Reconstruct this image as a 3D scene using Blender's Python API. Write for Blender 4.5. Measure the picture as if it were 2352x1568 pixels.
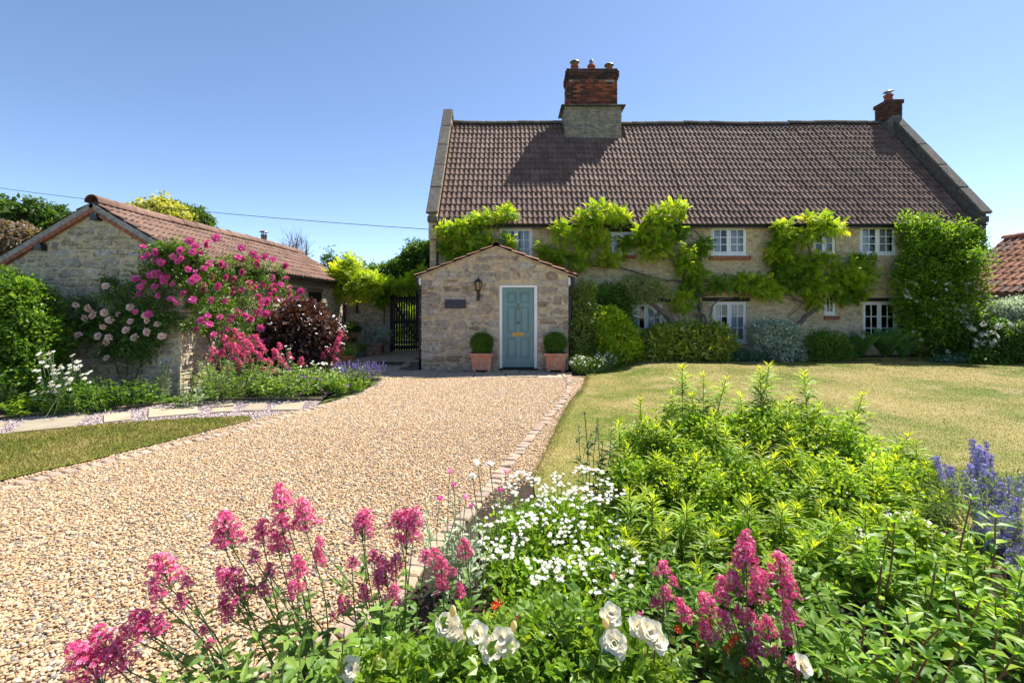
import bpy, math, random
import numpy as np
from mathutils import Vector, Matrix

for _o in list(bpy.data.objects):
    bpy.data.objects.remove(_o, do_unlink=True)
SC = bpy.context.scene
COL = SC.collection
rng = np.random.default_rng(11)
random.seed(11)

# ------------------------------------------------------------------ camera, sky, sun, exposure
# pixel helpers work on the photograph scaled to 2352 x 1568; a pixel gives a direction only,
# the distance Y comes from the ground or from the wall / bed a thing stands on
F, CX, YH, EYE = 1078.0, 1176.0, 704.0, 1.66
def P(px, py, Y):
    return np.array([(px - CX) * Y / F, Y, EYE - (py - YH) * Y / F])
def G(px, py, h=0.0):
    return P(px, py, (EYE - h) * F / (py - YH))

cam = bpy.data.cameras.new('camera')
cam_o = bpy.data.objects.new('camera', cam)
COL.objects.link(cam_o)
cam_o.location = (0, 0, EYE)
cam_o.rotation_euler = (math.radians(90), 0, 0)
cam.sensor_width = 36.0
cam.lens = 36.0 * F / 2352.0
cam.shift_y = -(784.0 - YH) / 2352.0
cam.clip_start = 0.05
cam.clip_end = 3000
SC.camera = cam_o

SUN_DIR = Vector((-0.48, -0.41, -1.0)).normalized()      # the way the light travels
to_sun = -SUN_DIR
SUN_EL = math.asin(to_sun.z)
SUN_AZ = math.atan2(to_sun.x, to_sun.y)
world = bpy.data.worlds.new('World')
SC.world = world
world.use_nodes = True
_nt = world.node_tree
_bg = _nt.nodes['Background']
_sky = _nt.nodes.new('ShaderNodeTexSky')
_sky.sky_type = 'NISHITA'
_sky.sun_disc = False
_sky.sun_elevation = SUN_EL
_sky.sun_rotation = SUN_AZ
_sky.altitude = 0
_sky.air_density = 0.65
_sky.dust_density = 0.2
_sky.ozone_density = 1.8
_nt.links.new(_sky.outputs[0], _bg.inputs[0])
_bg.inputs[1].default_value = 0.110

sun = bpy.data.lights.new('sun', 'SUN')
sun.energy = 4.8
sun.angle = math.radians(0.55)
sun.color = (1.0, 0.95, 0.87)
sun_o = bpy.data.objects.new('sun', sun)
COL.objects.link(sun_o)
sun_o.location = (20, 30, 40)
sun_o.rotation_euler = SUN_DIR.to_track_quat('-Z', 'Y').to_euler()

SC.view_settings.view_transform = 'Standard'
SC.view_settings.look = 'None'
SC.view_settings.gamma = 1.0
SC.view_settings.exposure = 1.12
SC.view_settings.use_curve_mapping = False
SC.cycles.max_bounces = 8
SC.cycles.transparent_max_bounces = 12

# ------------------------------------------------------------------ object helpers
WLOC = {}
def _link(name, data, parent, w, mat3=None, scale=None):
    o = bpy.data.objects.new(name, data)
    COL.objects.link(o)
    w = np.asarray(w, float)
    if parent is not None:
        o.parent = parent
        o.location = w - WLOC[parent.name]
    else:
        o.location = w
    if mat3 is not None:
        o.rotation_euler = Matrix([[float(c) for c in r] for r in mat3]).to_euler()
    if scale is not None:
        o.scale = scale
    WLOC[o.name] = w
    return o
def tag(o, label=None, cat=None, group=None, kind=None):
    if label: o['label'] = label
    if cat: o['category'] = cat
    if group: o['group'] = group
    if kind: o['kind'] = kind
    return o
def thing(name, loc, label, cat, group=None):
    o = _link(name, None, None, loc)
    o.empty_display_size = 0.1
    return tag(o, label, cat, group)
def inst(name, mesh, parent, w, mat3=None, scale=None):
    return _link(name, mesh, parent, w, mat3, scale)
def rz(a):
    c, s = math.cos(a), math.sin(a)
    return np.array([[c, -s, 0], [s, c, 0], [0, 0, 1.0]])
def rx(a):
    c, s = math.cos(a), math.sin(a)
    return np.array([[1.0, 0, 0], [0, c, -s], [0, s, c]])
def ry(a):
    c, s = math.cos(a), math.sin(a)
    return np.array([[c, 0, s], [0, 1.0, 0], [-s, 0, c]])
def unit(v):
    v = np.asarray(v, float)
    return v / np.maximum(np.linalg.norm(v, axis=-1, keepdims=True), 1e-9)

class Geo:
    """collects shapes as arrays; build() makes ONE mesh object of them"""
    def __init__(s):
        s.v, s.f, s.m, s.t, s.n = [], [], [], [], 0
    def add(s, v, f, tint=0.0, mat=0):
        v = np.asarray(v, float).reshape(-1, 3)
        if not isinstance(f, np.ndarray):
            byk = {}
            for q in f: byk.setdefault(len(q), []).append(q)
            arrs = [np.array(a) for a in byk.values()]
        else:
            arrs = [f]
        for a in arrs:
            s.f.append(a + s.n); s.m.append(np.full(len(a), mat))
        s.v.append(v)
        s.t.append(np.broadcast_to(np.asarray(tint, float), (len(v),)).copy())
        s.n += len(v)
        return s
    def box(s, c, size, R=None, tint=0.0, mat=0):
        h = np.array(size, float) / 2
        v = np.array([[x, y, z] for x in (-1, 1) for y in (-1, 1) for z in (-1, 1)]) * h
        if R is not None: v = v @ np.asarray(R).T
        return s.add(v + np.asarray(c, float), [(0, 1, 3, 2), (4, 6, 7, 5), (0, 4, 5, 1), (2, 3, 7, 6), (0, 2, 6, 4), (1, 5, 7, 3)], tint, mat)
    def bbox(s, x0, x1, y0, y1, z0, z1, tint=0.0, mat=0, bev=0.0):
        if bev <= 0:
            return s.box(((x0+x1)/2, (y0+y1)/2, (z0+z1)/2), (x1-x0, y1-y0, z1-z0), None, tint, mat)
        v, f = bevbox(x1-x0, y1-y0, z1-z0, bev)
        return s.add(v + np.array([(x0+x1)/2, (y0+y1)/2, (z0+z1)/2]), f, tint, mat)
    def tube(s, pts, rad, n=6, tint=0.0, mat=0, cap=True):
        pts = np.asarray(pts, float); k = len(pts)
        rad = np.broadcast_to(np.asarray(rad, float), (k,))
        T = unit(np.gradient(pts, axis=0))
        a = np.array([0, 0, 1.0]) if abs(T[0][2]) < .8 else np.array([1.0, 0, 0])
        U = []
        u = unit(np.cross(a, T[0]))
        for i in range(k):
            u = unit(u - T[i] * np.dot(u, T[i])); U.append(u)
        U = np.array(U); W = np.cross(T, U)
        th = np.arange(n) * 2 * math.pi / n
        v = pts[:, None] + rad[:, None, None] * (np.cos(th)[None, :, None] * U[:, None] + np.sin(th)[None, :, None] * W[:, None])
        i = np.arange(k - 1)[:, None] * n; j = np.arange(n)[None]; j2 = (j + 1) % n
        f = np.stack([i + j, i + j2, i + n + j2, i + n + j], -1).reshape(-1, 4)
        s.add(v.reshape(-1, 3), f, tint, mat)
        if cap and n > 2:
            b = s.n - k * n
            s.f.append(np.array([list(range(b, b + n))[::-1]])); s.m.append(np.array([mat]))
            s.f.append(np.array([list(range(b + (k-1)*n, b + k*n))])); s.m.append(np.array([mat]))
        return s
    def lathe(s, prof, c=(0, 0, 0), n=20, tint=0.0, mat=0):
        prof = np.asarray(prof, float); k = len(prof)
        th = np.arange(n) * 2 * math.pi / n
        v = np.stack([prof[:, 0:1] * np.cos(th), prof[:, 0:1] * np.sin(th), np.repeat(prof[:, 1:2], n, 1)], -1)
        i = np.arange(k - 1)[:, None] * n; j = np.arange(n)[None]; j2 = (j + 1) % n
        f = np.stack([i + j, i + j2, i + n + j2, i + n + j], -1).reshape(-1, 4)
        return s.add(v.reshape(-1, 3) + np.asarray(c, float), f, tint, mat)
    def prism(s, poly, axis, a, b, tint=0.0, mat=0):
        """poly: 2-D points; axis 'x','y','z' is the extrusion axis"""
        n = len(poly); out = []
        for t in (a, b):
            for p in poly:
                out.append({'x': (t, p[0], p[1]), 'y': (p[0], t, p[1]), 'z': (p[0], p[1], t)}[axis])
        f = [tuple(range(n))[::-1], tuple(range(n, 2*n))] + [(i, (i+1) % n, n + (i+1) % n, n + i) for i in range(n)]
        return s.add(out, f, tint, mat)
    def scatter(s, tv, tf, pos, X, Y, Z, sc, tint=0.0, mat=0):
        """template tv/tf copied at pos with axes X,Y,Z and scale sc"""
        tv = np.asarray(tv, float); n = len(pos)
        if n == 0: return s
        sc = np.asarray(sc, float)
        if sc.ndim == 0: sc = np.full(n, float(sc))
        if sc.ndim == 1: sc = np.repeat(sc[:, None], 3, 1)
        v = pos[:, None] + (tv[None, :, 0:1] * sc[:, None, 0:1]) * X[:, None] + (tv[None, :, 1:2] * sc[:, None, 1:2]) * Y[:, None] + (tv[None, :, 2:3] * sc[:, None, 2:3]) * Z[:, None]
        tint = np.broadcast_to(np.asarray(tint, float), (n,))
        off = s.n + np.arange(n) * len(tv)
        mats = tf if isinstance(tf, dict) else {mat: tf}
        for m, faces in mats.items():
            byk = {}
            for q in faces: byk.setdefault(len(q), []).append(q)
            for k, q in byk.items():
                a = (np.array(q)[None] + off[:, None, None]).reshape(-1, k)
                s.f.append(a); s.m.append(np.full(len(a), m))
        s.v.append(v.reshape(-1, 3)); s.t.append(np.repeat(tint, len(tv))); s.n += n * len(tv)
        return s
    def merge(s, o, R=None, t=(0, 0, 0), sc=1.0):
        for v, tt in zip(o.v, o.t):
            v = v * sc
            if R is not None: v = v @ np.asarray(R).T
            s.v.append(v + np.asarray(t, float)); s.t.append(tt)
        for a, m in zip(o.f, o.m):
            s.f.append(a + s.n); s.m.append(m)
        s.n += o.n
        return s
    def mesh(s, name, mats, smooth=False, center=None):
        V = np.concatenate(s.v)
        if center is not None: V = V - np.asarray(center)
        me = bpy.data.meshes.new(name)
        me.vertices.add(len(V)); me.vertices.foreach_set('co', V.astype(np.float32).ravel())
        loops = np.concatenate([a.ravel() for a in s.f]).astype(np.int32)
        cnt = np.concatenate([np.full(len(a), a.shape[1]) for a in s.f])
        me.loops.add(len(loops)); me.loops.foreach_set('vertex_index', loops)
        me.polygons.add(len(cnt))
        st = np.zeros(len(cnt), np.int32); st[1:] = np.cumsum(cnt)[:-1]
        me.polygons.foreach_set('loop_start', st)
        me.polygons.foreach_set('material_index', np.concatenate(s.m).astype(np.int32))
        me.polygons.foreach_set('use_smooth', np.full(len(cnt), bool(smooth)))
        for m in (mats if isinstance(mats, (list, tuple)) else [mats]):
            me.materials.append(m)
        at = me.attributes.new('tint', 'FLOAT', 'POINT')
        at.data.foreach_set('value', np.concatenate(s.t).astype(np.float32))
        me.update(calc_edges=True)
        return me
    def build(s, name, mats, parent=None, smooth=False, label=None, cat=None, group=None, kind=None):
        V = np.concatenate(s.v)
        lo, hi = V.min(0), V.max(0)
        c = np.array([(lo[0]+hi[0])/2, (lo[1]+hi[1])/2, lo[2]])
        o = _link(name, s.mesh(name, mats, smooth, c), parent, c)
        return tag(o, label, cat, group, kind)

def bevbox(sx, sy, sz, b, jit=0.0, r=None):
    """box with chamfered edges, 24 corners"""
    h = np.array([sx, sy, sz]) / 2
    v = []; idx = {}
    for sgx in (-1, 1):
        for sgy in (-1, 1):
            for sgz in (-1, 1):
                sg = np.array([sgx, sgy, sgz])
                for ax in range(3):
                    p = sg * (h - b); p[ax] = sg[ax] * h[ax]
                    idx[(sgx, sgy, sgz, ax)] = len(v); v.append(p)
    f = []
    for ax in range(3):
        o1, o2 = [(1, 2), (2, 0), (0, 1)][ax]
        for sg in (-1, 1):
            q = []
            for a, bb in ((-1, -1), (1, -1), (1, 1), (-1, 1)):
                k = [0, 0, 0]; k[ax] = sg; k[o1] = a; k[o2] = bb
                q.append(idx[(*k, ax)])
            f.append(tuple(q) if sg > 0 else tuple(q[::-1]))
    for ax in range(3):          # edges along ax
        o1, o2 = [(1, 2), (2, 0), (0, 1)][ax]
        for a in (-1, 1):
            for bb in (-1, 1):
                k1 = [0, 0, 0]; k1[o1] = a; k1[o2] = bb; k2 = list(k1); k1[ax] = -1; k2[ax] = 1
                q = (idx[(*k1, o1)], idx[(*k2, o1)], idx[(*k2, o2)], idx[(*k1, o2)])
                f.append(q if a * bb > 0 else q[::-1])
    for sgx in (-1, 1):
        for sgy in (-1, 1):
            for sgz in (-1, 1):
                q = tuple(idx[(sgx, sgy, sgz, a)] for a in range(3))
                f.append(q if sgx*sgy*sgz > 0 else q[::-1])
    v = np.array(v)
    if jit and r is not None:
        for sgx in (-1, 1):
            for sgy in (-1, 1):
                for sgz in (-1, 1):
                    d = r.normal(0, jit, 3) * np.array([sx, sy, sz])
                    for a in range(3): v[idx[(sgx, sgy, sgz, a)]] += d
    return v, f

def inpoly(pts, poly):
    pts = np.asarray(pts); poly = np.asarray(poly)
    x, y = pts[:, 0], pts[:, 1]; c = np.zeros(len(pts), bool)
    j = len(poly) - 1
    for i in range(len(poly)):
        xi, yi = poly[i][:2]; xj, yj = poly[j][:2]
        hit = ((yi > y) != (yj > y)) & (x < (xj - xi) * (y - yi) / (yj - yi + 1e-12) + xi)
        c ^= hit; j = i
    return c
def resample(pts, step):
    pts = np.asarray(pts, float)
    d = np.r_[0, np.cumsum(np.linalg.norm(np.diff(pts, axis=0), axis=1))]
    n = max(2, int(d[-1] / step) + 1)
    t = np.linspace(0, d[-1], n)
    return np.stack([np.interp(t, d, pts[:, k]) for k in range(pts.shape[1])], 1)
def smooth_path(pts, n=24):
    """Catmull-Rom through pts"""
    p = np.asarray(pts, float); p = np.vstack([2*p[0]-p[1], p, 2*p[-1]-p[-2]])
    out = []
    m = len(p) - 3; per = max(2, n // m)
    for i in range(m):
        for t in np.linspace(0, 1, per, endpoint=False):
            a, b, c, d = p[i:i+4]
            out.append(.5*((2*b) + (c-a)*t + (2*a-5*b+4*c-d)*t*t + (3*b-a-3*c+d)*t**3))
    out.append(p[-2])
    return np.array(out)
def vnoise(p, seed=0, scale=1.0):
    """cheap smooth 3-D noise made of sines, about -1..1"""
    p = np.asarray(p) * scale; r = np.random.default_rng(seed)
    s = 0
    for k in range(5):
        d = r.normal(0, 1, 3); s = s + np.sin(p @ (d * (1 + .7*k)) + r.uniform(0, 6.28)) / (1 + .5*k)
    return s / 2.2

# ------------------------------------------------------------------ materials
def _new(name):
    m = bpy.data.materials.new(name); m.use_nodes = True
    nt = m.node_tree; nt.nodes.clear()
    return m, nt, nt.nodes.new('ShaderNodeOutputMaterial')
def _n(nt, t, **kw):
    n = nt.nodes.new(t)
    for k, v in kw.items(): setattr(n, k, v)
    return n
def _rand(nt):
    """0..1 per copy (object random) or per piece of a joined mesh (tint attribute)"""
    a = _n(nt, 'ShaderNodeAttribute', attribute_name='tint')
    oi = _n(nt, 'ShaderNodeObjectInfo')
    ad = _n(nt, 'ShaderNodeMath', operation='ADD'); fr = _n(nt, 'ShaderNodeMath', operation='FRACT')
    nt.links.new(a.outputs['Fac'], ad.inputs[0]); nt.links.new(oi.outputs['Random'], ad.inputs[1])
    nt.links.new(ad.outputs[0], fr.inputs[0])
    return fr.outputs[0]
def _ramp(nt, fac, cols, const=False):
    r = _n(nt, 'ShaderNodeValToRGB')
    r.color_ramp.interpolation = 'CONSTANT' if const else 'LINEAR'
    els = r.color_ramp.elements
    n = len(cols)
    pos = [(i / n if const else i / max(1, n - 1)) for i in range(n)]
    pos = [c[3] if len(c) > 3 else p for c, p in zip(cols, pos)]
    els[0].position = pos[0]; els[0].color = (*cols[0][:3], 1)
    els[1].position = pos[-1]; els[1].color = (*cols[-1][:3], 1)
    for i in range(1, n - 1):
        e = els.new(pos[i]); e.color = (*cols[i][:3], 1)
    nt.links.new(fac, r.inputs[0])
    return r.outputs[0]
def _noise(nt, vec, scale, detail=4, rough=.6):
    n = _n(nt, 'ShaderNodeTexNoise')
    n.inputs['Scale'].default_value = scale; n.inputs['Detail'].default_value = detail; n.inputs['Roughness'].default_value = rough
    nt.links.new(vec, n.inputs['Vector'])
    return n.outputs['Fac']
def _mixc(nt, fac, a, b, mode='MIX'):
    m = _n(nt, 'ShaderNodeMix', data_type='RGBA', blend_type=mode)
    for sock, val in ((0, fac), (6, a), (7, b)):
        if isinstance(val, (int, float)): m.inputs[sock].default_value = val
        elif isinstance(val, tuple): m.inputs[sock].default_value = (*val[:3], 1)
        else: nt.links.new(val, m.inputs[sock])
    return m.outputs[2]
def _map(nt, v, a, b, c=0., d=1.):
    m = _n(nt, 'ShaderNodeMapRange'); m.clamp = True
    nt.links.new(v, m.inputs[0])
    for i, x in enumerate((a, b, c, d)): m.inputs[i+1].default_value = x
    return m.outputs[0]
def surf(name, cols, rough=.8, spec=.3, nscale=6., namt=.35, spots=(), bump=.4, bscale=40., bdist=.01, const=False, metal=0., stretch=None):
    """general surface: colour per piece from a ramp, soft noise in value, spots = (colour, scale, lo, hi) patches, noise relief"""
    m, nt, out = _new(name)
    geo = _n(nt, 'ShaderNodeNewGeometry'); pos = geo.outputs['Position']
    if stretch:
        mp = _n(nt, 'ShaderNodeMapping'); mp.inputs['Scale'].default_value = stretch
        nt.links.new(pos, mp.inputs[0]); pos = mp.outputs[0]
    col = _ramp(nt, _rand(nt), cols, const) if len(cols) > 1 else None
    if col is None:
        rgb = _n(nt, 'ShaderNodeRGB'); rgb.outputs[0].default_value = (*cols[0][:3], 1); col = rgb.outputs[0]
    if namt:
        g = _map(nt, _noise(nt, pos, nscale), .25, .75, 1 - namt, 1 + namt * .6)
        cb = _n(nt, 'ShaderNodeCombineColor'); 
        for i in range(3): nt.links.new(g, cb.inputs[i])
        col = _mixc(nt, 1.0, col, cb.outputs[0], 'MULTIPLY')
    for c, sc, lo, hi in spots:
        col = _mixc(nt, _map(nt, _noise(nt, pos, sc, 5, .65), lo, hi), col, c)
    b = _n(nt, 'ShaderNodeBsdfPrincipled')
    nt.links.new(col, b.inputs['Base Color'])
    b.inputs['Roughness'].default_value = rough; b.inputs['Specular IOR Level'].default_value = spec
    b.inputs['Metallic'].default_value = metal
    if bump:
        bp = _n(nt, 'ShaderNodeBump'); bp.inputs['Strength'].default_value = bump; bp.inputs['Distance'].default_value = bdist
        nt.links.new(_noise(nt, pos, bscale, 6, .65), bp.inputs['Height']); nt.links.new(bp.outputs[0], b.inputs['Normal'])
    nt.links.new(b.outputs[0], out.inputs[0])
    return m
def leafm(name, cols, trans=.45, tcol=None, rough=.45, spec=.35, nscale=3.0, namt=.25, obj=False):
    """leaf: reflects and lets light through"""
    m, nt, out = _new(name)
    geo = _n(nt, 'ShaderNodeNewGeometry')
    fac = _n(nt, 'ShaderNodeObjectInfo').outputs['Random'] if obj else _n(nt, 'ShaderNodeAttribute', attribute_name='tint').outputs['Fac']
    col = _ramp(nt, fac, cols)
    g = _map(nt, _noise(nt, geo.outputs['Position'], nscale, 2), .3, .7, 1 - namt, 1 + namt)
    cb = _n(nt, 'ShaderNodeCombineColor')
    for i in range(3): nt.links.new(g, cb.inputs[i])
    col = _mixc(nt, 1.0, col, cb.outputs[0], 'MULTIPLY')
    b = _n(nt, 'ShaderNodeBsdfPrincipled'); nt.links.new(col, b.inputs['Base Color'])
    b.inputs['Roughness'].default_value = rough; b.inputs['Specular IOR Level'].default_value = spec
    t = _n(nt, 'ShaderNodeBsdfTranslucent')
    tc = _mixc(nt, 1.0, col, tcol or (1.9, 1.75, .75), 'MULTIPLY')
    nt.links.new(tc, t.inputs[0])
    mx = _n(nt, 'ShaderNodeMixShader'); mx.inputs[0].default_value = trans
    nt.links.new(b.outputs[0], mx.inputs[1]); nt.links.new(t.outputs[0], mx.inputs[2])
    nt.links.new(mx.outputs[0], out.inputs[0])
    return m

# ------------------------------------------------------------------ ground
M_soil = surf('soil', [(.050, .034, .022)], rough=.95, nscale=9, namt=.5, bump=.9, bscale=35, bdist=.03, spots=[((.10, .075, .05), 30, .58, .7)])
M_field = surf('field_grass', [(.075, .10, .025)], rough=.95, nscale=1.2, namt=.4, bump=.6, bscale=20, bdist=.05, spots=[((.17, .15, .06), .5, .5, .62)])
M_gravel_base = surf('gravel_bed', [(.40, .29, .19)], rough=.95, nscale=60, namt=.5, bump=1., bscale=70, bdist=.02, spots=[((.10, .07, .04), 55, .5, .62), ((.5, .42, .3), 80, .58, .66)])
M_pebble = surf('pebble', [(.48, .32, .165), (.54, .39, .235), (.40, .255, .135), (.58, .45, .29), (.36, .29, .225), (.51, .345, .185), (.45, .27, .14), (.61, .51, .375), (.22, .20, .185), (.49, .345, .20), (.53, .375, .215), (.47, .335, .21), (.56, .41, .26)], rough=.75, spec=.2, nscale=30, namt=.2, bump=.15, bscale=120, const=True)
M_slate = surf('slate_chip', [(.35, .27, .26), (.47, .39, .37), (.25, .19, .20), (.41, .32, .30), (.54, .47, .45)], rough=.8, nscale=25, namt=.3, bump=.2, const=True)
M_slate_base = surf('slate_bed', [(.24, .19, .19)], rough=.95, nscale=50, namt=.5, bump=1., bscale=60, bdist=.02)
M_slab = surf('sandstone_slab', [(.33, .27, .185), (.38, .31, .215), (.30, .255, .19), (.41, .34, .235), (.35, .28, .21)], rough=.85, nscale=5, namt=.25, bump=.25, bscale=30, spots=[((.26, .22, .17), 4, .56, .72), ((.2, .17, .12), 60, .66, .74)])
M_timber_edge = surf('timber_edging', [(.23, .17, .11)], rough=.9, nscale=12, namt=.4, bump=.5, bscale=50)
M_edge_brick = surf('edging_brick', [(.40, .29, .21), (.46, .33, .23), (.34, .26, .20), (.43, .35, .27), (.37, .26, .20)], rough=.9, nscale=25, namt=.3, bump=.5, bscale=80, spots=[((.22, .18, .13), 18, .58, .72)])

def sheet(name, poly, z, mat, kind='structure', parent=None):
    g = Geo(); poly = np.asarray(poly)
    g.add(np.c_[poly[:, :2], np.full(len(poly), z)], [tuple(range(len(poly)))])
    v = g.v[0]; a = 0.5 * np.sum(v[:, 0] * np.roll(v[:, 1], -1) - np.roll(v[:, 0], -1) * v[:, 1])
    if a < 0: g.f[0] = g.f[0][:, ::-1].copy()
    return g.build(name, mat, parent, kind=kind)

sheet('ground', [(-900, -60), (900, -60), (900, 1500), (-900, 1500)], -0.06, M_field)

LEFT_EDGE = [G(*p) for p in [(-330, 1250), (-150, 1180), (0, 1129), (97, 1100), (202, 1074), (280, 1055), (379, 1029), (482, 1006.7), (588, 977.8), (675, 951.7), (752, 929.6), (820, 908), (868, 885), (885, 868)]]
RIGHT_EDGE = [G(*p) for p in [(1306.7, 859), (1308, 893), (1300.6, 910.7), (1284.6, 935), (1263.6, 955.7), (1246, 976.6), (1223.5, 1000.7), (1196, 1036), (1169, 1065), (1120.7, 1128), (1095, 1156), (1078, 1183.7), (1036.6, 1223), (960, 1305), (884.5, 1396)]]
RIGHT_EDGE += [np.array([-1.2, 2.05, 0]), np.array([-2.2, 1.62, 0]), np.array([-3.6, 1.38, 0]), np.array([-6, 1.2, 0])]
LEFT_EDGE = smooth_path(LEFT_EDGE, 60); RIGHT_EDGE = smooth_path(RIGHT_EDGE, 80)
GR = np.array([G(*p) for p in [(1355, 862), (1350, 891), (1322, 928), (1300, 965), (1276, 1018.6), (1256, 1058), (1215, 1110), (1150, 1160)]])
drive_poly = np.vstack([LEFT_EDGE, [[-3.0, 11.1, 0], [1.30, 11.1, 0]], GR, RIGHT_EDGE[RIGHT_EDGE[:, 1] < 3.7], [[-9.5, 1.2, 0], [-9.5, 3.0, 0]]])
drive = sheet('gravel_drive', drive_poly, 0.0, M_gravel_base)

def pebbles(name, pts, smin, smax, mat, flat=(.45, .75), label=None, cat=None):
    n = len(pts)
    me = bpy.data.meshes.new(name)
    me.vertices.add(n); me.vertices.foreach_set('co', np.asarray(pts, np.float32).ravel())
    s = (smin + (smax - smin) * rng.random(n) ** 1.7)[:, None] * np.c_[np.ones(n), rng.uniform(.6, .95, n), rng.uniform(flat[0], flat[1], n) * .9]
    r = np.c_[rng.normal(0, .3, n), rng.normal(0, .3, n), rng.uniform(0, 6.28, n)]
    for nm, a in (('pscale', s), ('prot', r)):
        at = me.attributes.new(nm, 'FLOAT_VECTOR', 'POINT'); at.data.foreach_set('vector', a.astype(np.float32).ravel())
    o = _link(name, me, None, (0, 0, 0))
    tag(o, label, cat, kind='stuff')
    ng = bpy.data.node_groups.new(name, 'GeometryNodeTree')
    ng.interface.new_socket('Geometry', in_out='INPUT', socket_type='NodeSocketGeometry')
    ng.interface.new_socket('Geometry', in_out='OUTPUT', socket_type='NodeSocketGeometry')
    N = ng.nodes; L = ng.links
    gi = N.new('NodeGroupInput'); go = N.new('NodeGroupOutput')
    ico = N.new('GeometryNodeMeshIcoSphere'); ico.inputs['Radius'].default_value = .5; ico.inputs['Subdivisions'].default_value = 2
    sp = N.new('GeometryNodeSetPosition'); nz = N.new('ShaderNodeTexNoise'); nz.inputs['Scale'].default_value = 1.7
    vm = N.new('ShaderNodeVectorMath'); vm.operation = 'MULTIPLY_ADD'
    vm.inputs[1].default_value = (.5, .5, .5); vm.inputs[2].default_value = (-.25, -.25, -.25)
    L.new(nz.outputs['Color'], vm.inputs[0]); L.new(ico.outputs[0], sp.inputs[0]); L.new(vm.outputs[0], sp.inputs['Offset'])
    sm = N.new('GeometryNodeSetShadeSmooth'); L.new(sp.outputs[0], sm.inputs[0])
    mt = N.new('GeometryNodeSetMaterial'); mt.inputs['Material'].default_value = mat; L.new(sm.outputs[0], mt.inputs[0])
    ip = N.new('GeometryNodeInstanceOnPoints')
    a1 = N.new('GeometryNodeInputNamedAttribute'); a1.data_type = 'FLOAT_VECTOR'; a1.inputs['Name'].default_value = 'pscale'
    a2 = N.new('GeometryNodeInputNamedAttribute'); a2.data_type = 'FLOAT_VECTOR'; a2.inputs['Name'].default_value = 'prot'
    L.new(gi.outputs[0], ip.inputs['Points']); L.new(mt.outputs[0], ip.inputs['Instance'])
    L.new(a2.outputs[0], ip.inputs['Rotation']); L.new(a1.outputs[0], ip.inputs['Scale'])
    L.new(ip.outputs[0], go.inputs[0])
    md = o.modifiers.new('stones', 'NODES'); md.node_group = ng
    me.materials.append(mat)
    return o
def jitter_grid(x0, x1, y0, y1, s, z):
    xs, ys = np.meshgrid(np.arange(x0, x1, s), np.arange(y0, y1, s))
    p = np.c_[xs.ravel(), ys.ravel()] + rng.uniform(-.5, .5, (xs.size, 2)) * s
    return np.c_[p, np.full(len(p), z)]
def in_view(p, m=.25):
    return (np.abs(p[:, 0]) < 1.10 * p[:, 1] + m)
a = jitter_grid(-6.5, 1.6, 1.5, 6.5, .0160, .004); a = a[inpoly(a, drive_poly) & in_view(a)]
b = jitter_grid(-6.5, 1.6, 6.5, 11.2, .0205, .004); b = b[inpoly(b, drive_poly) & in_view(b)]
c = a[rng.random(len(a)) < .30].copy(); c[:, 2] = .011; c[:, :2] += rng.normal(0, .012, (len(c), 2))
pebbles('gravel_pebbles', np.vstack([a, c]), .010, .031, M_pebble)['label'] = 'golden beige rounded gravel spread over the driveway, the loose larger pebbles'
pebbles('gravel_pebbles', b, .014, .038, M_pebble)['label'] = 'golden beige gravel of the driveway where it meets the porch paving'

# brick edgings of the drive: one brick after another
def brick_edging(name, path, label, z, step=.112, blen=.12, wid=.105):
    pts = resample(path[:, :2], step)
    t = thing(name, (*pts[len(pts)//2], 0), label, 'edging', 'brick edgings of the drive')
    v, f = bevbox(wid, step - .012, .12, .008)
    ms = []
    for k in range(4):
        v2, _ = bevbox(blen, step - .012, .12, .009, .02, rng); ms.append(Geo().add(v2, f).mesh('edging_brick', M_edge_brick))
    d = unit(np.gradient(pts, axis=0))
    for i, p in enumerate(pts):
        if abs(p[0]) > 1.12 * p[1] + .3 or p[1] < 1.2: continue
        a = math.atan2(d[i][1], d[i][0]) - math.pi/2 + rng.normal(0, .04)
        inst('brick', ms[i % 4], t, (p[0] + rng.normal(0, .005), p[1], z + rng.normal(0, .006)), rz(a) @ rx(rng.normal(0, .03)) @ ry(rng.normal(0, .03)))
    return t
brick_edging('brick_edging', RIGHT_EDGE, 'weathered brick edging between the gravel drive and the lawn with the tall flower bed', -.022)
brick_edging('brick_edging', LEFT_EDGE, 'weathered brick edging half sunk in gravel beside the narrow dry grass strip', -.038)

# paving by the porch
paving = Geo()
paving.bbox(-6.2, 1.36, 11.02, 17.3, -.055, -.012)
paving = paving.build('paving', surf('paving_bed', [(.16, .13, .09)], rough=.95, nscale=30, namt=.4), kind='structure')
slab_ms = []
for k in range(5):
    v, f = bevbox(1, 1, .04, .012, .006, rng); slab_ms.append(Geo().add(v, f).mesh('paving_slab', M_slab))
y = 10.98
first = True
while y < 17.2:
    d = rng.uniform(.48, .66) if not first else .62
    x = -6.15 + rng.uniform(-.2, .1)
    while x < 1.34:
        w = min(rng.choice([.45, .6, .75, .9]), 1.36 - x)
        if w < .15: break
        inside = (x + w > -2.30 and y + d > 12.38)
        if not inside and x + w > -1.12 * y:
            yy0 = y - (rng.choice([0, 0, .07, .12]) if first else 0)
            inst('paving_slab', slab_ms[int(rng.integers(5))], paving, (x + w/2, (yy0 + y + d)/2, .004 + rng.normal(0, .003)), rz(rng.normal(0, .006)), (w - .016, y + d - yy0 - .016, 1))
        x += w
    y += d; first = False

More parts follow.
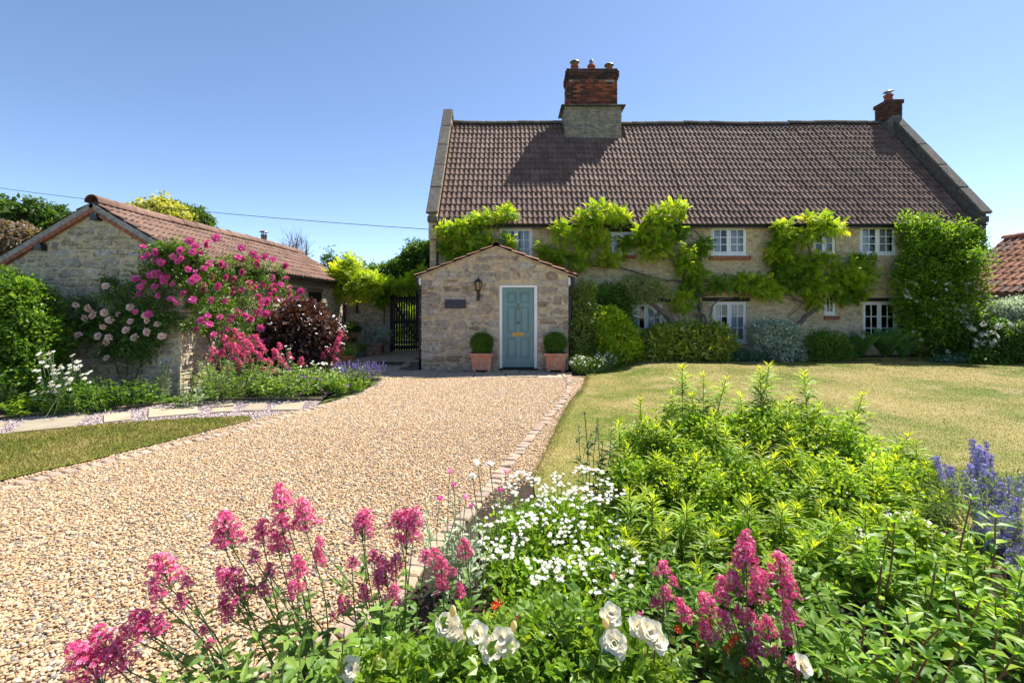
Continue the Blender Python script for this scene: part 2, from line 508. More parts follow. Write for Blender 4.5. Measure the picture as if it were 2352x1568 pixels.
mat_g = Geo(); a = G(879, 839); mat_g.bbox(-3.95, -3.12, 13.15, 13.75, .03, .045, bev=.005)
mat_g.build('doormat', surf('mat_fabric', [(.05, .048, .05)], rough=.95, nscale=80, bump=.8, bscale=200), label='dark grey doormat lying flat on the paving before the slatted gate', cat='doormat')

# path of stepping stones in slate chippings
def Z8(pts): return [G((x/2.613)*.84, (900 + y/2.613)*.84) for x, y in pts]
timber_line = smooth_path(Z8([(-500, 700), (-150, 655), (0, 640), (470, 595), (860, 570), (1100, 540), (1300, 518), (1700, 505), (2150, 505), (2300, 508)]), 30)
strip_top = Z8([(-500, 800), (0, 755), (400, 720), (740, 680), (1000, 665), (1400, 640), (1780, 625)])
strip_bot = Z8([(1800, 648), (1500, 722), (1200, 800), (870, 880), (630, 945), (300, 1015), (0, 1085), (-500, 1200)])
path_poly = np.vstack([timber_line, [LEFT_EDGE[int(len(LEFT_EDGE)*.86)]], LEFT_EDGE[:int(len(LEFT_EDGE)*.86)][::-1][:len(LEFT_EDGE)//2], ])
path_poly = np.vstack([timber_line, Z8([(2230, 560), (2000, 630), (1800, 690), (1500, 760), (1200, 835), (870, 915), (300, 1055), (-500, 1260)])])
path = sheet('path', path_poly, -.012, M_slate_base)
lawn_strip_poly = np.vstack([strip_top, strip_bot])
p = jitter_grid(-9, -1.5, 4, 9, .024, -.004)
lower_poly = np.vstack([np.array(Z8([(2230, 560), (1900, 618)])), np.array(strip_bot), Z8([(-500, 1260), (300, 1055), (870, 915), (1200, 835), (1500, 760), (1800, 690), (2000, 630)])])
low = jitter_grid(-8, -1.5, 4, 9, .021, -.003); low = low[inpoly(low, lower_poly) & in_view(low)]
pebbles('gravel_pebbles', low, .014, .032, M_pebble)['label'] = 'beige gravel in the narrow gap between grass strip and brick edging'
p = p[inpoly(p, path_poly) & ~inpoly(p, lawn_strip_poly) & ~inpoly(p, lower_poly) & in_view(p)]
pebbles('slate_chippings', p, .018, .042, M_slate, (.25, .45))['label'] = 'pale purple slate chippings around the flat stepping stones'
stones8 = [[(70, 745), (190, 660), (620, 612), (520, 700)], [(740, 670), (740, 615), (920, 600), (935, 650)], [(1058, 635), (1062, 575), (1400, 555), (1420, 605)],
           [(1500, 560), (1560, 530), (1668, 525), (1665, 550)], [(1500, 600), (1520, 570), (1668, 560), (1660, 592)], [(1725, 588), (1780, 540), (1905, 527), (1885, 583)],
           [(1930, 582), (2010, 540), (2180, 525), (2130, 580)], [(-330, 755), (-300, 705), (40, 668), (-10, 715)]]
for s8 in stones8:
    q = np.array(Z8(s8)); c = q.mean(0)
    q2 = c + (q - c) * .97
    g = Geo(); n = 4
    v = np.vstack([np.c_[q[:, :2], np.full(4, -.03)], np.c_[q[:, :2], np.full(4, .014)], np.c_[q2[:, :2], np.full(4, .02)]])
    g.add(v, [(0, 1, 5, 4), (1, 2, 6, 5), (2, 3, 7, 6), (3, 0, 4, 7), (4, 5, 9, 8), (5, 6, 10, 9), (6, 7, 11, 10), (7, 4, 8, 11), (8, 9, 10, 11)])
    g.build('stepping_stone', M_slab, path)
g = Geo()
tl = resample(timber_line[:, :2], .25)
g.tube(np.c_[tl, np.full(len(tl), .03)], .022, 6)
g.build('timber_edging', M_timber_edge, label='low timber strip along the border where oxeye daisies spill over', cat='edging')

# beds of soil
left_bed = np.vstack([timber_line[:, :2], [[-3.5, 9.3], [-3.0, 10.2], [-3.7, 11.5], [-4.3, 12.4], [-6.1, 12.4], [-6.1, 8.6], [-9.6, 8.6]]])
sheet('border_soil', left_bed, .02, M_soil)
front_bed = np.vstack([RIGHT_EDGE[int(len(RIGHT_EDGE)*.5):, :2], [[-6, .3], [7, .3], [7, 3.0], [4.2, 4.6], [1.2, 4.9], [.25, 4.6]]])
sheet('border_soil', front_bed, .012, M_soil)

# ------------------------------------------------------------------ lawns
LAWN_L = np.array([G(*p)[:2] for p in [(1348.7, 865), (1341.7, 891), (1311.6, 928), (1290.6, 965), (1267.4, 1018.6), (1248.8, 1058), (1225, 1110)]])
def lawn_left(Y): return np.interp(Y, LAWN_L[::-1, 1], LAWN_L[::-1, 0])
def sstep(t): t = np.clip(t, 0, 1); return t*t*(3 - 2*t)
def lawn_z(X, Y): return .03 + .20 * sstep((np.asarray(Y) - 5.5) / 6.5) * sstep((np.asarray(X) - 1.6) / 2.2) + .008*np.sin(np.asarray(X)*2.1)*np.sin(np.asarray(Y)*1.7)
def grass_mat(name):
    m, nt, out = _new(name)
    geo = _n(nt, 'ShaderNodeNewGeometry'); pos = geo.outputs['Position']
    n1 = _map(nt, _noise(nt, pos, .55, 5, .6), .38, .60)
    base = _mixc(nt, n1, (.165, .205, .030), (.37, .305, .105))
    n2 = _map(nt, _noise(nt, pos, 1.6, 4, .6), .52, .74)
    base = _mixc(nt, n2, base, (.44, .345, .16))
    r = _ramp(nt, _rand(nt), [(.8, .85, .75), (1, 1, 1), (1.12, 1.06, .95), (.92, 1.0, .85)])
    base = _mixc(nt, 1.0, base, r, 'MULTIPLY')
    b = _n(nt, 'ShaderNodeBsdfPrincipled'); nt.links.new(base, b.inputs['Base Color']); b.inputs['Roughness'].default_value = .7; b.inputs['Specular IOR Level'].default_value = .15
    t = _n(nt, 'ShaderNodeBsdfTranslucent'); nt.links.new(base, t.inputs[0])
    mx = _n(nt, 'ShaderNodeMixShader'); mx.inputs[0].default_value = .3
    nt.links.new(b.outputs[0], mx.inputs[1]); nt.links.new(t.outputs[0], mx.inputs[2]); nt.links.new(mx.outputs[0], out.inputs[0])
    return m
M_grass = grass_mat('lawn_grass')
def lawn_base():
    Ys = np.linspace(2.9, 12.75, 60); us = np.linspace(0, 1, 70)**1.4
    V = []
    for Y in Ys:
        L = lawn_left(Y) if Y > 4.0 else lawn_left(4.4) + .3
        x = L + (17.5 - L) * us
        V.append(np.c_[x, np.full(len(us), Y), lawn_z(x, Y)])
    V = np.vstack(V); n = len(us)
    i = np.arange(len(Ys) - 1)[:, None] * n; j = np.arange(n - 1)[None]
    f = np.stack([i + j, i + j + 1, i + n + j + 1, i + n + j], -1).reshape(-1, 4)
    return Geo().add(V, f).build('lawn', M_grass, smooth=True, kind='structure')
lawn_base()
def blades(pts, hmin, hmax, name, label, lean=.5, wid=.0035):
    n = len(pts); g = Geo()
    h = rng.uniform(hmin, hmax, n); a = rng.uniform(0, 6.28, n); w = wid * (1 + pts[:, 1] / 7)
    ln = rng.uniform(.1, lean, n) * h; b = rng.uniform(0, 6.28, n)
    d = np.c_[np.cos(a) * w, np.sin(a) * w, np.zeros(n)]
    tip = pts + np.c_[np.cos(b) * ln, np.sin(b) * ln, h]
    v = np.stack([pts - d, pts + d, tip], 1).reshape(-1, 3)
    g.add(v, np.arange(3 * n).reshape(-1, 3), np.repeat(rng.random(n), 3))
    o = g.build(name, M_grass, kind='stuff'); o['label'] = label
    return o
n = 190000
Yb = 3.2 + (12.75 - 3.2) * rng.random(n)**1.15
Xb = lawn_left(Yb) + rng.normal(0, .02, n) + (1.12 * Yb + .2 - lawn_left(Yb)) * rng.random(n)
pts = np.c_[Xb, Yb, lawn_z(Xb, Yb) - .004]
blades(pts, .006, .018, 'lawn_blades', 'short sun-scorched grass blades covering the main lawn')
e = np.linspace(4.3, 11.0, 4500); ex = lawn_left(e) + rng.normal(.02, .035, 4500)
blades(np.c_[ex, e, lawn_z(ex, e) - .01], .010, .030, 'lawn_edge_grass', 'longer tufted grass along the ragged edge of the lawn beside the gravel', .8)
k = 9000; ex = rng.uniform(1.7, 13.8, k); ey = 12.45 + .12*np.sin(ex*1.3) + rng.normal(0, .09, k)
blades(np.c_[ex, ey, lawn_z(ex, ey) - .01], .04, .11, 'uncut_grass', 'longer green grass fringe under the shrubs by the house wall', .7, .003)
ls = np.vstack([np.c_[np.array(strip_top)[:, :2], np.full(len(strip_top), .012)], np.c_[np.array(strip_bot)[:, :2], np.full(len(strip_bot), .012)]])
sheet('grass_strip', ls, .012, M_grass)
n = 90000
p = np.c_[rng.uniform(-8.5, -2.6, n), rng.uniform(4.0, 8.2, n), np.full(n, .010)]
p = p[inpoly(p, ls) & in_view(p)]
blades(p, .012, .042, 'grass_strip_blades', 'dry grass blades of the narrow strip between path and drive', .8)

# ------------------------------------------------------------------ building materials
M_stone = surf('limestone', [(.66, .52, .31), (.57, .45, .28), (.70, .56, .35), (.50, .39, .25), (.62, .52, .36), (.73, .57, .34), (.54, .42, .26), (.67, .53, .33), (.60, .43, .23)], rough=.9, spec=.15, nscale=9, namt=.45, bump=.9, bscale=38, bdist=.016,
               spots=[((.25, .20, .145), 3, .56, .72), ((.62, .54, .42), 26, .60, .68)], const=True)
M_stone_porch = surf('porch_stone', [(.58, .46, .33), (.48, .39, .30), (.63, .52, .40), (.42, .34, .26), (.56, .48, .39), (.62, .47, .31), (.46, .37, .28), (.60, .50, .39), (.36, .26, .18), (.53, .43, .34)], rough=.9, spec=.15, nscale=11, namt=.45, bump=1., bscale=34, bdist=.022,
               spots=[((.23, .20, .18), 6, .55, .68), ((.60, .56, .50), 30, .60, .68)], const=True)
M_stone_barn = surf('barn_stone', [(.50, .41, .29), (.42, .36, .28), (.57, .50, .39), (.37, .31, .24), (.51, .46, .39), (.54, .43, .28), (.40, .32, .23)], rough=.9, spec=.15, nscale=10, namt=.45, bump=1., bscale=32, bdist=.02,
               spots=[((.19, .165, .14), 7, .54, .68), ((.64, .62, .58), 20, .58, .66)], const=True)
M_mortar = surf('lime_mortar', [(.62, .49, .31)], rough=.95, nscale=8, namt=.35, bump=.7, bscale=60, bdist=.012, spots=[((.25, .20, .14), 6, .56, .7)])
M_coping = surf('coping_stone', [(.125, .112, .09), (.16, .142, .115), (.105, .095, .08)], rough=.95, nscale=7, namt=.5, bump=1., bscale=30, bdist=.02, spots=[((.10, .095, .085), 9, .52, .66), ((.42, .40, .36), 45, .62, .68), ((.26, .25, .12), 6, .64, .75)])
M_tile = surf('roof_tile', [(.160, .100, .076), (.180, .114, .086), (.142, .090, .069), (.194, .124, .094), (.165, .104, .08), (.150, .095, .073)], rough=.85, spec=.25, nscale=5, namt=.4, bump=.6, bscale=70, bdist=.006, const=True,
              spots=[((.10, .075, .062), 2.2, .60, .80), ((.32, .30, .28), 55, .70, .73), ((.27, .20, .07), 1.6, .70, .80)])
M_tile_red = surf('red_roof_tile', [(.30, .135, .085), (.34, .165, .105), (.25, .12, .08), (.37, .19, .125), (.28, .15, .10)], rough=.85, spec=.2, nscale=8, namt=.4, bump=.6, bscale=60, bdist=.006, const=True, spots=[((.16, .12, .09), 6, .58, .72), ((.5, .44, .38), 50, .68, .73)])
M_tile_barn = surf('barn_tile', [(.205, .12, .09), (.23, .14, .105), (.18, .108, .082), (.25, .155, .115)], rough=.9, spec=.2, nscale=6, namt=.35, bump=.6, bscale=60, bdist=.006, const=True, spots=[((.14, .10, .08), 7, .58, .72), ((.55, .48, .42), 40, .67, .71)])
M_brick = surf('chimney_brick', [(.27, .075, .038), (.33, .095, .045), (.22, .065, .04), (.12, .05, .035), (.36, .115, .055), (.29, .085, .04), (.16, .06, .04)], rough=.9, spec=.15, nscale=4, namt=.35, bump=.6, bscale=60, const=True, spots=[((.05, .035, .03), 3.0, .60, .75)])
M_brick_dark = surf('sooty_brick', [(.075, .048, .040), (.10, .055, .042), (.06, .045, .04), (.13, .06, .042)], rough=.95, spec=.1, nscale=5, namt=.4, bump=.6, bscale=60, const=True)
M_brick_red = surf('red_brick', [(.34, .125, .07), (.38, .15, .085), (.30, .11, .065)], rough=.9, nscale=12, namt=.25, bump=.4, bscale=60)
M_bmortar = surf('brick_mortar', [(.33, .26, .19)], rough=.95, nscale=20, namt=.4)
M_pot = surf('chimney_pot', [(.33, .085, .05)], rough=.8, nscale=9, namt=.3, bump=.2)
M_terra = surf('terracotta', [(.52, .235, .145), (.47, .21, .13)], rough=.85, nscale=7, namt=.25, bump=.3, bscale=40, spots=[((.56, .36, .27), 6, .52, .68), ((.14, .085, .065), 5.5, .64, .76)])
M_terra_old = surf('old_terracotta', [(.36, .20, .14)], rough=.9, nscale=9, namt=.35, bump=.3, spots=[((.45, .42, .37), 7, .5, .64), ((.15, .12, .09), 9, .6, .7)])
M_black = surf('black_paint', [(.012, .013, .015)], rough=.35, spec=.5, nscale=20, namt=.2, bump=.05)
M_steel = surf('weathered_steel', [(.32, .31, .30)], rough=.45, spec=.5, metal=.8, nscale=12, namt=.4, bump=.1, spots=[((.13, .10, .08), 10, .5, .65)])
M_white = surf('white_paint', [(.86, .86, .85)], rough=.4, spec=.4, nscale=14, namt=.08, bump=.05)
M_cream = surf('stone_paint', [(.58, .52, .42)], rough=.7, nscale=14, namt=.15)
M_door = surf('door_paint', [(.175, .295, .30)], rough=.38, spec=.4, nscale=2.5, namt=.16, bump=.06, bscale=70, spots=[((.13, .20, .195), 7, .64, .80)])
M_brass = surf('aged_brass', [(.42, .27, .10)], rough=.35, metal=.9, nscale=20, namt=.3, bump=.05)
M_dark_wood = surf('dark_stained_wood', [(.022, .016, .013), (.028, .021, .016)], rough=.6, spec=.35, nscale=6, namt=.4, bump=.4, bscale=40, stretch=(6, 6, .8))
M_old_wood = surf('weathered_wood', [(.16, .12, .085)], rough=.9, nscale=8, namt=.4, bump=.5, bscale=40)
M_slate_sign = surf('slate_plaque', [(.055, .056, .064)], rough=.6, nscale=9, namt=.2, bump=.1)
M_bark = surf('bark', [(.17, .13, .10), (.20, .155, .12)], rough=.95, nscale=14, namt=.5, bump=1., bscale=30, bdist=.02, stretch=(1, 1, .35))
M_twig = surf('twig', [(.13, .10, .055)], rough=.9, nscale=20, namt=.3, bump=0)
M_curtain = surf('curtain', [(.62, .66, .72)], rough=.9, nscale=3, namt=.15, bump=0)
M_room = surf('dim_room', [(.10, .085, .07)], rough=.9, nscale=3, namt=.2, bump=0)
M_lead = surf('lead_flashing', [(.17, .175, .185)], rough=.6, nscale=7, namt=.3, bump=.3)
def glass_mat(name):
    m, nt, out = _new(name)
    tr = _n(nt, 'ShaderNodeBsdfTransparent'); tr.inputs[0].default_value = (.92, .95, .95, 1)
    gl = _n(nt, 'ShaderNodeBsdfGlossy'); gl.inputs['Roughness'].default_value = .01
    fr = _n(nt, 'ShaderNodeFresnel'); fr.inputs[0].default_value = 1.75
    geo = _n(nt, 'ShaderNodeNewGeometry')
    bp = _n(nt, 'ShaderNodeBump'); bp.inputs['Strength'].default_value = .08; bp.inputs['Distance'].default_value = .02
    nt.links.new(_noise(nt, geo.outputs['Position'], 4, 1), bp.inputs['Height']); nt.links.new(bp.outputs[0], gl.inputs['Normal'])
    mx = _n(nt, 'ShaderNodeMixShader'); nt.links.new(fr.outputs[0], mx.inputs[0])
    nt.links.new(tr.outputs[0], mx.inputs[1]); nt.links.new(gl.outputs[0], mx.inputs[2]); nt.links.new(mx.outputs[0], out.inputs[0])
    return m
M_glass = glass_mat('window_glass')

# ------------------------------------------------------------------ masonry and tiles
def stone_meshes(mat, k=14, jit=.075):
    out = []
    for i in range(k):
        v, f = bevbox(1, 1, 1, .16, jit, rng)
        out.append(Geo().add(v, f).mesh('stone', mat))
    return out
STONES = {m.name: stone_meshes(m) for m in (M_stone, M_stone_porch, M_stone_barn)}
STONE_V = [bevbox(1, 1, 1, .16, .07, rng) for _ in range(6)]
def rubble(parent, mat, frame, spans, z0, z1, hmin, hmax, wmin, wmax, limit, proud=.02, depth=.08, order=None, gap=.012):
    """irregular courses of stones. frame(u, z) -> world point on the wall face and its outward / along axes; spans(z0,z1) -> list of (u0,u1)"""
    lst = []; z = z0
    while z < z1 - .02:
        h = min(hmin + (hmax - hmin) * rng.random() ** 1.4, z1 - z)
        for (a, b) in spans(z, z + h):
            u = a
            while u < b - .03:
                w = rng.uniform(wmin, wmax) * (1.25 if h > (hmin+hmax)/2 else 1)
                if b - (u + w) < wmin * .6: w = b - u
                if h > hmin*1.5 and w > wmin*1.2 and rng.random() < .55:       # thin stones on each other
                    k = rng.uniform(.3, .7)
                    for zz, hh in ((z + h*k/2, h*k), (z + h*(1+k)/2, h*(1-k))):
                        if rng.random() < .5:
                            q = rng.uniform(.35, .65); lst.append((u + w*q/2, zz, w*q, hh)); lst.append((u + w*(1+q)/2, zz, w*(1-q), hh))
                        else: lst.append((u + w/2, zz, w, hh))
                else:
                    lst.append((u + w/2, z + h/2, w, h))
                u += w
        z += h
    if order: lst.sort(key=order)
    out = Geo()
    for i, (u, zz, w, h) in enumerate(lst):
        p, nrm, al = frame(u, zz)
        pr = proud * rng.uniform(.2, 1.3)
        c = np.asarray(p) + np.asarray(nrm) * (pr - depth/2)
        R = np.stack([al, nrm, (0, 0, 1)], 1)
        ang = rng.normal(0, .04); R = R @ ry(ang)
        sc = (max(.02, w - gap * rng.uniform(.6, 2.2)), depth, max(.015, h - gap * rng.uniform(.6, 1.9)))
        if i < limit:
            inst('stone', STONES[mat.name][int(rng.integers(14))], parent, c, R, sc)
        else:
            v, f = STONE_V[int(rng.integers(6))]
            out.add((v * sc) @ R.T + c, f, rng.random())
    if len(lst) > limit:
        out.build('rubble_stones', mat, parent, kind='stuff')
    return len(lst)

def tile_template(w=.30, l=.36, rolls=2, rh=.034, th=.033, k=14):
    xs = np.linspace(0, w, k + 1); cell = w / rolls
    u = (xs % cell) / cell; u[-1] = 0 if abs(xs[-1] % cell) < 1e-6 else u[-1]
    prof = np.where(u < .5, np.sin(np.pi * u / .5) ** .8 * rh, -.004 * np.sin(np.pi * (u - .5) / .5))
    prof = np.nan_to_num(prof)
    v = []
    for yy, dz in ((0, th), (l, 0)):
        for x, h in zip(xs, prof): v.append((x - w/2, yy, h + dz))
    for x, h in zip(xs, prof): v.append((x - w/2, 0.0, h + th - .032))
    for x, h in zip(xs, prof): v.append((x - w/2, 0.0, h + th))
    n = k + 1; f = []
    for i in range(k):
        f.append((i, i + 1, n + i + 1, n + i)); f.append((2*n + i, 2*n + i + 1, 3*n + i + 1, 3*n + i))
    return np.array(v), f
TILE_V, TILE_F = tile_template()

def tile_roof(parent, mat, org, ax, up, length, slope, gauge, limit, width=.30, sag=None, skip=None, tv=None, tf=None, jit=.004, rev=False):
    """tiles laid from the eaves up. org = eaves corner, ax along the eaves, up = up the slope"""
    tv = TILE_V if tv is None else tv; tf = TILE_F if tf is None else tf
    ax = unit(ax); up = unit(up); nr = np.cross(ax, up)
    ms = [Geo().add(tv, tf).mesh('roof_tile', mat, True) for _ in range(2)]
    R = np.stack([ax, up, nr], 1)
    rows = int(math.ceil(slope / gauge - .05)); cols = int(round(length / width)); cnt = 0
    P_, S_ = [], []
    for r in range(rows):
        for c in range(cols):
            u = (c + .5) * length / cols; s = r * gauge - .05
            p = np.asarray(org) + ax * u + up * (s + rng.normal(0, jit)) + nr * (.012 + rng.normal(0, .0025))
            if sag is not None: p = p + np.array([0, 0, sag(u, s / slope)])
            if skip is not None and skip(u, s): continue
            last = slope - s
            sy = min(1.0, (last + .01) / .36)
            if cnt < limit:
                inst('roof_tile', ms[cnt % 2], parent, p, R @ rz(rng.normal(0, .006)), (length / cols / width * .995, sy, 1)); cnt += 1
            else:
                P_.append(p); S_.append((length / cols / width * .995, sy, 1))
    if P_:
        n = len(P_); g = Geo()
        g.scatter(tv, tf, np.array(P_), np.tile(ax, (n, 1)), np.tile(up, (n, 1)), np.tile(nr, (n, 1)), np.array(S_), rng.random(n))
        g.build('upper_roof_tiles', mat, parent, smooth=True, kind='stuff')

def ridge_tiles(parent, mat, a, b, n, rad, sag=None, over=.06):
    a = np.asarray(a, float); b = np.asarray(b, float); d = (b - a) / n; L = np.linalg.norm(d)
    th = np.linspace(-.1, math.pi + .1, 9)
    ms = []
    ring = np.stack([np.cos(th) * rad, np.zeros(9), np.sin(th) * rad], 1)
    v = np.vstack([ring + [0, -L/2 - .015, .004], ring + [0, L/2 - .01, -.004], ring * .86 + [0, -L/2 - .015, .0]])
    v = np.vstack([v, v[:9]])
    f = [(i, i+1, 9+i+1, 9+i) for i in range(8)] + [(18+i, 18+i+1, 28+i, 27+i) for i in range(8)]
    me = Geo().add(v, f).mesh('ridge_tile', mat, True)
    y = d / L; x = np.array([y[1], -y[0], 0]); R = np.stack([x, y, (0, 0, 1)], 1)
    for i in range(n):
        p = a + d * (i + .5)
        if sag is not None: p = p + [0, 0, sag((i + .5) * L, 1)]
        inst('ridge_tile', me, parent, p + [0, 0, rng.normal(0, .004)], R @ rx(rng.normal(0, .012)) @ rz(rng.normal(0, .012)))

def brick_face(parent, mats, org, ax, nrm, width, courses, bl=.225, ch=.075, start=0, thick=.05, proud=.006):
    """courses of brick on one face; mats(course, u) picks the material's mesh"""
    ax = np.asarray(ax, float); nrm = np.asarray(nrm, float); R = np.stack([ax, -nrm, (0, 0, 1)], 1)
    for c in range(courses):
        u = 0.0; off = bl / 2 if (c + start) % 2 else bl
        while u < width - .02:
            w = min(off, width - u); off = bl
            if width - (u + w) < .05: w = width - u
            p = np.asarray(org) + ax * (u + w/2) + np.array([0, 0, (c + .5) * ch]) + nrm * (proud * rng.uniform(.4, 1.6) - thick/2)
            inst('brick', mats(c, u), parent, p, R, ((w - .012) / .2125, 1, (ch - .011) / .064))
            u += w
def brick_mesh(mat, n=3):
    out = []
    for _ in range(n):
        v, f = bevbox(.2125, .05, .064, .004, .006, rng); out.append(Geo().add(v, f).mesh('brick', mat))
    return out
BR = brick_mesh(M_brick); BRD = brick_mesh(M_brick_dark); BRR = brick_mesh(M_brick_red)

def holed_wall(g, x0, x1, z0, z1, y, holes, reveal, mat=0):
    """front face of a wall (facing -Y) with openings and their reveals"""
    xs = sorted({x0, x1, *[h[0] for h in holes], *[h[1] for h in holes]}); zs = sorted({z0, z1, *[h[2] for h in holes], *[h[3] for h in holes]})
    for i in range(len(xs) - 1):
        for j in range(len(zs) - 1):
            cx, cz = (xs[i]+xs[i+1])/2, (zs[j]+zs[j+1])/2
            if any(h[0] < cx < h[1] and h[2] < cz < h[3] for h in holes): continue
            g.add([(xs[i], y, zs[j]), (xs[i+1], y, zs[j]), (xs[i+1], y, zs[j+1]), (xs[i], y, zs[j+1])], [(0, 1, 2, 3)], 0, mat)
    for a, b, c, d in holes:
        q = [(a, y, c), (b, y, c), (b, y, d), (a, y, d)]; r = [(p[0], y + reveal, p[2]) for p in q]
        g.add(q + r, [(0, 4, 5, 1), (1, 5, 6, 2), (2, 6, 7, 3), (3, 7, 4, 0)], 0, mat)

def casement(parent, x0, x1, z0, z1, y, sashes, rows, cols, open_angle=0, curtain=True, sill=True):
    """window: frame, sashes with glazing bars and panes"""
    w = thing_part('window', parent, ((x0+x1)/2, y, z0))
    fw = .045
    g = Geo()
    g.bbox(x0, x1, y - .03, y + .05, z1 - fw, z1, bev=.006); g.bbox(x0, x1, y - .03, y + .05, z0, z0 + fw, bev=.006)
    g.bbox(x0, x0 + fw, y - .028, y + .05, z0 + fw, z1 - fw, bev=.006); g.bbox(x1 - fw, x1, y - .028, y + .05, z0 + fw, z1 - fw, bev=.006)
    n = sashes; sw = (x1 - x0 - 2*fw - (n-1)*.03) / n
    for k in range(1, n):
        xm = x0 + fw + k*sw + (k-.5)*.03; g.bbox(xm - .015, xm + .015, y - .026, y + .05, z0 + fw, z1 - fw)
    if sill: g.bbox(x0 - .03, x1 + .03, y - .09, y + .02, z0 - .035, z0 - .002, bev=.006)
    g.build('frame', M_white, w)
    for k in range(n):
        a = x0 + fw + k*(sw + .03) + .004; b = a + sw - .008; c, d = z0 + fw + .004, z1 - fw - .004
        g = Geo(); s = .042
        g.bbox(a, b, y - .04, y, d - s, d, bev=.005); g.bbox(a, b, y - .04, y, c, c + s, bev=.005)
        g.bbox(a, a + s, y - .039, y, c + s, d - s, bev=.005); g.bbox(b - s, b, y - .039, y, c + s, d - s, bev=.005)
        iw, ih = b - a - 2*s, d - c - 2*s
        for i in range(1, cols): xm = a + s + iw*i/cols; g.bbox(xm - .011, xm + .011, y - .034, y - .006, c + s, d - s)
        for j in range(1, rows): zm = c + s + ih*j/rows; g.bbox(a + s, b - s, y - .033, y - .007, zm - .011, zm + .011)
        g.build('sash', M_white, w)
        for i in range(cols):
            for j in range(rows):
                pg = Geo(); xa = a + s + iw*i/cols; za = c + s + ih*j/rows
                t = rng.normal(0, .0015, 4)
                pg.add([(xa, y - .02 + t[0], za), (xa + iw/cols, y - .02 + t[1], za), (xa + iw/cols, y - .02 + t[2], za + ih/rows), (xa, y - .02 + t[3], za + ih/rows)], [(0, 1, 2, 3)])
                pg.build('pane', M_glass, w)
    if curtain:
        g = Geo()
        for side in (0, 1):
            xa, xb = (x0, x0 + (x1-x0)*.36) if side == 0 else (x1 - (x1-x0)*.36, x1)
            xs = np.linspace(xa, xb, 25); yy = y + .16 + .02*np.sin(xs*70)
            v = np.vstack([np.c_[xs, yy, np.full(25, z0 - .1)], np.c_[xs, yy, np.full(25, z1 + .1)]])
            g.add(v, [(i, i+1, 26+i, 25+i) for i in range(24)])
        g.build('curtain', M_curtain, w, smooth=True)
    return w
def thing_part(name, parent, w):
    o = _link(name, None, parent, w); o.empty_display_size = .1
    return o

# ------------------------------------------------------------------ the house
HX0, HX1, HY, HE, HR = -2.39, 13.56, 13.65, 4.02, 8.17       # wall ends, wall face, eaves and ridge heights
EY, RY = 13.45, 16.75                                         # depth of eaves and ridge
PITCH = math.atan2(HR - HE, RY - EY)
SL = math.hypot(HR - HE, RY - EY)
house = thing('stone_farmhouse', (5.6, HY, 0), 'long honey stone farmhouse with steep brown tiled roof and two chimneys', 'house')
def hw(x): return (x - CX) * HY / F
def hz(y): return EYE - (y - YH) * HY / F
WIN = {  # x0, x1, z0, z1 on the wall
    'u1': (hw(1148), hw(1223), hz(600), hz(523)), 'u2': (hw(1404), hw(1455), hz(583), hz(533)), 'u3': (hw(1634), hw(1715), hz(585), hz(521)),
    'u4': (hw(1868), hw(1920), hz(583), hz(533)), 'u5': (hw(1975), hw(2058), hz(584), hz(519)),
    'l1': (hw(1447), hw(1523), hz(787), hz(697)), 'l2': (hw(1637), hw(1715), hz(786), hz(693)), 'l3': (hw(1893), hw(1921), hz(722), hz(675)), 'l4': (hw(1982), hw(2061), hz(787), hz(693))}
wall = Geo()
holes = list(WIN.values())
holed_wall(wall, HX0, HX1, -.1, HE + .02, HY, holes, .16)
wall.bbox(HX0, HX0 + .3, HY + .02, 19.9, -.1, HE, mat=0); wall.bbox(HX1 - .3, HX1, HY + .02, 19.9, -.1, HE)
wall.bbox(HX0, HX1, 19.6, 19.9, -.1, HE)
wall = wall.build('wall', M_mortar, house)
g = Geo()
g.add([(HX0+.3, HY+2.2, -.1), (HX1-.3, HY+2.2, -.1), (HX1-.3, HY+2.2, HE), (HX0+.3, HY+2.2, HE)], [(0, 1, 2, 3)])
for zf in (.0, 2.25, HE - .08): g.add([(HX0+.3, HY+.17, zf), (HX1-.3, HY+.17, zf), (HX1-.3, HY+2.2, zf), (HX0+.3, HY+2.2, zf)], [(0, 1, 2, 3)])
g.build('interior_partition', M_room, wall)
def h_spans(za, zb):
    cuts = sorted([(a - .02, b + .02) for (a, b, c, d) in holes if c - .06 < zb and d + (.12 if c < 1 else 0) > za])
    out = []; u = HX0 + .02
    for a, b in cuts:
        if a > u: out.append((u, a))
        u = max(u, b)
    out.append((u, HX1 - .02)); return out
rubble(wall, M_stone, lambda u, z: ((u, HY, z), (0, -1, 0), (1, 0, 0)), h_spans, .0, HE - .02, .05, .17, .12, .42, 300, .012, .06,
       order=lambda s: -(s[2]*s[3]) * (1.5 if 4.2 < s[0] < 10 else .3))
# timber lintels and brick sills
for k, (x0, x1, y0, y1) in enumerate([(1612, 1722, 683, 692), (1432, 1540, 684, 693), (1975, 2068, 684, 692), (1398, 1462, 524, 532)]):
    g = Geo(); g.bbox(hw(x0), hw(x1), HY - .022, HY + .1, hz(y1), hz(y0), bev=.008); g.build('lintel', M_dark_wood, wall)
for (x0, x1, z) in [(1628, 1722, hz(589)), (1891, 1925, hz(725)), (1400, 1460, hz(586))]:
    n = max(3, int((hw(x1) - hw(x0)) / .075)); sl = thing_part('brick_sill', wall, ((hw(x0)+hw(x1))/2, HY, z - .11))
    for i in range(n):
        v, f = bevbox((hw(x1)-hw(x0))/n - .008, .16, .10, .008, .01, rng)
        g = Geo().add(v + np.array([hw(x0) + (i+.5)*(hw(x1)-hw(x0))/n, HY - .03, z - .055]), f, rng.random()); g.build('brick', M_brick_red, sl)
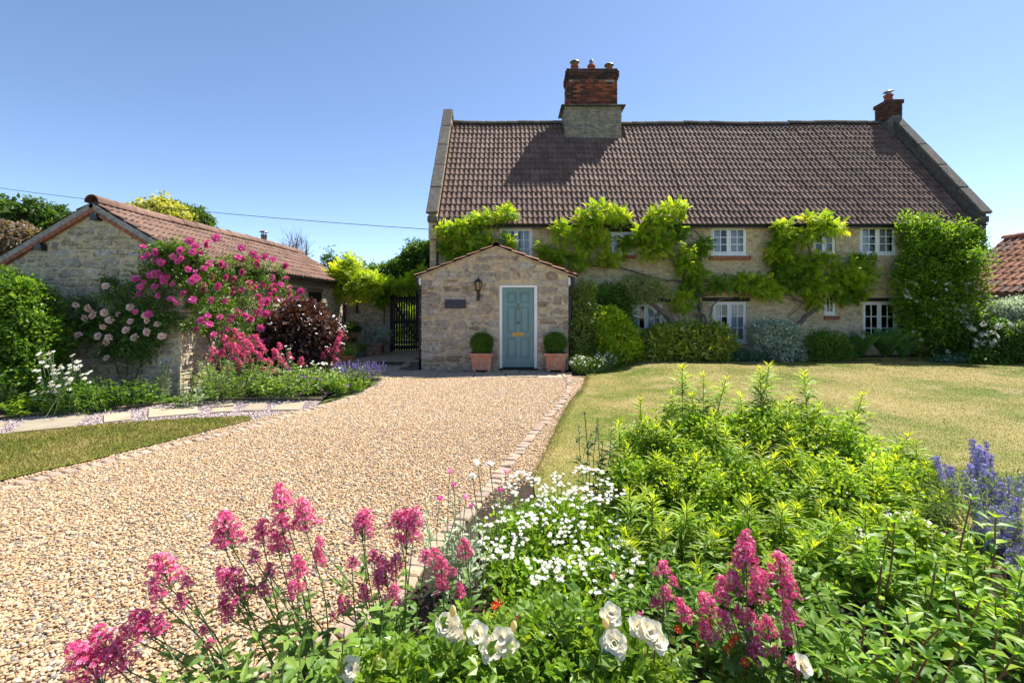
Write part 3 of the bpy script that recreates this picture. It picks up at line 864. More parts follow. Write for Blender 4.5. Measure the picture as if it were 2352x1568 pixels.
casement(wall, *WIN['u1'][:4], HY + .06, 2, 3, 2); casement(wall, *WIN['u2'], HY + .06, 2, 2, 1); casement(wall, *WIN['u3'], HY + .05, 2, 3, 2)
casement(wall, *WIN['u4'], HY + .06, 2, 2, 1); casement(wall, *WIN['u5'], HY + .05, 2, 3, 2)
casement(wall, *WIN['l1'], HY + .06, 2, 3, 2); casement(wall, *WIN['l2'], HY + .06, 2, 3, 2); casement(wall, *WIN['l3'], HY + .06, 1, 1, 2, curtain=False); casement(wall, *WIN['l4'], HY + .06, 2, 3, 2, curtain=False)
# roof
roof = Geo()
ey0 = EY + .03
def sagf(u, t): return (-.035 * math.sin(math.pi * min(max(u / 15.6, 0), 1)) - .018 * math.sin(u * 1.3)) * max(0, t) ** 1.0
roof.prism([(ey0, HE - .06), (RY, HR - .10), (2*RY - ey0, HE - .06)], 'x', HX0 + .2, HX1 - .2)
roof = roof.build('roof', M_tile, house)
UPV = (0, math.cos(PITCH), math.sin(PITCH))
CHX0, CHX1, CHY0, CHY1 = 1.79, 3.82, 16.23, 17.2
tile_roof(roof, M_tile, (HX0 + .27, EY, HE), (1, 0, 0), UPV, HX1 - HX0 - .54, SL, SL / 18, 300, sag=sagf,
          skip=lambda u, s: CHX0 - HX0 - .27 < u < CHX1 - HX0 - .27 and s > SL * .80)
ridge_tiles(roof, M_coping, (HX0 + .3, RY, HR + .01), (CHX0, RY, HR + .01), 10, .12, sag=sagf)
ridge_tiles(roof, M_coping, (CHX1, RY, HR + .01), (13.1, RY, HR + .01), 20, .12, sag=lambda u, t: sagf(u + 6, t))
# gable parapets with coping stones
for (xa, xb) in ((HX0 - .01, HX0 + .25), (HX1 - .25, HX1 + .01)):
    g = Geo()
    base = [(13.42, 3.6), (13.42, 4.40), (RY, HR + .40), (2*RY - 13.42, 4.40), (2*RY - 13.42, 3.6)]
    g.prism(base, 'x', xa + .012, xb - .012)
    par = g.build('gable_parapet', M_coping if xa > 5 else M_mortar, house)  # shade put into the colour: dark stone right, pale mortar on the sunlit left
    n = 5; L = SL + .28
    for i in range(n):
        for side in (1, -1):
            s0, s1 = i * L / n, (i + 1) * L / n
            v, f = bevbox(xb - xa + .07, L / n - .012, .10, .018, .008, rng)
            R = rx(PITCH if side > 0 else -PITCH)
            mid = (s0 + s1) / 2 - .26
            yy = EY + math.cos(PITCH) * mid; zz = HE + .49 + math.sin(PITCH) * mid
            if side < 0: yy = 2*RY - yy
            Geo().add(v @ R.T + np.array([(xa+xb)/2, yy, zz + rng.normal(0, .008)]), f, rng.random()).build('coping_stone', M_coping, par)
    Geo().bbox(xa - .012, xb + .012, 13.34, 13.64, 4.06, 4.24, bev=.02).build('kneeler_stone', M_coping, par)
# main chimney
ch = Geo()
ch.bbox(CHX0 + .03, CHX1 - .03, CHY0 + .03, CHY1 - .03, 6.9, 8.58); ch.bbox(1.93, 3.65, CHY0 + .14, CHY1 - .14, 8.5, 9.92)
chim = ch.build('chimney', surf('chimney_mortar', [(.33, .285, .215)], rough=.95, nscale=7, namt=.4, bump=.7, bscale=50, spots=[((.2, .185, .15), 5, .5, .64)]), house)
g = Geo(); zc = 8.58
g.add([(CHX0-.10, CHY0-.10, zc), (CHX1+.10, CHY0-.10, zc), (CHX1+.10, CHY1+.10, zc), (CHX0-.10, CHY1+.10, zc), (CHX0-.08, CHY0-.08, zc+.04), (CHX1+.08, CHY0-.08, zc+.04), (CHX1+.08, CHY1+.08, zc+.04), (CHX0-.08, CHY1+.08, zc+.04),
       (1.88, CHY0+.09, zc+.11), (3.70, CHY0+.09, zc+.11), (3.70, CHY1-.09, zc+.11), (1.88, CHY1-.09, zc+.11)],
      [(3, 2, 1, 0), (0, 1, 5, 4), (1, 2, 6, 5), (2, 3, 7, 6), (3, 0, 4, 7), (4, 5, 9, 8), (5, 6, 10, 9), (6, 7, 11, 10), (7, 4, 8, 11), (8, 9, 10, 11)])
g.build('stone_ledge', M_coping, chim)
STONES['coping_stone'] = stone_meshes(M_coping)
M_chst = surf('lichened_stone', [(.32, .265, .18), (.26, .225, .17), (.22, .20, .165), (.38, .31, .20), (.20, .185, .155)], rough=.95, nscale=9, namt=.45, bump=1., bscale=40, bdist=.015, const=True, spots=[((.17, .16, .14), 4, .48, .62)])
STONES['lichened_stone'] = stone_meshes(M_chst)
for frame, W in ((lambda u, z: ((CHX0 + u, CHY0 + .03, z), (0, -1, 0), (1, 0, 0)), CHX1 - CHX0), (lambda u, z: ((CHX0 + .03, CHY0 + u, z), (-1, 0, 0), (0, -1, 0)), CHY1 - CHY0)):
    rubble(chim, M_chst, frame, lambda a, b, W=W: [(.02, W - .02)], 7.42, 8.57, .05, .15, .12, .38, 130, .010, .06, gap=.02)
z0 = 8.66
for side in range(3):
    if side == 0: org, ax, nm, W = (1.92, CHY0 + .13, z0), (1, 0, 0), (0, -1, 0), 1.74
    elif side == 1: org, ax, nm, W = (1.92, CHY1 - .13, z0), (0, -1, 0), (-1, 0, 0), CHY1 - CHY0 - .26
    else: org, ax, nm, W = (3.66, CHY0 + .13, z0), (0, 1, 0), (1, 0, 0), CHY1 - CHY0 - .26
    def pick(c, u, W=W):
        edge = min(u, W - u) < .22
        return BRD[int(rng.integers(3))] if (rng.random() < (.55 if edge else .10) + (.2 if c < 1 or c > 9 else 0)) else BR[int(rng.integers(3))]
    brick_face(chim, pick, org, ax, nm, W, 11, proud=.012)
    for c in range(6):
        e = [.02, .05, .075, .075, .075, .03][c]
        o2 = np.array(org) + np.array([0, 0, .825 + c*.075 - .0]) + np.array(nm)*e - np.array(ax)*e
        brick_face(chim, lambda c_, u_, c=c: (BRD if rng.random() < .93 - (.3 if c == 0 else 0) else BR)[int(rng.integers(3))], o2, ax, nm, W + 2*e, 1, start=c, thick=.12, proud=.006)
Geo().bbox(1.90, 3.68, CHY0 + .13, CHY1 - .13, 9.90, 9.96, bev=.01).build('flaunching', M_brick_dark, chim)
for px, capk, hh in ((1320, 'hood', .20), (1358.5, 'cowl', .20), (1399, 'hood', .09)):
    x = (px - CX) * 16.7 / F; y = 16.72
    pt = Geo().lathe([(.125, 10.0), (.115, 10.0 + hh*.75), (.14, 10.0 + hh*.8), (.145, 10.03 + hh), (.105, 10.03 + hh), (.10, 10.0)], (x, y, 0), 18).build('chimney_pot', M_pot, chim, smooth=True)
    g = Geo(); zt = 10.03 + hh
    if capk == 'hood':
        for a in range(4): g.tube([(x + .085*math.cos(a*1.57), y + .085*math.sin(a*1.57), zt - .02), (x + .085*math.cos(a*1.57), y + .085*math.sin(a*1.57), zt + .15)], .012, 5)
        g.lathe([(.175, zt + .115), (.17, zt + .13), (.10, zt + .175), (.0, zt + .195)], (x, y, 0), 18); g.lathe([(.175, zt+.115), (.0, zt+.125)], (x, y, 0), 18)
    else:
        g.lathe([(.075, zt - .03), (.075, zt + .18), (.06, zt + .20), (.0, zt + .21)], (x, y, 0), 16)
    g.build('pot_cap', M_steel, chim, smooth=True)
# gable-end chimney
RX0, RX1, RY0, RY1 = 13.14, 13.66, 16.42, 17.0
g = Geo(); g.bbox(RX0 + .02, RX1 - .02, RY0 + .02, RY1 - .02, 7.6, 8.88)
g.prism([(RX0 - .1, 7.55), (RX0 - .06, 8.12), (RX0 + .1, 8.30), (RX1 - .1, 8.34), (RX1 - .05, 7.55)], 'y', RY0 - .10, RY1 + .05)
ch2 = g.build('chimney', M_coping, house)
for org, ax, nm, W in (((RX0, RY0, 8.32), (1, 0, 0), (0, -1, 0), RX1 - RX0), ((RX0, RY1, 8.14), (0, -1, 0), (-1, 0, 0), RY1 - RY0)):
    brick_face(ch2, lambda c, u: (BRD if rng.random() < .96 else BR)[int(rng.integers(3))], org, ax, nm, W, 6 if nm[1] else 8, proud=.01)
Geo().bbox(RX0 - .04, RX1 + .04, RY0 - .04, RY1 + .04, 8.765, 8.90, bev=.012).build('chimney_cap', M_brick_dark, ch2)
x, y = (RX0 + RX1)/2, (RY0 + RY1)/2
Geo().lathe([(.14, 8.88), (.12, 9.10), (.145, 9.12), (.15, 9.17), (.11, 9.17), (.1, 8.9)], (x, y, 0), 18).build('chimney_pot', M_pot, ch2, smooth=True)
g = Geo(); g.lathe([(.085, 9.1), (.085, 9.26)], (x, y, 0), 14)
v = Geo().lathe([(.165, 0), (.15, .02), (.0, .05)], (0, 0, 0), 18).lathe([(.165, 0), (0, .005)], (0, 0, 0), 18)
g.merge(v, ry(-.12), (x, y, 9.29))
g.build('pot_cap', M_steel, ch2, smooth=True)
# gutter and downpipe
g = Geo()
for x0, x1 in ((HX0 + .25, HX1 - .02),):
    th = np.linspace(math.pi, 2*math.pi, 8)
    ring = np.stack([np.zeros(8), np.cos(th)*.055, np.sin(th)*.055], 1)
    v = np.vstack([ring + [x0, EY - .045, HE + .0], ring + [x1, EY - .045, HE + .0]]); g.add(v, [(i, i+1, 9+i, 8+i) for i in range(7)] + [tuple(range(8)), tuple(range(8, 16))])
g.bbox(HX0 + .25, HX1 - .25, EY + .01, EY + .035, HE - .10, HE + .0)
g.build('gutter', M_black, house, smooth=False)
g = Geo(); dx = (1003 - CX) * 13.5 / F
g.tube(smooth_path([(dx - .06, EY - .05, HE - .04), (dx - .06, EY - .02, HE - .16), (dx, HY - .06, HE - .38), (dx, HY - .06, HE - .6), (dx, HY - .06, .05)], 20), .034, 10)
for zz in (3.4, 2.0): g.tube([(dx, HY - .06, zz), (dx, HY - .06, zz + .06)], .041, 10)
g.build('downpipe', M_black, house, smooth=True)

# ------------------------------------------------------------------ the porch
PX0, PX1, PYF, PAX, PAZ, PEZ = -2.36, 1.47, 12.25, -.41, 3.20, 2.44
def pw(x): return (x - CX) * PYF / F
def pz(y): return EYE - (y - YH) * PYF / F
porch = thing('stone_porch', (-.45, PYF, 0), 'rubble stone entrance porch with low gabled roof of red tiles', 'porch')
DX0, DX1, DZ1 = pw(1146.5), pw(1234.5), pz(654)
def roofz(x): return PAZ - abs(x - PAX) * (PAZ - PEZ) / 1.98
g = Geo()
g.add([(PX0, PYF, 0), (DX0, PYF, 0), (DX0, PYF, DZ1), (PX0, PYF, DZ1)], [(0, 1, 2, 3)])
g.add([(DX1, PYF, 0), (PX1, PYF, 0), (PX1, PYF, DZ1), (DX1, PYF, DZ1)], [(0, 1, 2, 3)])
g.add([(PX0, PYF, DZ1), (PX1, PYF, DZ1), (PX1, PYF, roofz(PX1)), (PAX, PYF, PAZ), (PX0, PYF, roofz(PX0))], [(0, 1, 2, 3, 4)])
g.add([(DX0, PYF, 0), (DX0, PYF, DZ1), (DX1, PYF, DZ1), (DX1, PYF, 0), (DX0, PYF+.2, 0), (DX0, PYF+.2, DZ1), (DX1, PYF+.2, DZ1), (DX1, PYF+.2, 0)], [(0, 1, 5, 4), (1, 2, 6, 5), (2, 3, 7, 6)])
g.bbox(PX0, PX0 + .3, PYF + .01, HY - .01, 0, roofz(PX0) - .02); g.bbox(PX1 - .3, PX1, PYF + .01, HY - .01, 0, roofz(PX1) - .02)
pwall = g.build('wall', M_mortar, porch)
def p_spans(za, zb):
    zt = zb + .01
    if zt > roofz(PX0):
        d = (PAZ - zt) / (PAZ - PEZ) * 1.98
        a, b = max(PX0, PAX - d), min(PX1, PAX + d)
    else: a, b = PX0 + .005, PX1 - .005
    if b - a < .1: return []
    if za < DZ1: return [(a, DX0 - .005), (DX1 + .005, b)]
    return [(a, b)]
rubble(pwall, M_stone_porch, lambda u, z: ((u, PYF, z), (0, -1, 0), (1, 0, 0)), p_spans, .01, PAZ - .03, .07, .26, .16, .50, 300, .022, .09, order=lambda s: -s[2]*s[3], gap=.010)
rubble(pwall, M_stone_porch, lambda u, z: ((PX1, PYF + u, z), (1, 0, 0), (0, 1, 0)), lambda a, b: [(.02, 1.36)], .01, 2.4, .08, .18, .15, .46, 0, .02, .08)
rubble(pwall, M_stone_porch, lambda u, z: ((PX0, HY - u, z), (-1, 0, 0), (0, -1, 0)), lambda a, b: [(.02, 1.36)], .01, 2.4, .08, .18, .15, .46, 0, .02, .08)
# roof
for sd in (-1, 1):
    sl = math.hypot(2.08, (PAZ - PEZ) / 1.98 * 2.08); up = unit((-sd, 0, (PAZ - PEZ) / 1.98))
    eave = np.array([PAX + sd*2.08, 0, roofz(PAX + 2.08) + .05])
    g = Geo(); ax = np.array([0, 1.0, 0]) * sd
    q0 = eave + [0, PYF - .05, -.045]; q1 = np.array([PAX, PYF - .05, PAZ + .005])
    g.add([q0, q1, q1 + [0, HY - PYF + .04, 0], q0 + [0, HY - PYF + .04, 0], q0 + [0, 0, .03], q1 + [0, 0, .03], q1 + [0, HY - PYF + .04, .03], q0 + [0, HY - PYF + .04, .03]],
          [(0, 1, 5, 4), (1, 2, 6, 5), (2, 3, 7, 6), (3, 0, 4, 7), (4, 5, 6, 7), (3, 2, 1, 0)])
    pr = g.build('roof_slope', M_mortar, porch)
    start = eave + np.array([0, (PYF - .07) if sd > 0 else HY - .02, 0])
    tile_roof(pr, M_tile_red, start, ax, up, HY - PYF + .05, sl, sl / 6, 300, width=.28)
ridge_tiles(porch, M_tile_barn, (PAX, PYF - .06, PAZ + .035), (PAX, HY, PAZ + .035), 3, .115)
# door
dr = thing_part('door', porch, ((DX0 + DX1)/2, PYF, 0)); dr['label'] = 'six panelled pale teal front door in a white frame'
LX0, LX1, LZ0, LZ1, DY = pw(1154), pw(1226.7), .075, pz(660.5), PYF + .06
g = Geo()
g.bbox(DX0 + .006, LX0 - .004, PYF - .012, PYF + .1, .03, DZ1 - .006, bev=.006); g.bbox(LX1 + .004, DX1 - .006, PYF - .012, PYF + .1, .03, DZ1 - .006, bev=.006); g.bbox(LX0 - .003, LX1 + .003, PYF - .011, PYF + .1, LZ1 + .004, DZ1 - .006, bev=.006)
g.build('door_frame', M_white, dr)
Geo().bbox(DX0, DX1, PYF - .06, PYF + .16, -.0, .058, bev=.006).build('threshold', M_black, dr)
g = Geo(); W = LX1 - LX0; H = LZ1 - LZ0
rails = [(0, .115), (.375, .435), (.765, .805), (.945, 1.0)]
stile = .115
for a, b in rails: g.bbox(LX0 + stile + .002, LX1 - stile - .002, DY - .022, DY + .02, LZ0 + H*a, LZ0 + H*b)
for a, b in ((LX0, LX0 + stile), (LX1 - stile, LX1)): g.bbox(a, b, DY - .022, DY + .02, LZ0, LZ1)
cxm = (LX0 + LX1)/2
for i in range(3): g.bbox(cxm - .045, cxm + .045, DY - .022, DY + .02, LZ0 + H*rails[i][1] + .001, LZ0 + H*rails[i+1][0] - .001)
g.bbox(LX0, LX1, DY - .05, DY - .02, LZ0, LZ0 + .05, bev=.01)
g.build('door_leaf', M_door, dr)
for i in range(3):
    for sd in (0, 1):
        a = (LX0 + stile) if sd == 0 else cxm + .045; b = cxm - .045 if sd == 0 else LX1 - stile
        c, d = LZ0 + H*rails[i][1], LZ0 + H*rails[i+1][0]
        g = Geo(); g.bbox(a, b, DY - .004, DY + .01, c, d)
        m = .022
        for q in ((a - .004, a + m, c, d), (b - m, b + .004, c, d)): g.bbox(q[0], q[1], DY - .034, DY - .003, q[2] - .004, q[3] + .004, bev=.007)
        for q in ((a + m, b - m, c - .004, c + m), (a + m, b - m, d - m, d + .004)): g.bbox(q[0], q[1], DY - .033, DY - .003, q[2], q[3], bev=.007)
        g.add(*[(bevbox(b - a - .09, .02, d - c - .09, .009)[0] + np.array([(a+b)/2, DY - .008, (c+d)/2])), bevbox(1, 1, 1, .1)[1]])
        g.build('door_panel', M_door, dr)
zk = pz(713)
g = Geo(); g.lathe([(.0, -.03), (.022, -.025), (.026, 0), (.02, .012), (.0, .02)], (0, 0, 0), 14)
kn = np.vstack(g.v) @ rx(math.pi/2).T
zz = EYE - (741 - YH) * PYF / F
Geo().add(kn * 1.15 + np.array([cxm, DY - .05, zz]), g.f[0]).tube([(cxm, DY - .02, zz), (cxm, DY - .045, zz)], .012, 8).build('door_knob', M_brass, dr, smooth=True)
zz = EYE - (703 - YH) * PYF / F
ang = np.linspace(0, 2*math.pi, 17)
g = Geo(); g.tube(np.c_[cxm + .026*np.sin(ang), np.full(17, DY - .035), zz - .02 + .05*np.cos(ang)], .008, 6); g.lathe([(.0, zz + .02), (.022, zz + .03), (.022, zz + .055), (0, zz + .065)], (cxm, DY - .035, 0), 10); g.lathe([(0, zz-.09), (.018, zz - .08), (.018, zz-.06), (0, zz-.055)], (cxm, DY - .035, 0), 10)
g.build('door_knocker', M_brass, dr, smooth=True)
zz = EYE - (767.5 - YH) * PYF / F
g = Geo(); g.bbox(cxm - .16, cxm + .16, DY - .034, DY - .02, zz - .055, zz + .055, bev=.006); g.bbox(cxm - .115, cxm + .115, DY - .042, DY - .033, zz - .026, zz + .026, bev=.004)
g.build('letter_plate', M_brass, dr)
g = Geo(); zz = EYE - (752 - YH) * PYF / F; g.bbox(LX1 - .035, LX1 - .02, DY - .03, DY - .02, zz - .035, zz + .03, bev=.003); g.lathe([(0, zz), (.011, zz + .005), (0, zz + .012)], (LX1 - .028, DY - .031, 0), 8); g.build('keyhole_plate', M_brass, dr)
# bell push on the frame
g = Geo(); zz = EYE - (707 - YH) * PYF / F; g.bbox(LX1 + .012, LX1 + .045, PYF - .03, PYF - .0125, zz - .05, zz + .05, bev=.005); g.build('bell_push', M_white, dr)
# bargeboards and gutters
for sd, xx in ((-1, PX0 - .035), (1, PX1 + .035)):
    g = Geo(); g.bbox(xx - .045, xx + .02, PYF + .0, HY, PEZ - .22, PEZ - .02); g.build('fascia', M_white, porch)
    xo = xx + sd*.075
    th = np.linspace(math.pi, 2*math.pi, 8); ring = np.stack([np.cos(th)*.05, np.zeros(8), np.sin(th)*.05], 1)
    v = np.vstack([ring + [xo, PYF - .09, PEZ - .02], ring + [xo, HY, PEZ - .02]])
    g = Geo().add(v, [(i, i+1, 9+i, 8+i) for i in range(7)] + [tuple(range(8)), tuple(range(8, 16))])
    g.build('gutter', M_black, porch)
    g = Geo(); xw = PX0 - .045 if sd < 0 else PX1 + .05
    g.tube(smooth_path([(xo, PYF - .02, PEZ - .05), (xo, PYF - .02, PEZ - .16), (xw, PYF + .02, PEZ - .36), (xw, PYF + .02, PEZ - .6), (xw, PYF + .02, .02)], 20), .034, 10)
    for z in (1.95, 1.2, .5): g.tube([(xw, PYF + .02, z), (xw, PYF + .02, z + .06)], .041, 10)
    g.build('downpipe', M_black, porch, smooth=True)
# plaque
g = Geo(); g.bbox(pw(1021.6), pw(1071), PYF - .045, PYF - .028, pz(708.5), pz(688), bev=.004)
pl = g.build('house_plaque', M_slate_sign, label='blank dark slate house plaque screwed to the porch wall', cat='plaque')
for a, b in ((1024, 690.5), (1068.6, 690.5), (1024, 706), (1068.6, 706)):
    q = Geo().lathe([(.0, 0), (.008, .002), (.008, .006)], (0, 0, 0), 8); vv = np.vstack(q.v) @ rx(math.pi/2).T
    Geo().add(vv + np.array([pw(a), PYF - .046, pz(b)]), q.f[0]).build('screw', M_steel, pl)
# lantern
def lantern(x, y, z, label, s=1.0, mount=(0, 1, 0), mat=None):
    t = thing('wall_lantern', (x, y, z - .5*s), label, 'lantern')
    g = Geo(); g.lathe([(.0, z + .02*s), (.015*s, z + .0*s), (.03*s, z - .02*s), (.105*s, z - .075*s), (.11*s, z - .09*s), (.0, z - .09*s)], (x, y, 0), 6)
    g.lathe([(0, z + .055*s), (.012*s, z + .045*s), (.012*s, z + .02*s)], (x, y, 0), 8); g.build('lantern_roof', M_black, t)
    g = Geo()
    for k in range(6):
        a = k*math.pi/3; g.tube([(x + .092*s*math.cos(a), y + .092*s*math.sin(a), z - .09*s), (x + .058*s*math.cos(a), y + .058*s*math.sin(a), z - .29*s)], .007*s, 4)
    g.lathe([(.0, z - .33*s), (.03*s, z - .32*s), (.062*s, z - .295*s), (.062*s, z - .28*s), (0, z - .28*s)], (x, y, 0), 12)
    g.build('lantern_cage', M_black, t)
    m = surf('frosted_amber_glass', [(.30, .22, .12)], rough=.25, spec=.5, nscale=30, namt=.2, bump=.1) if mat is None else mat
    g = Geo(); g.lathe([(.086*s, z - .095*s), (.055*s, z - .285*s)], (x, y, 0), 6); g.build('lantern_glass', m, t)
    g = Geo(); wx, wy = x + mount[0]*.10*s, y + mount[1]*.10*s
    g.tube(smooth_path([(x, y, z - .32*s), (x, y, z - .42*s), ((x+wx)/2, (y+wy)/2, z - .47*s), (wx, wy, z - .44*s)], 14), .018*s, 8)
    g.box((wx, wy, z - .43*s), (.07*s, .04*s, .24*s)); g.build('lantern_bracket', M_black, t)
    return t
lantern(pw(1099), PYF - .14, pz(640), 'black coach lantern on the porch wall between plaque and teal door', 1.05)

# ------------------------------------------------------------------ planters with clipped box balls
def planter(x, y, label, label2, r):
    t = thing('square_planter', (x, y, 0), label, 'planter', 'terracotta planters by the door')
    a, b, zb, zt = .225, .255, .075, .395
    g = Geo()
    def ring(h, z): return [(x-h, y-h, z), (x+h, y-h, z), (x+h, y+h, z), (x-h, y+h, z)]
    lv = [ring(a, zb), ring(b-.005, zt), ring(b+.018, zt+.004), ring(b+.018, zt+.03), ring(b+.045, zt+.045), ring(b+.05, zt+.09), ring(b+.04, zt+.10), ring(b-.02, zt+.10), ring(b-.03, zt+.03)]
    v = np.array(lv).reshape(-1, 3); f = [(0, 3, 2, 1)]
    for i in range(len(lv)-1):
        for k in range(4): f.append((i*4+k, i*4+(k+1) % 4, (i+1)*4+(k+1) % 4, (i+1)*4+k))
    n = (len(lv)-1)*4; 
    g.add(v, f); g.build('planter_body', M_terra, t)
    for sx in (-1, 1):
        for sy in (-1, 1):
            q = Geo(); q.bbox(x + sx*(a-.045) - .038, x + sx*(a-.045) + .038, y + sy*(a-.045) - .038, y + sy*(a-.045) + .038, .022, zb + .002, bev=.006); q.build('foot', M_terra, t)
    Geo().bbox(x - b + .03, x + b - .03, y - b + .03, y + b - .03, zt - .02, zt + .06).build('soil', M_soil, t)
    return zt + .06

# ------------------------------------------------------------------ low barn
BY0, BY1, BRX, BRZ, BEZ, BHW = 8.6, 17.04, -7.65, 3.54, 2.50, 1.75      # gable face, far end, ridge x and z, eaves z, half width
barn = thing('stone_barn', (BRX, BY0, 0), 'low stone barn with brown pantiled roof and lichened gable', 'outbuilding')
BSL = (BRZ - BEZ) / BHW; BHL = 2.7
bx0, bx1 = BRX - BHL + .18, BRX + BHW - .18
def broof(x): return BRZ - .09 - abs(x - BRX) * (BRZ - BEZ) / BHW
g = Geo()
g.add([(bx0, BY0, -.05), (bx1, BY0, -.05), (bx1, BY0, broof(bx1)), (BRX, BY0, broof(BRX)), (bx0, BY0, broof(bx0))], [(0, 1, 2, 3, 4)])
g.add([(bx0, BY1, -.05), (bx1, BY1, -.05), (bx1, BY1, broof(bx1)), (BRX, BY1, broof(BRX)), (bx0, BY1, broof(bx0))], [(4, 3, 2, 1, 0)])
# side wall with a window and a door opening
bz = broof(bx1)
side_open = [(12.6, 13.5, 1.05, 2.05), (14.0, 15.0, .0, 2.1)]
ys = sorted({BY0, BY1, *[o[0] for o in side_open], *[o[1] for o in side_open]}); zs = sorted({-.05, bz, *[o[2] for o in side_open], *[o[3] for o in side_open]})
for i in range(len(ys)-1):
    for j in range(len(zs)-1):
        cy, cz = (ys[i]+ys[i+1])/2, (zs[j]+zs[j+1])/2
        if any(o[0] < cy < o[1] and o[2] < cz < o[3] for o in side_open): continue
        g.add([(bx1, ys[i], zs[j]), (bx1, ys[i+1], zs[j]), (bx1, ys[i+1], zs[j+1]), (bx1, ys[i], zs[j+1])], [(0, 1, 2, 3)])
g.add([(bx0, BY0, -.05), (bx0, BY1, -.05), (bx0, BY1, broof(bx0)), (bx0, BY0, broof(bx0))], [(3, 2, 1, 0)])
bwall = g.build('wall', M_mortar, barn)
def b_spans(za, zb):
    d = (broof(BRX) - zb) / BSL - .02
    return [(max(bx0 + .01, BRX - d), min(bx1 - .01, BRX + d))] if d > .12 else []
rubble(bwall, M_stone_barn, lambda u, z: ((u, BY0, z), (0, -1, 0), (1, 0, 0)), b_spans, .0, broof(BRX) - .03, .06, .20, .12, .38, 300, .018, .07, order=lambda s: -(s[2]*s[3]) * (2 if s[1] > 1.6 else 1))
def s_spans(za, zb):
    out = []; u = BY0 + .02
    for a, b, c, d in side_open:
        if c - .02 < zb and d + .16 > za: out.append((u, a - .02)); u = b + .02
    out.append((u, BY1 - .02)); return out
rubble(bwall, M_stone_barn, lambda u, z: ((bx1, u, z), (1, 0, 0), (0, 1, 0)), s_spans, .0, bz - .02, .06, .14, .14, .42, 0, .018, .07)
for k, (a, b, c, d) in enumerate(side_open):
    g = Geo()
    n = 7
    for i in range(n): g.bbox(bx1 - .09, bx1 - .05, a + (b-a)*i/n + .003, a + (b-a)*(i+1)/n - .003, c, d)
    g.bbox(bx1 - .12, bx1 - .02, a, a + .06, c, d); g.bbox(bx1 - .12, bx1 - .02, b - .06, b, c, d)
    g.build('plank_door' if k else 'shutter', M_dark_wood, barn)
    Geo().bbox(bx1 - .1, bx1 + .012, a - .12, b + .12, d, d + .14, bev=.008).build('lintel', M_old_wood, barn)
# roof
bsl = math.hypot(BHW, BRZ - BEZ)
g = Geo(); g.prism([(BRX - BHL, BRZ - BSL*BHL - .03), (BRX - BHL, BRZ - BSL*BHL), (BRX, BRZ - .0), (BRX + BHW, BEZ + .0), (BRX + BHW, BEZ - .03), (BRX, BRZ - .05)], 'y', BY0 - .05, BY1 + .05)
broof_o = g.build('roof', M_tile_barn, barn)
upR = unit((-BHW, 0, BRZ - BEZ))
tile_roof(broof_o, M_tile_barn, (BRX + BHW + .02, BY0 - .06, BEZ + .0), (0, 1, 0), upR, BY1 - BY0 + .12, bsl, bsl / 7, 300, sag=lambda u, t: -.02*math.sin(u*.8)*t)
tile_roof(broof_o, M_tile_barn, (BRX - BHL - .02, BY0 + 1.44, BRZ - BSL*BHL), (0, -1, 0), unit((BHW, 0, BRZ - BEZ)), 1.5, bsl*BHL/BHW, bsl / 7, 60)
ridge_tiles(broof_o, M_tile_barn, (BRX, BY0 - .055, BRZ + .035), (BRX, BY1 + .06, BRZ + .045), 19, .13, sag=lambda u, t: -.02*math.sin(u*.8))
# verge: mortar fillet and a course of red brick along the gable
vm = surf('verge_mortar', [(.36, .33, .285)], rough=.95, nscale=12, namt=.4, bump=.9, bscale=50, bdist=.01, spots=[((.55, .53, .48), 55, .60, .66), ((.09, .08, .07), 30, .56, .66)])
for sd in (-1, 1):
    up2 = unit((-sd*BHW, 0, BRZ - BEZ)); nrm = np.array([up2[2] * sd, 0, -up2[0] * sd]) if sd > 0 else np.array([-up2[2], 0, up2[0]])
    nrm = nrm if nrm[2] > 0 else -nrm
    hwid = BHW if sd > 0 else BHL; bsl = math.hypot(hwid, BSL*hwid)
    e = np.array([BRX + sd*(hwid + .03), 0, BRZ - BSL*hwid - .01])
    R = np.stack([up2, (0, 1, 0), nrm], 1)
    g = Geo(); mid = e + up2 * (bsl/2 + .02)
    g.box((mid[0] - nrm[0]*.045, BY0 - .045, mid[2] - nrm[2]*.045), (bsl + .04, .06, .085), R); g.build('verge_mortar', vm, barn)
    n = 18 if sd > 0 else 27
    for i in range(n):
        s = (i + .5) * (bsl + .02) / n
        v, f = bevbox((bsl + .02)/n - .008, .10, .068, .005, .006, rng)
        p = e + up2 * s - nrm * .122; p[1] = BY0 - .03
        Geo().add(v @ R.T + p, f, rng.random()).build('brick', M_brick_red, barn)
# round-ended purlins
for (px, py) in ((219, 497), (92, 566), (336, 566)):
    p = P(px, py, BY0 - .07)
    g = Geo(); q = Geo().lathe([(.0, 0), (.062, 0), (.066, .02), (.066, .16), (.0, .16)], (0, 0, 0), 14)
    g.merge(q, rx(-math.pi/2), (p[0], BY0 - .12, p[2])); g.bbox(p[0] - .066, p[0] + .066, BY0 - .115, BY0 + .05, p[2] - .075, p[2] - .0)
    g.build('purlin_end', M_black, barn)
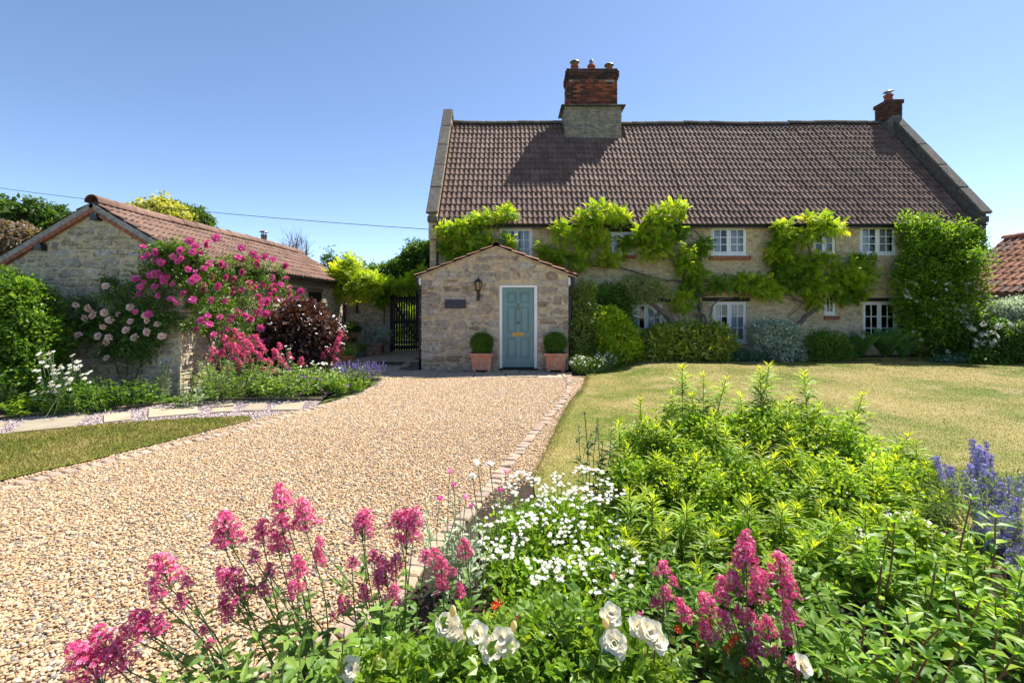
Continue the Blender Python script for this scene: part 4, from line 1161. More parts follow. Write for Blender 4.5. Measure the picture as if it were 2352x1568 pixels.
# gutter, fascia, downpipe
g = Geo(); xo = BRX + BHW + .045
th = np.linspace(math.pi, 2*math.pi, 8); ring = np.stack([np.cos(th)*.055, np.zeros(8), np.sin(th)*.055], 1)
v = np.vstack([ring + [xo, BY0 - .02, BEZ - .03], ring + [xo, BY1 + .03, BEZ - .03]]); g.add(v, [(i, i+1, 9+i, 8+i) for i in range(7)] + [tuple(range(8)), tuple(range(8, 16))])
for yy in np.arange(9.2, 17, 1.9): g.tube([(xo, yy, BEZ - .03), (xo, yy + .08, BEZ - .03)], .062, 10)
g.build('gutter', M_black, barn)
Geo().bbox(bx1 + .01, bx1 + .10, BY0 + .02, BY1, BEZ - .22, BEZ - .06).build('fascia', M_old_wood, barn)
g = Geo(); dpx = bx1 + .06
g.tube(smooth_path([(xo, BY1 - .25, BEZ - .07), (xo, BY1 - .22, BEZ - .2), (dpx, BY1 - .12, BEZ - .4), (dpx, BY1 - .12, BEZ - .6), (dpx, BY1 - .12, .02)], 20), .036, 10)
for z in (1.7, 1.0): g.tube([(dpx, BY1 - .12, z), (dpx, BY1 - .12, z + .07)], .044, 10)
g.build('downpipe', M_black, barn, smooth=True)
# flue
fx, fy = BRX - .12, 14.7
g = Geo(); g.lathe([(.085, 3.3), (.085, 3.86), (.095, 3.865), (.095, 3.90), (.07, 3.91), (.0, 3.91)], (fx, fy, 0), 16)
for a in range(5): g.tube([(fx + .07*math.cos(a*1.26), fy + .07*math.sin(a*1.26), 3.9), (fx + .07*math.cos(a*1.26), fy + .07*math.sin(a*1.26), 4.0)], .009, 5)
g.lathe([(.135, 3.985), (.13, 4.0), (.07, 4.03), (0, 4.04)], (fx, fy, 0), 18); g.lathe([(.135, 3.985), (0, 3.99)], (fx, fy, 0), 18)
g.build('flue', M_steel, barn, smooth=True)

# ------------------------------------------------------------------ courtyard wall, gate, pergola beam
WY = 17.1
gx0, gx1 = (897 - CX)*WY/F, (972 - CX)*WY/F
cw = thing('courtyard_wall', (-5.2, WY, 0), 'rubble garden wall joining the barn to the slatted gate', 'wall')
cwb = Geo().bbox(bx1 - .1, gx0 - .02, WY, WY + .3, -.05, 2.16).build('masonry', M_mortar, cw)
rubble(cwb, M_stone_barn, lambda u, z: ((u, WY, z), (0, -1, 0), (1, 0, 0)), lambda a, b: [(bx1, gx0 - .03)], .0, 2.15, .06, .15, .14, .42, 220, .02, .08)
Geo().bbox(-3.28, HX0 + .05, WY, WY + .3, -.05, 2.16).build('masonry', M_mortar, cw)
gate = thing('slatted_gate', ((gx0+gx1)/2, WY, 0), 'tall dark stained slatted gate with daylight between its boards', 'gate')
for a, b in ((gx0 - .01, gx0 + .1), (gx1 + .0, gx1 + .11)): Geo().bbox(a, b, WY - .06, WY + .06, 0, 2.2, bev=.006).build('gate_post', M_dark_wood, gate)
n = 12; pwid = (gx1 - gx0 - .12) / n
for i in range(n):
    x = gx0 + .11 + i*pwid
    Geo().bbox(x, x + pwid - .017, WY - .02, WY + .002, .06, 2.12 + .02*math.sin(i*math.pi/(n-1)), bev=.003).build('board', M_dark_wood, gate)
for z in (.18, 1.1, 1.98): Geo().bbox(gx0 + .105, gx1 - .005, WY + .003, WY + .04, z - .06, z + .06).build('rail', M_dark_wood, gate)
q = Geo(); L = math.hypot(gx1-gx0-.14, 1.62); a = math.atan2(1.62, gx1-gx0-.14)
q.box(((gx0+gx1)/2 + .05, WY + .022, .98), (L - .12, .03, .09), ry(a)); q.build('brace', M_dark_wood, gate)
g = Geo(); g.tube(smooth_path([(-6.3, WY - .3, 2.3), (-4.8, WY - .3, 2.22), (-3.9, WY - .32, 2.25), (-2.6, WY - .3, 2.3)], 16), .06, 8); g.tube(smooth_path([(-4.7, WY - .22, 2.17), (-3.8, WY - .35, 2.12), (-2.7, WY - .3, 2.26)], 12), .03, 6)
g.build('pergola_beam', M_old_wood, label='rough timber beam carrying leaves above the slatted gate', cat='beam')
lantern(-5.62, WY - .16, P(0, 697, WY)[2] + .2, 'small dark lantern on the shaded courtyard wall beside the barn downpipe', 1.0)

# ------------------------------------------------------------------ wing at the far side
WX0, WXR, WZ0, WZR, WYF, WYN = 14.3, 16.3, 2.10, 3.87, 15.5, 8.2
wing = thing('tiled_outbuilding', (15.5, 12, 0), 'low outbuilding with weathered orange pantiled roof beyond the house corner', 'outbuilding')
g = Geo(); g.bbox(WX0 + .25, 18.0, WYN + .1, WYF - .1, -.05, WZ0 - .05); g.prism([(WX0 + .25, WZ0 - .05), (18.0, WZ0 - .05), (WXR, WZR - .15)], 'y', WYN + .1, WYF - .1)
g.build('wall', M_dark_wood, wing)  # wall is only in shade; the dark wood colour paints that shade
wsl = math.hypot(WXR - WX0, WZR - WZ0)
g = Geo(); g.prism([(WX0, WZ0 - .05), (WX0, WZ0 - .02), (WXR, WZR - .02), (2*WXR - WX0, WZ0 - .02), (2*WXR - WX0, WZ0 - .05), (WXR, WZR - .06)], 'y', WYN, WYF)
wr = g.build('roof', M_tile_red, wing)
PV, PF = tile_template(.24, .36, 1, .045, .024, 10)
M_tile_old = surf('old_pantile', [(.27, .135, .085), (.33, .165, .10), (.22, .125, .095), (.36, .19, .12), (.25, .15, .11), (.19, .13, .11)], rough=.9, spec=.2, nscale=4, namt=.4, bump=.6, bscale=50, const=True, spots=[((.13, .10, .08), 3, .55, .7), ((.34, .24, .12), 4, .62, .72)])
tile_roof(wr, M_tile_old, (WX0 - .03, WYF, WZ0), (0, -1, 0), unit((WXR - WX0, 0, WZR - WZ0)), WYF - WYN, wsl, wsl / 9, 300, width=.24, tv=PV, tf=PF)
ridge_tiles(wr, M_tile_red, (WXR, WYF + .02, WZR + .03), (WXR, WYN, WZR + .03), 16, .12)
g = Geo(); v = np.vstack([ring + [WX0 - .05, WYF, WZ0 - .06], ring + [WX0 - .05, WYN, WZ0 - .06]]); g.add(v, [(8+i, 9+i, i+1, i) for i in range(7)] + [tuple(range(8)), tuple(range(8, 16))]); g.bbox(WX0 + .0, WX0 + .03, WYN, WYF, WZ0 - .2, WZ0 - .045)
g.build('gutter', M_black, wing)

# overhead cable
g = Geo(); a = np.array([HX0, HY, hz(527)]); b = P(-260, 392, 20)
t = np.linspace(0, 1, 24)[:, None]; pts = a + (b - a)*t; pts[:, 2] -= (.25 * 4*t*(1-t))[:, 0]
g.tube(pts, .009, 5); g.build('overhead_cable', M_black, label='thin overhead cable running through the sky to the house corner', cat='cable')

# ------------------------------------------------------------------ plant materials
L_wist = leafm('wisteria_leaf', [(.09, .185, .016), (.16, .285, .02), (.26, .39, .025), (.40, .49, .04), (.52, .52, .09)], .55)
L_dark = leafm('deep_green_leaf', [(.032, .085, .014), (.055, .125, .018), (.09, .18, .024), (.14, .24, .035)], .36)
L_mid = leafm('mid_green_leaf', [(.055, .13, .018), (.095, .19, .024), (.14, .26, .032), (.21, .32, .045)], .44)
L_lime = leafm('lime_leaf', [(.15, .27, .018), (.25, .38, .024), (.36, .47, .03), (.46, .52, .06)], .5)
L_laurel = leafm('spotted_laurel_leaf', [(.08, .16, .022), (.17, .26, .03), (.34, .38, .05), (.52, .50, .11)], .36, rough=.3, spec=.5)
L_silver = leafm('silver_variegated_leaf', [(.16, .24, .15), (.30, .38, .28), (.48, .54, .43), (.66, .70, .60)], .30, (1.4, 1.5, 1.0))
L_grey = leafm('grey_green_leaf', [(.15, .20, .07), (.24, .29, .11), (.35, .38, .17), (.45, .45, .25)], .4)
L_purple = leafm('purple_leaf', [(.030, .020, .022), (.050, .030, .030), (.085, .048, .036), (.22, .12, .045)], .22, (2.2, 1.1, .5), rough=.3, spec=.5)
L_fern = leafm('fern_frond', [(.055, .14, .035), (.08, .19, .045), (.12, .25, .06)], .45)
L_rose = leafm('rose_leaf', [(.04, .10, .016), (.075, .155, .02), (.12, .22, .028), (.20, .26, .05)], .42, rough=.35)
L_gold = leafm('golden_leaf', [(.10, .20, .022), (.165, .29, .028), (.26, .38, .032), (.40, .45, .05)], .48)
L_willow = leafm('willow_leaf', [(.12, .23, .05), (.17, .30, .05), (.27, .41, .04), (.44, .52, .035)], .5)
L_fever = leafm('feverfew_leaf', [(.095, .20, .018), (.155, .285, .022), (.23, .37, .026), (.33, .44, .04)], .48)
L_val = leafm('valerian_leaf', [(.11, .20, .055), (.16, .27, .07), (.22, .34, .085)], .44, obj=True)
L_val_f = leafm('valerian_foliage', [(.085, .17, .035), (.135, .245, .05), (.20, .32, .06), (.27, .38, .075)], .44)
L_phlox = leafm('phlox_leaf', [(.08, .19, .02), (.13, .27, .026), (.22, .37, .03), (.34, .46, .04)], .48, obj=True)
L_rosebush = leafm('white_rose_leaf', [(.07, .15, .018), (.12, .22, .022), (.19, .31, .03), (.27, .33, .05)], .44, rough=.38, spec=.35)
L_rosebush_o = leafm('white_rose_single_leaf', [(.07, .15, .018), (.14, .24, .024), (.23, .33, .03), (.28, .31, .06)], .44, rough=.38, spec=.35, obj=True)
L_lych = leafm('silver_felt_leaf', [(.24, .31, .19), (.34, .41, .27)], .25)
L_tree = leafm('tree_leaf', [(.035, .075, .018), (.06, .12, .025), (.10, .175, .035)], .4)
L_tree_gold = leafm('golden_tree_leaf', [(.20, .24, .04), (.34, .36, .08), (.50, .48, .14)], .4)
L_tree_plum = leafm('plum_tree_leaf', [(.13, .095, .085), (.20, .14, .12), (.12, .14, .06)], .35)
L_stem = surf('green_stem', [(.12, .19, .06)], rough=.6, nscale=20, namt=.2, bump=0)
L_redstem = surf('red_stem', [(.24, .10, .055)], rough=.5, nscale=20, namt=.2, bump=0)
F_hot = leafm('hot_pink_petal', [(.52, .022, .145), (.64, .045, .21), (.74, .11, .31), (.80, .20, .42)], .30, (1.2, .9, 1.0), namt=.12)
F_hot_t = leafm('climber_rose_petal', [(.68, .05, .28), (.80, .16, .42), (.88, .36, .60)], .30, (1.2, .9, 1.0), namt=.1)
F_pale = leafm('pale_rose_petal', [(.80, .50, .42), (.85, .64, .56), (.86, .72, .64)], .3, (1.1, 1.0, .95), namt=.1)
F_val = leafm('valerian_floret', [(.56, .025, .16), (.70, .06, .24), (.82, .17, .36), (.88, .40, .54)], .3, (1.2, .9, 1.0), namt=.12)
F_coral = leafm('coral_valerian_floret', [(.56, .035, .14), (.70, .10, .23), (.80, .24, .36)], .3, (1.2, .9, 1.0), namt=.12)
F_white = leafm('white_petal', [(.72, .72, .68), (.80, .80, .77)], .25, (1.0, 1.0, .95), namt=.05)
F_cream = leafm('cream_petal', [(.84, .80, .66), (.88, .86, .78), (.86, .83, .74)], .42, (1.1, 1.0, .7), namt=.06)
F_faded = leafm('faded_petal', [(.62, .42, .18), (.75, .60, .34)], .25, (1.1, 1.0, .7), namt=.1)
F_yellow = surf('flower_eye', [(.78, .52, .03)], rough=.8, nscale=60, namt=.25, bump=0)
F_blue = leafm('catmint_floret', [(.34, .30, .54), (.43, .39, .63), (.55, .51, .73)], .3, (1.1, 1.0, 1.2), namt=.12)
F_lav = leafm('lavender_floret', [(.20, .15, .40), (.30, .24, .52), (.38, .32, .58)], .25, (1.1, 1.0, 1.2), namt=.12)
F_red = leafm('geum_petal', [(.62, .03, .012), (.72, .07, .015)], .3, (1.3, .9, .8), namt=.1)
F_mag = leafm('magenta_petal', [(.50, .012, .20), (.60, .03, .28)], .3, (1.2, .9, 1.1), namt=.1)
F_viol = leafm('violet_petal', [(.32, .05, .42), (.42, .10, .52)], .3, (1.1, 1.0, 1.2), namt=.1)

# ------------------------------------------------------------------ plant templates
def leaf2(w=.5, fold=.10, up=.45):
    return np.array([(0, 0, 0), (w/2, up, fold), (0, 1, -.06), (-w/2, up, fold)]), [(0, 1, 2), (0, 2, 3)]
def leaf8(w=.45, fold=.08, curve=.25, tipw=.34):
    z = lambda y: -curve * y * y
    v = [(0, 0, 0), (w/2, .36, z(.36) + fold), (0, .36, z(.36)), (-w/2, .36, z(.36) + fold), (w*tipw, .70, z(.7) + fold*.8), (0, .70, z(.7)), (-w*tipw, .70, z(.7) + fold*.8), (0, 1, z(1))]
    return np.array(v), [(0, 1, 2), (0, 2, 3), (1, 4, 5, 2), (2, 5, 6, 3), (4, 7, 5), (5, 7, 6)]
def merge_t(parts):
    V, Fc, n = [], [], 0
    for v, f in parts:
        V.append(v); Fc += [tuple(i + n for i in q) for q in f]; n += len(v)
    return np.vstack(V), Fc
def pinnate(pairs, ll=.30, lw=.40, curve=.35, spread=1.0):
    """leaf of several leaflets along a drooping stalk of length 1"""
    parts = []
    tv, tf = leaf2(lw, .08)
    for k in range(pairs):
        t = .22 + .72 * k / max(1, pairs - 1) * .92; z = -curve * t * t
        for s in (-1, 1):
            a = s * (1.05 - .35 * t) * spread; L = ll * (1 - .25 * abs(t - .5))
            R = rz(-a) @ rx(-.30)
            parts.append(((tv * L) @ R.T + np.array([0, t, z]), tf))
    parts.append(((tv * ll) @ rx(-.4).T + np.array([0, .95, -curve * .9]), tf))
    return merge_t(parts)
WIST_V, WIST_F = pinnate(4, .44, .46, .25)
ROSE_V, ROSE_F = pinnate(2, .42, .62, .15)
TREE_V, TREE_F = merge_t([((leaf2(.6)[0]) @ rz(a).T @ rx(b).T + np.array(o), leaf2()[1]) for a, b, o in ((0, .1, (0, .2, 0)), (1.1, -.3, (-.2, .1, .1)), (-1.2, .2, (.2, .05, -.1)))])

def frames(dirv, nor):
    Y = unit(dirv); X = unit(np.cross(Y, nor)); Z = np.cross(X, Y)
    return X, Y, Z
def shell(ells, n, inner=.75, lump=.18, zmin=-9, seed=0, low=.35):
    ells = [(np.asarray(c, float), np.asarray(r, float)) for c, r in ells]
    w = np.array([(r[0]*r[1] + r[1]*r[2] + r[0]*r[2]) for _, r in ells]); w /= w.sum()
    k = rng.choice(len(ells), int(n * 1.7), p=w)
    C_ = np.array([e[0] for e in ells])[k]; R_ = np.array([e[1] for e in ells])[k]
    d = unit(rng.normal(0, 1, (len(k), 3)))
    flip = (d[:, 2] < -low) & (rng.random(len(k)) < .6); d[flip, 2] *= -1
    fac = inner + (1 - inner) * rng.random(len(k)) ** .6
    p0 = C_ + d * R_
    fac = fac * (1 + lump * vnoise(p0, seed + 5, 2.2 / max(.12, float(R_.mean()))))
    p = C_ + d * R_ * fac[:, None]
    keep = p[:, 2] > zmin
    for c, r in ells:
        q = np.linalg.norm((p - c) / r, axis=1); keep &= ~(q < .62 * inner)
    p, d, R_ = p[keep][:n], d[keep][:n], R_[keep][:n]
    return p, unit(d / R_)
def foliage(g, ells, n, size, tmpl, per=5, cr=.05, lump=.18, inner=.72, zmin=-9, droop=.2, outb=.8, upn=.7, mat=0, tint=(0, 1), rnd=.7, seed=None, low=.35):
    """clustered leaves over a lumpy volume"""
    seed = int(rng.integers(999)) if seed is None else seed
    s, nr = shell(ells, n, inner, lump, zmin, seed, low)
    m = len(s); cl = rng.random(m)
    P_ = np.repeat(s, per, 0) + rng.normal(0, cr, (m * per, 3)); N_ = np.repeat(nr, per, 0)
    dirv = outb * N_ + rng.normal(0, rnd, P_.shape); dirv[:, 2] -= droop
    nor = upn * np.array([0, 0, 1.0]) + .5 * N_ + rng.normal(0, .45, P_.shape)
    X, Y, Z = frames(dirv, nor)
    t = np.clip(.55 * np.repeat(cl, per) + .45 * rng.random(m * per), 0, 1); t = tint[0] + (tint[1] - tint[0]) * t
    sc = np.clip(rng.normal(size, size * .22, m * per), size * .45, size * 1.6)
    g.scatter(tmpl[0], tmpl[1], P_, X, Y, Z, sc, t, mat)
    return g
def shrink(ells, k): return [(c, np.asarray(r) * k) for c, r in ells]
def twigs(g, base, ells, n, r0=.012, mat=0):
    p, _ = shell(ells, n, .8, .1)
    for q in p:
        b = np.asarray(base) + rng.normal(0, .04, 3) * [1, 1, 0]
        m = (b + q) / 2 + rng.normal(0, .06, 3); g.tube(smooth_path([b, m, q], 6), np.linspace(r0, r0*.35, len(smooth_path([b, m, q], 6))), 4, mat=mat, cap=False)
def shrub(name, label, cat, base, ells, mat, size, n, tmpl=None, per=5, cr=.05, group=None, core=True, ntw=14, stem=None, r0=.012, **kw):
    t = thing(name, base, label, cat, group)
    tmpl = tmpl or leaf2(.5)
    g = Geo(); foliage(g, ells, n, size, tmpl, per, cr, **kw)
    if core: foliage(g, shrink(ells, .72), n // 3, size * 1.25, tmpl, per, cr * 1.3, **{**kw, 'inner': .4})
    g.build('foliage', mat, t, smooth=True)
    g = Geo(); twigs(g, base, shrink(ells, .9), ntw, r0); g.build('stems', stem or M_twig, t)
    return t

# flowers
def petal(l, w, cup, tilt, r0=0.0, curl=0.0):
    v = []
    for i, t in enumerate((0, .4, .75, 1)):
        hw_ = w/2 * (.40, .92, 1.0, .55)[i]
        for s in (-1, -.5, .5, 1):
            y = r0 + l*t * (.90 if abs(s) == 1 and t == 1 else 1); z = cup * s*s * .35 * w * (1 - .3*t) + (.22*t - .22*t*t*1.6) * l * cup + curl * t**3 * l
            v.append((hw_ * s, y, z))
    f = [(4*i+j, 4*i+j+1, 4*i+5+j, 4*i+4+j) for i in range(3) for j in range(3)]
    v = np.array(v)
    return v @ rx(tilt).T, f
def rose_geo(rings, mat_of=lambda k: 0):
    g = Geo()
    for k, (n, l, w, tilt, z, r0) in enumerate(rings):
        for i in range(n):
            v, f = petal(l * rng.uniform(.9, 1.1), w, .5, tilt + rng.normal(0, .10), r0, -.12)
            g.add(v @ rz(2*math.pi*i/n + k*.5 + rng.normal(0, .08)).T + np.array([0, 0, z]), f, rng.random() * .6 + .4 * (k / len(rings)), mat_of(k))
    return g
def rose_mesh(mat, s, full=1.0):
    g = rose_geo([(8, .52, .42, .25, .02, .05), (8, .42, .36, .60, .05, .06), (7, .34, .30, .95, .07, .05), (6, .24, .24, 1.25, .08, .04), (4, .16, .16, 1.45, .10, .02)])
    for v in g.v: v *= s
    return g.mesh('rose_bloom', mat, True)
def daisy_geo(r, n, eye=.28, droop=-.12):
    g = Geo()
    for i in range(n):
        a = 2*math.pi*i/n + rng.normal(0, .05); l = r * rng.uniform(.9, 1.05); w = 2*math.pi*r/n*.46
        v = np.array([(-w*.3, r*eye*.7, 0), (w*.3, r*eye*.7, 0), (w*.55, l*.8, droop*r*.5), (0, l, droop*r), (-w*.55, l*.8, droop*r*.5)])
        g.add(v @ rz(a).T, [(0, 1, 2, 3, 4)], rng.random(), 0)
    g.lathe([(r*eye, -.01*r), (r*eye*.95, r*.06), (r*eye*.5, r*.13), (0, r*.14)], (0, 0, 0), 8, 0, 1)
    g.tube([(0, 0, -.01*r), (0, 0, -.5*r)], .07*r, 4, 0, 2, False)
    return g
def daisy_mesh(name, r, n, mats, eye=.28, droop=-.12): return daisy_geo(r, n, eye, droop).mesh(name, mats)
STAR_V = np.vstack([[(0, 0, 0)]] + [[(math.cos(a - .42), math.sin(a - .42), .18), (1.15*math.cos(a), 1.15*math.sin(a), .25), (math.cos(a + .42), math.sin(a + .42), .18)] for a in np.arange(5)*2*math.pi/5])
STAR_F = [(0, 1 + 3*i, 2 + 3*i, 3 + 3*i) for i in range(5)]
def floret_dome(g, c, r, n, fs, mat, up=(0, 0, 1), flat=.75, tint=(0, 1)):
    d = unit(rng.normal(0, 1, (n, 3))); d[:, 2] = np.abs(d[:, 2]) * 1.1 - .25; d = unit(d)
    p = np.asarray(c) + d * np.array([r, r, r*flat]) * rng.uniform(.75, 1.05, (n, 1))
    X, Y, Z = frames(unit(np.cross(d, rng.normal(0, 1, (n, 3)))), d)
    sc = fs * rng.uniform(.75, 1.25, n)
    g.scatter(STAR_V, STAR_F, p, X, Y, np.cross(X, Y), sc, tint[0] + (tint[1]-tint[0]) * rng.random(n), mat)
def valerian_head(mats, w, h, nsub=15, nf=26, fs=.0048):
    """cone of small domes of florets on thin branches; origin at its foot, size w x h"""
    g = Geo()
    for k in range(nsub):
        t = (k + .5) / nsub; a = k * 2.4 + rng.normal(0, .3)
        rad = w * .5 * (1 - t) ** .55 * rng.uniform(.45, 1.0) * .85; z = h * (.12 + .83 * t) + rng.normal(0, .03) * h
        c = np.array([rad * math.cos(a), rad * math.sin(a), z]); r = w * rng.uniform(.12, .19)
        floret_dome(g, c, r, nf, fs, 0)
        g.tube([(0, 0, max(0, z - h*.35)), c * [.6, .6, 1] - [0, 0, .06*h], c], .0016, 3, 0, 1, False)
    g.tube([(0, 0, -.01), (0, 0, h * .8)], .0026, 4, 0, 1, False)
    return g.mesh('flower_head', mats)
VAL_HEADS = [valerian_head([F_val, L_stem], .125, .13, 20, 26, .0046) for _ in range(4)]
VAL_ROUND = [valerian_head([F_val, L_stem], .12, .09, 13, 26, .0046) for _ in range(3)]
VAL_CORAL = [valerian_head([F_coral, L_stem], .11, .12, 12, 14, .0075) for _ in range(3)]
DAISY = [daisy_mesh('flower_head', .018, 12, [F_white, F_yellow, L_stem], .27) for _ in range(3)]
DAISY_G = daisy_geo(.018, 10, .27)
OXEYE = [daisy_mesh('flower_head', .034, 16, [F_white, F_yellow, L_stem], .30) for _ in range(2)]

def facing(n):
    """axes with Z along n and a random turn"""
    n = unit(np.asarray(n, float)); a = unit(np.cross(n, rng.normal(0, 1, 3)))
    return np.stack([a, np.cross(n, a), n], 1)

# ------------------------------------------------------------------ planters by the door
for (px, pcy, bpy_, lab, lab2) in ((1106, 836, 788, 'weathered terracotta planter with sooty stain beneath the lantern wall', 'clipped box ball in the stained planter between lantern and door'),
                               (1276.5, 836, 787, 'clean terracotta planter between the door and the climbing shrub', 'clipped box ball in the clean planter beside the climbing shrub')):
    y = 11.95; x = (px - CX) * 11.75 / F
    zt = planter(x, y, lab, lab2, .28)
    z = EYE - (bpy_ - YH) * y / F; R_ = .285
    ell = [((x, y, z), (R_, R_, R_ * .93))]
    t = thing('box_ball', (x, y, zt - .03), lab2, 'topiary', 'clipped box balls by the door')
    g = Geo(); foliage(g, ell, 2400, .023, leaf2(.6), 5, .018, lump=.075, inner=.86, outb=.9, droop=0, low=2, tint=(0, .85)); foliage(g, shrink(ell, .82), 900, .03, leaf2(.7), 4, .02, lump=0, inner=.7, low=2)
    g.build('foliage', L_mid, t)
    g = Geo(); g.tube([(x, y, zt - .03), (x + .01, y, z)], [.022, .012], 6); g.build('trunk', M_bark, t)

# ------------------------------------------------------------------ wisteria on the house
def clumps(t, lst, Yc, mat, size=.18, dens=1.3, depth=.17, tmpl=(WIST_V, WIST_F), tint=(0, 1), name='leaf_clump', zdrop=.22):
    for k, (px, py, rxp, ryp) in enumerate(lst):
        yy = Yc + rng.normal(0, .05)
        c = P(px, py, yy); rx_ = max(.08, rxp * yy / F * .88 - .15); rz_ = max(.06, ryp * yy / F * .88 - .15)
        dp = min(depth, rx_ * .9)
        ell = [(c - [0, 0, .0], (rx_, dp, rz_)), (c + rng.normal(0, .25, 3) * [rx_, .3*dp, rz_], (rx_*.7, dp*.9, rz_*.75))]
        g = Geo(); n = int(dens * 250 * (rx_ * rz_ + .5 * dp * (rx_ + rz_)) + 20)
        foliage(g, ell, n, size, tmpl, 3, .035, lump=.22, inner=.55, droop=zdrop, outb=.75, upn=.6, tint=tint, rnd=.6)
        g.build(name, mat, t)
def vine(t, pts, r0, r1, Y0, name='branch', mat=None, n=22, wob=.02):
    p = smooth_path([P(a, b, Y0 + (c[0] if c else 0)) for a, b, *c in pts], n)
    p[1:-1] += rng.normal(0, wob, (len(p) - 2, 3)) * [1, .4, 1]
    Geo().tube(p, np.linspace(r0, r1, len(p)), 7).build(name, mat or M_bark, t, smooth=True)
WYc = 13.28
w1 = thing('wisteria', P(1015, 800, 13.5) * [1, 1, 0], 'wisteria on the house wall above the porch roof, round the pale window', 'climber')
clumps(w1, [(1065, 522, 55, 26), (1120, 502, 55, 26), (1163, 490, 32, 20), (1090, 558, 60, 34), (1040, 552, 36, 26), (1052, 585, 42, 22), (1130, 575, 34, 20), (1165, 556, 26, 16), (1020, 530, 20, 18)], WYc, L_wist)
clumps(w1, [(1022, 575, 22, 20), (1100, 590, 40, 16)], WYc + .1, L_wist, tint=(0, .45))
vine(w1, [(1012, 812), (1014, 700), (1020, 610), (1060, 560), (1110, 520), (1165, 495)], .035, .012, 13.5)
vine(w1, [(1014, 650), (1050, 600), (1100, 580), (1160, 560)], .022, .008, 13.5)
vine(w1, [(1180, 497), (1215, 520), (1240, 530), (1262, 540)], .012, .006, 13.52)
w2 = thing('wisteria', P(1610, 812, 13.4) * [1, 1, 0], 'old wisteria with twisted trunk, its leaf clumps spread from porch to the middle upper window', 'climber')
clumps(w2, [(1387, 488, 62, 32), (1350, 508, 46, 34), (1430, 505, 36, 32), (1285, 530, 40, 34), (1340, 560, 36, 32), (1388, 548, 30, 24), (1283, 590, 36, 22), (1402, 596, 46, 26), (1330, 600, 34, 24), (1250, 575, 22, 12),
            (1545, 482, 44, 28), (1500, 500, 30, 26), (1490, 535, 42, 30), (1528, 518, 32, 28), (1505, 578, 50, 26), (1540, 560, 26, 20), (1582, 612, 44, 34), (1575, 578, 26, 18), (1572, 690, 32, 30), (1610, 630, 22, 22)], WYc, L_wist)
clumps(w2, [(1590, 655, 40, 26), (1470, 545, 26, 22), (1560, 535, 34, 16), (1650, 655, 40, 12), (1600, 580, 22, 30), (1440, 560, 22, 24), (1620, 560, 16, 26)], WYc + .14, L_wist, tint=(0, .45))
for k in range(3):
    o = 5 * k
    vine(w2, [(1612 + o - 8, 812), (1618 - o, 770), (1602 + o * 2, 735), (1612 - o, 705), (1600 + o, 675), (1590 + o, 650)], .05 - .008*k, .03, 13.38 + .04*k, 'trunk', wob=.012)
vine(w2, [(1600, 690), (1580, 660), (1562, 620), (1545, 600), (1520, 570), (1515, 540), (1535, 500)], .034, .012, 13.48)
vine(w2, [(1590, 665), (1585, 640), (1570, 620), (1600, 590), (1612, 560), (1600, 530), (1570, 520), (1540, 516)], .03, .012, 13.5)
vine(w2, [(1610, 680), (1660, 668), (1700, 672), (1740, 676), (1790, 655)], .032, .014, 13.45)
vine(w2, [(1635, 800), (1632, 740), (1640, 700), (1665, 685), (1720, 680)], .030, .014, 13.4)
vine(w2, [(1590, 650), (1520, 640), (1440, 620), (1360, 610), (1300, 590)], .03, .012, 13.52)
vine(w2, [(1360, 612), (1350, 570), (1380, 530), (1400, 500)], .018, .008, 13.52)
w3 = thing('wisteria', P(1830, 812, 13.4) * [1, 1, 0], 'wisteria with leaning bare trunk between the middle and far upper windows', 'climber')
clumps(w3, [(1730, 655, 60, 36), (1770, 668, 46, 34), (1705, 645, 34, 24), (1795, 528, 34, 34), (1870, 508, 40, 28), (1905, 528, 42, 30), (1845, 545, 36, 26), (1790, 585, 36, 40), (1900, 600, 56, 26), (1950, 618, 46, 30), (1990, 640, 34, 34), (1880, 655, 48, 34), (1870, 690, 32, 18), (1930, 650, 50, 34), (1835, 600, 24, 20), (1985, 668, 24, 16)], WYc, L_wist)
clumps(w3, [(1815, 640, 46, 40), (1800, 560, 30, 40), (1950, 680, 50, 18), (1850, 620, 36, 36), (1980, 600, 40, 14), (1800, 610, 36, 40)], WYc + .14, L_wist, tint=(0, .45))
vine(w3, [(1808, 812), (1822, 760), (1850, 728), (1880, 702), (1896, 670), (1880, 630), (1865, 590), (1850, 545)], .075, .022, 13.36, 'trunk', wob=.01)
vine(w3, [(1880, 702), (1830, 690), (1800, 650), (1795, 600), (1800, 550)], .028, .012, 13.48)
vine(w3, [(1895, 670), (1940, 650), (1990, 650)], .025, .01, 13.45)
vine(w3, [(1858, 548), (1840, 520), (1870, 500)], .018, .008, 13.5)
vine(w3, [(1800, 812), (1790, 770), (1810, 730), (1840, 700)], .016, .010, 13.5)

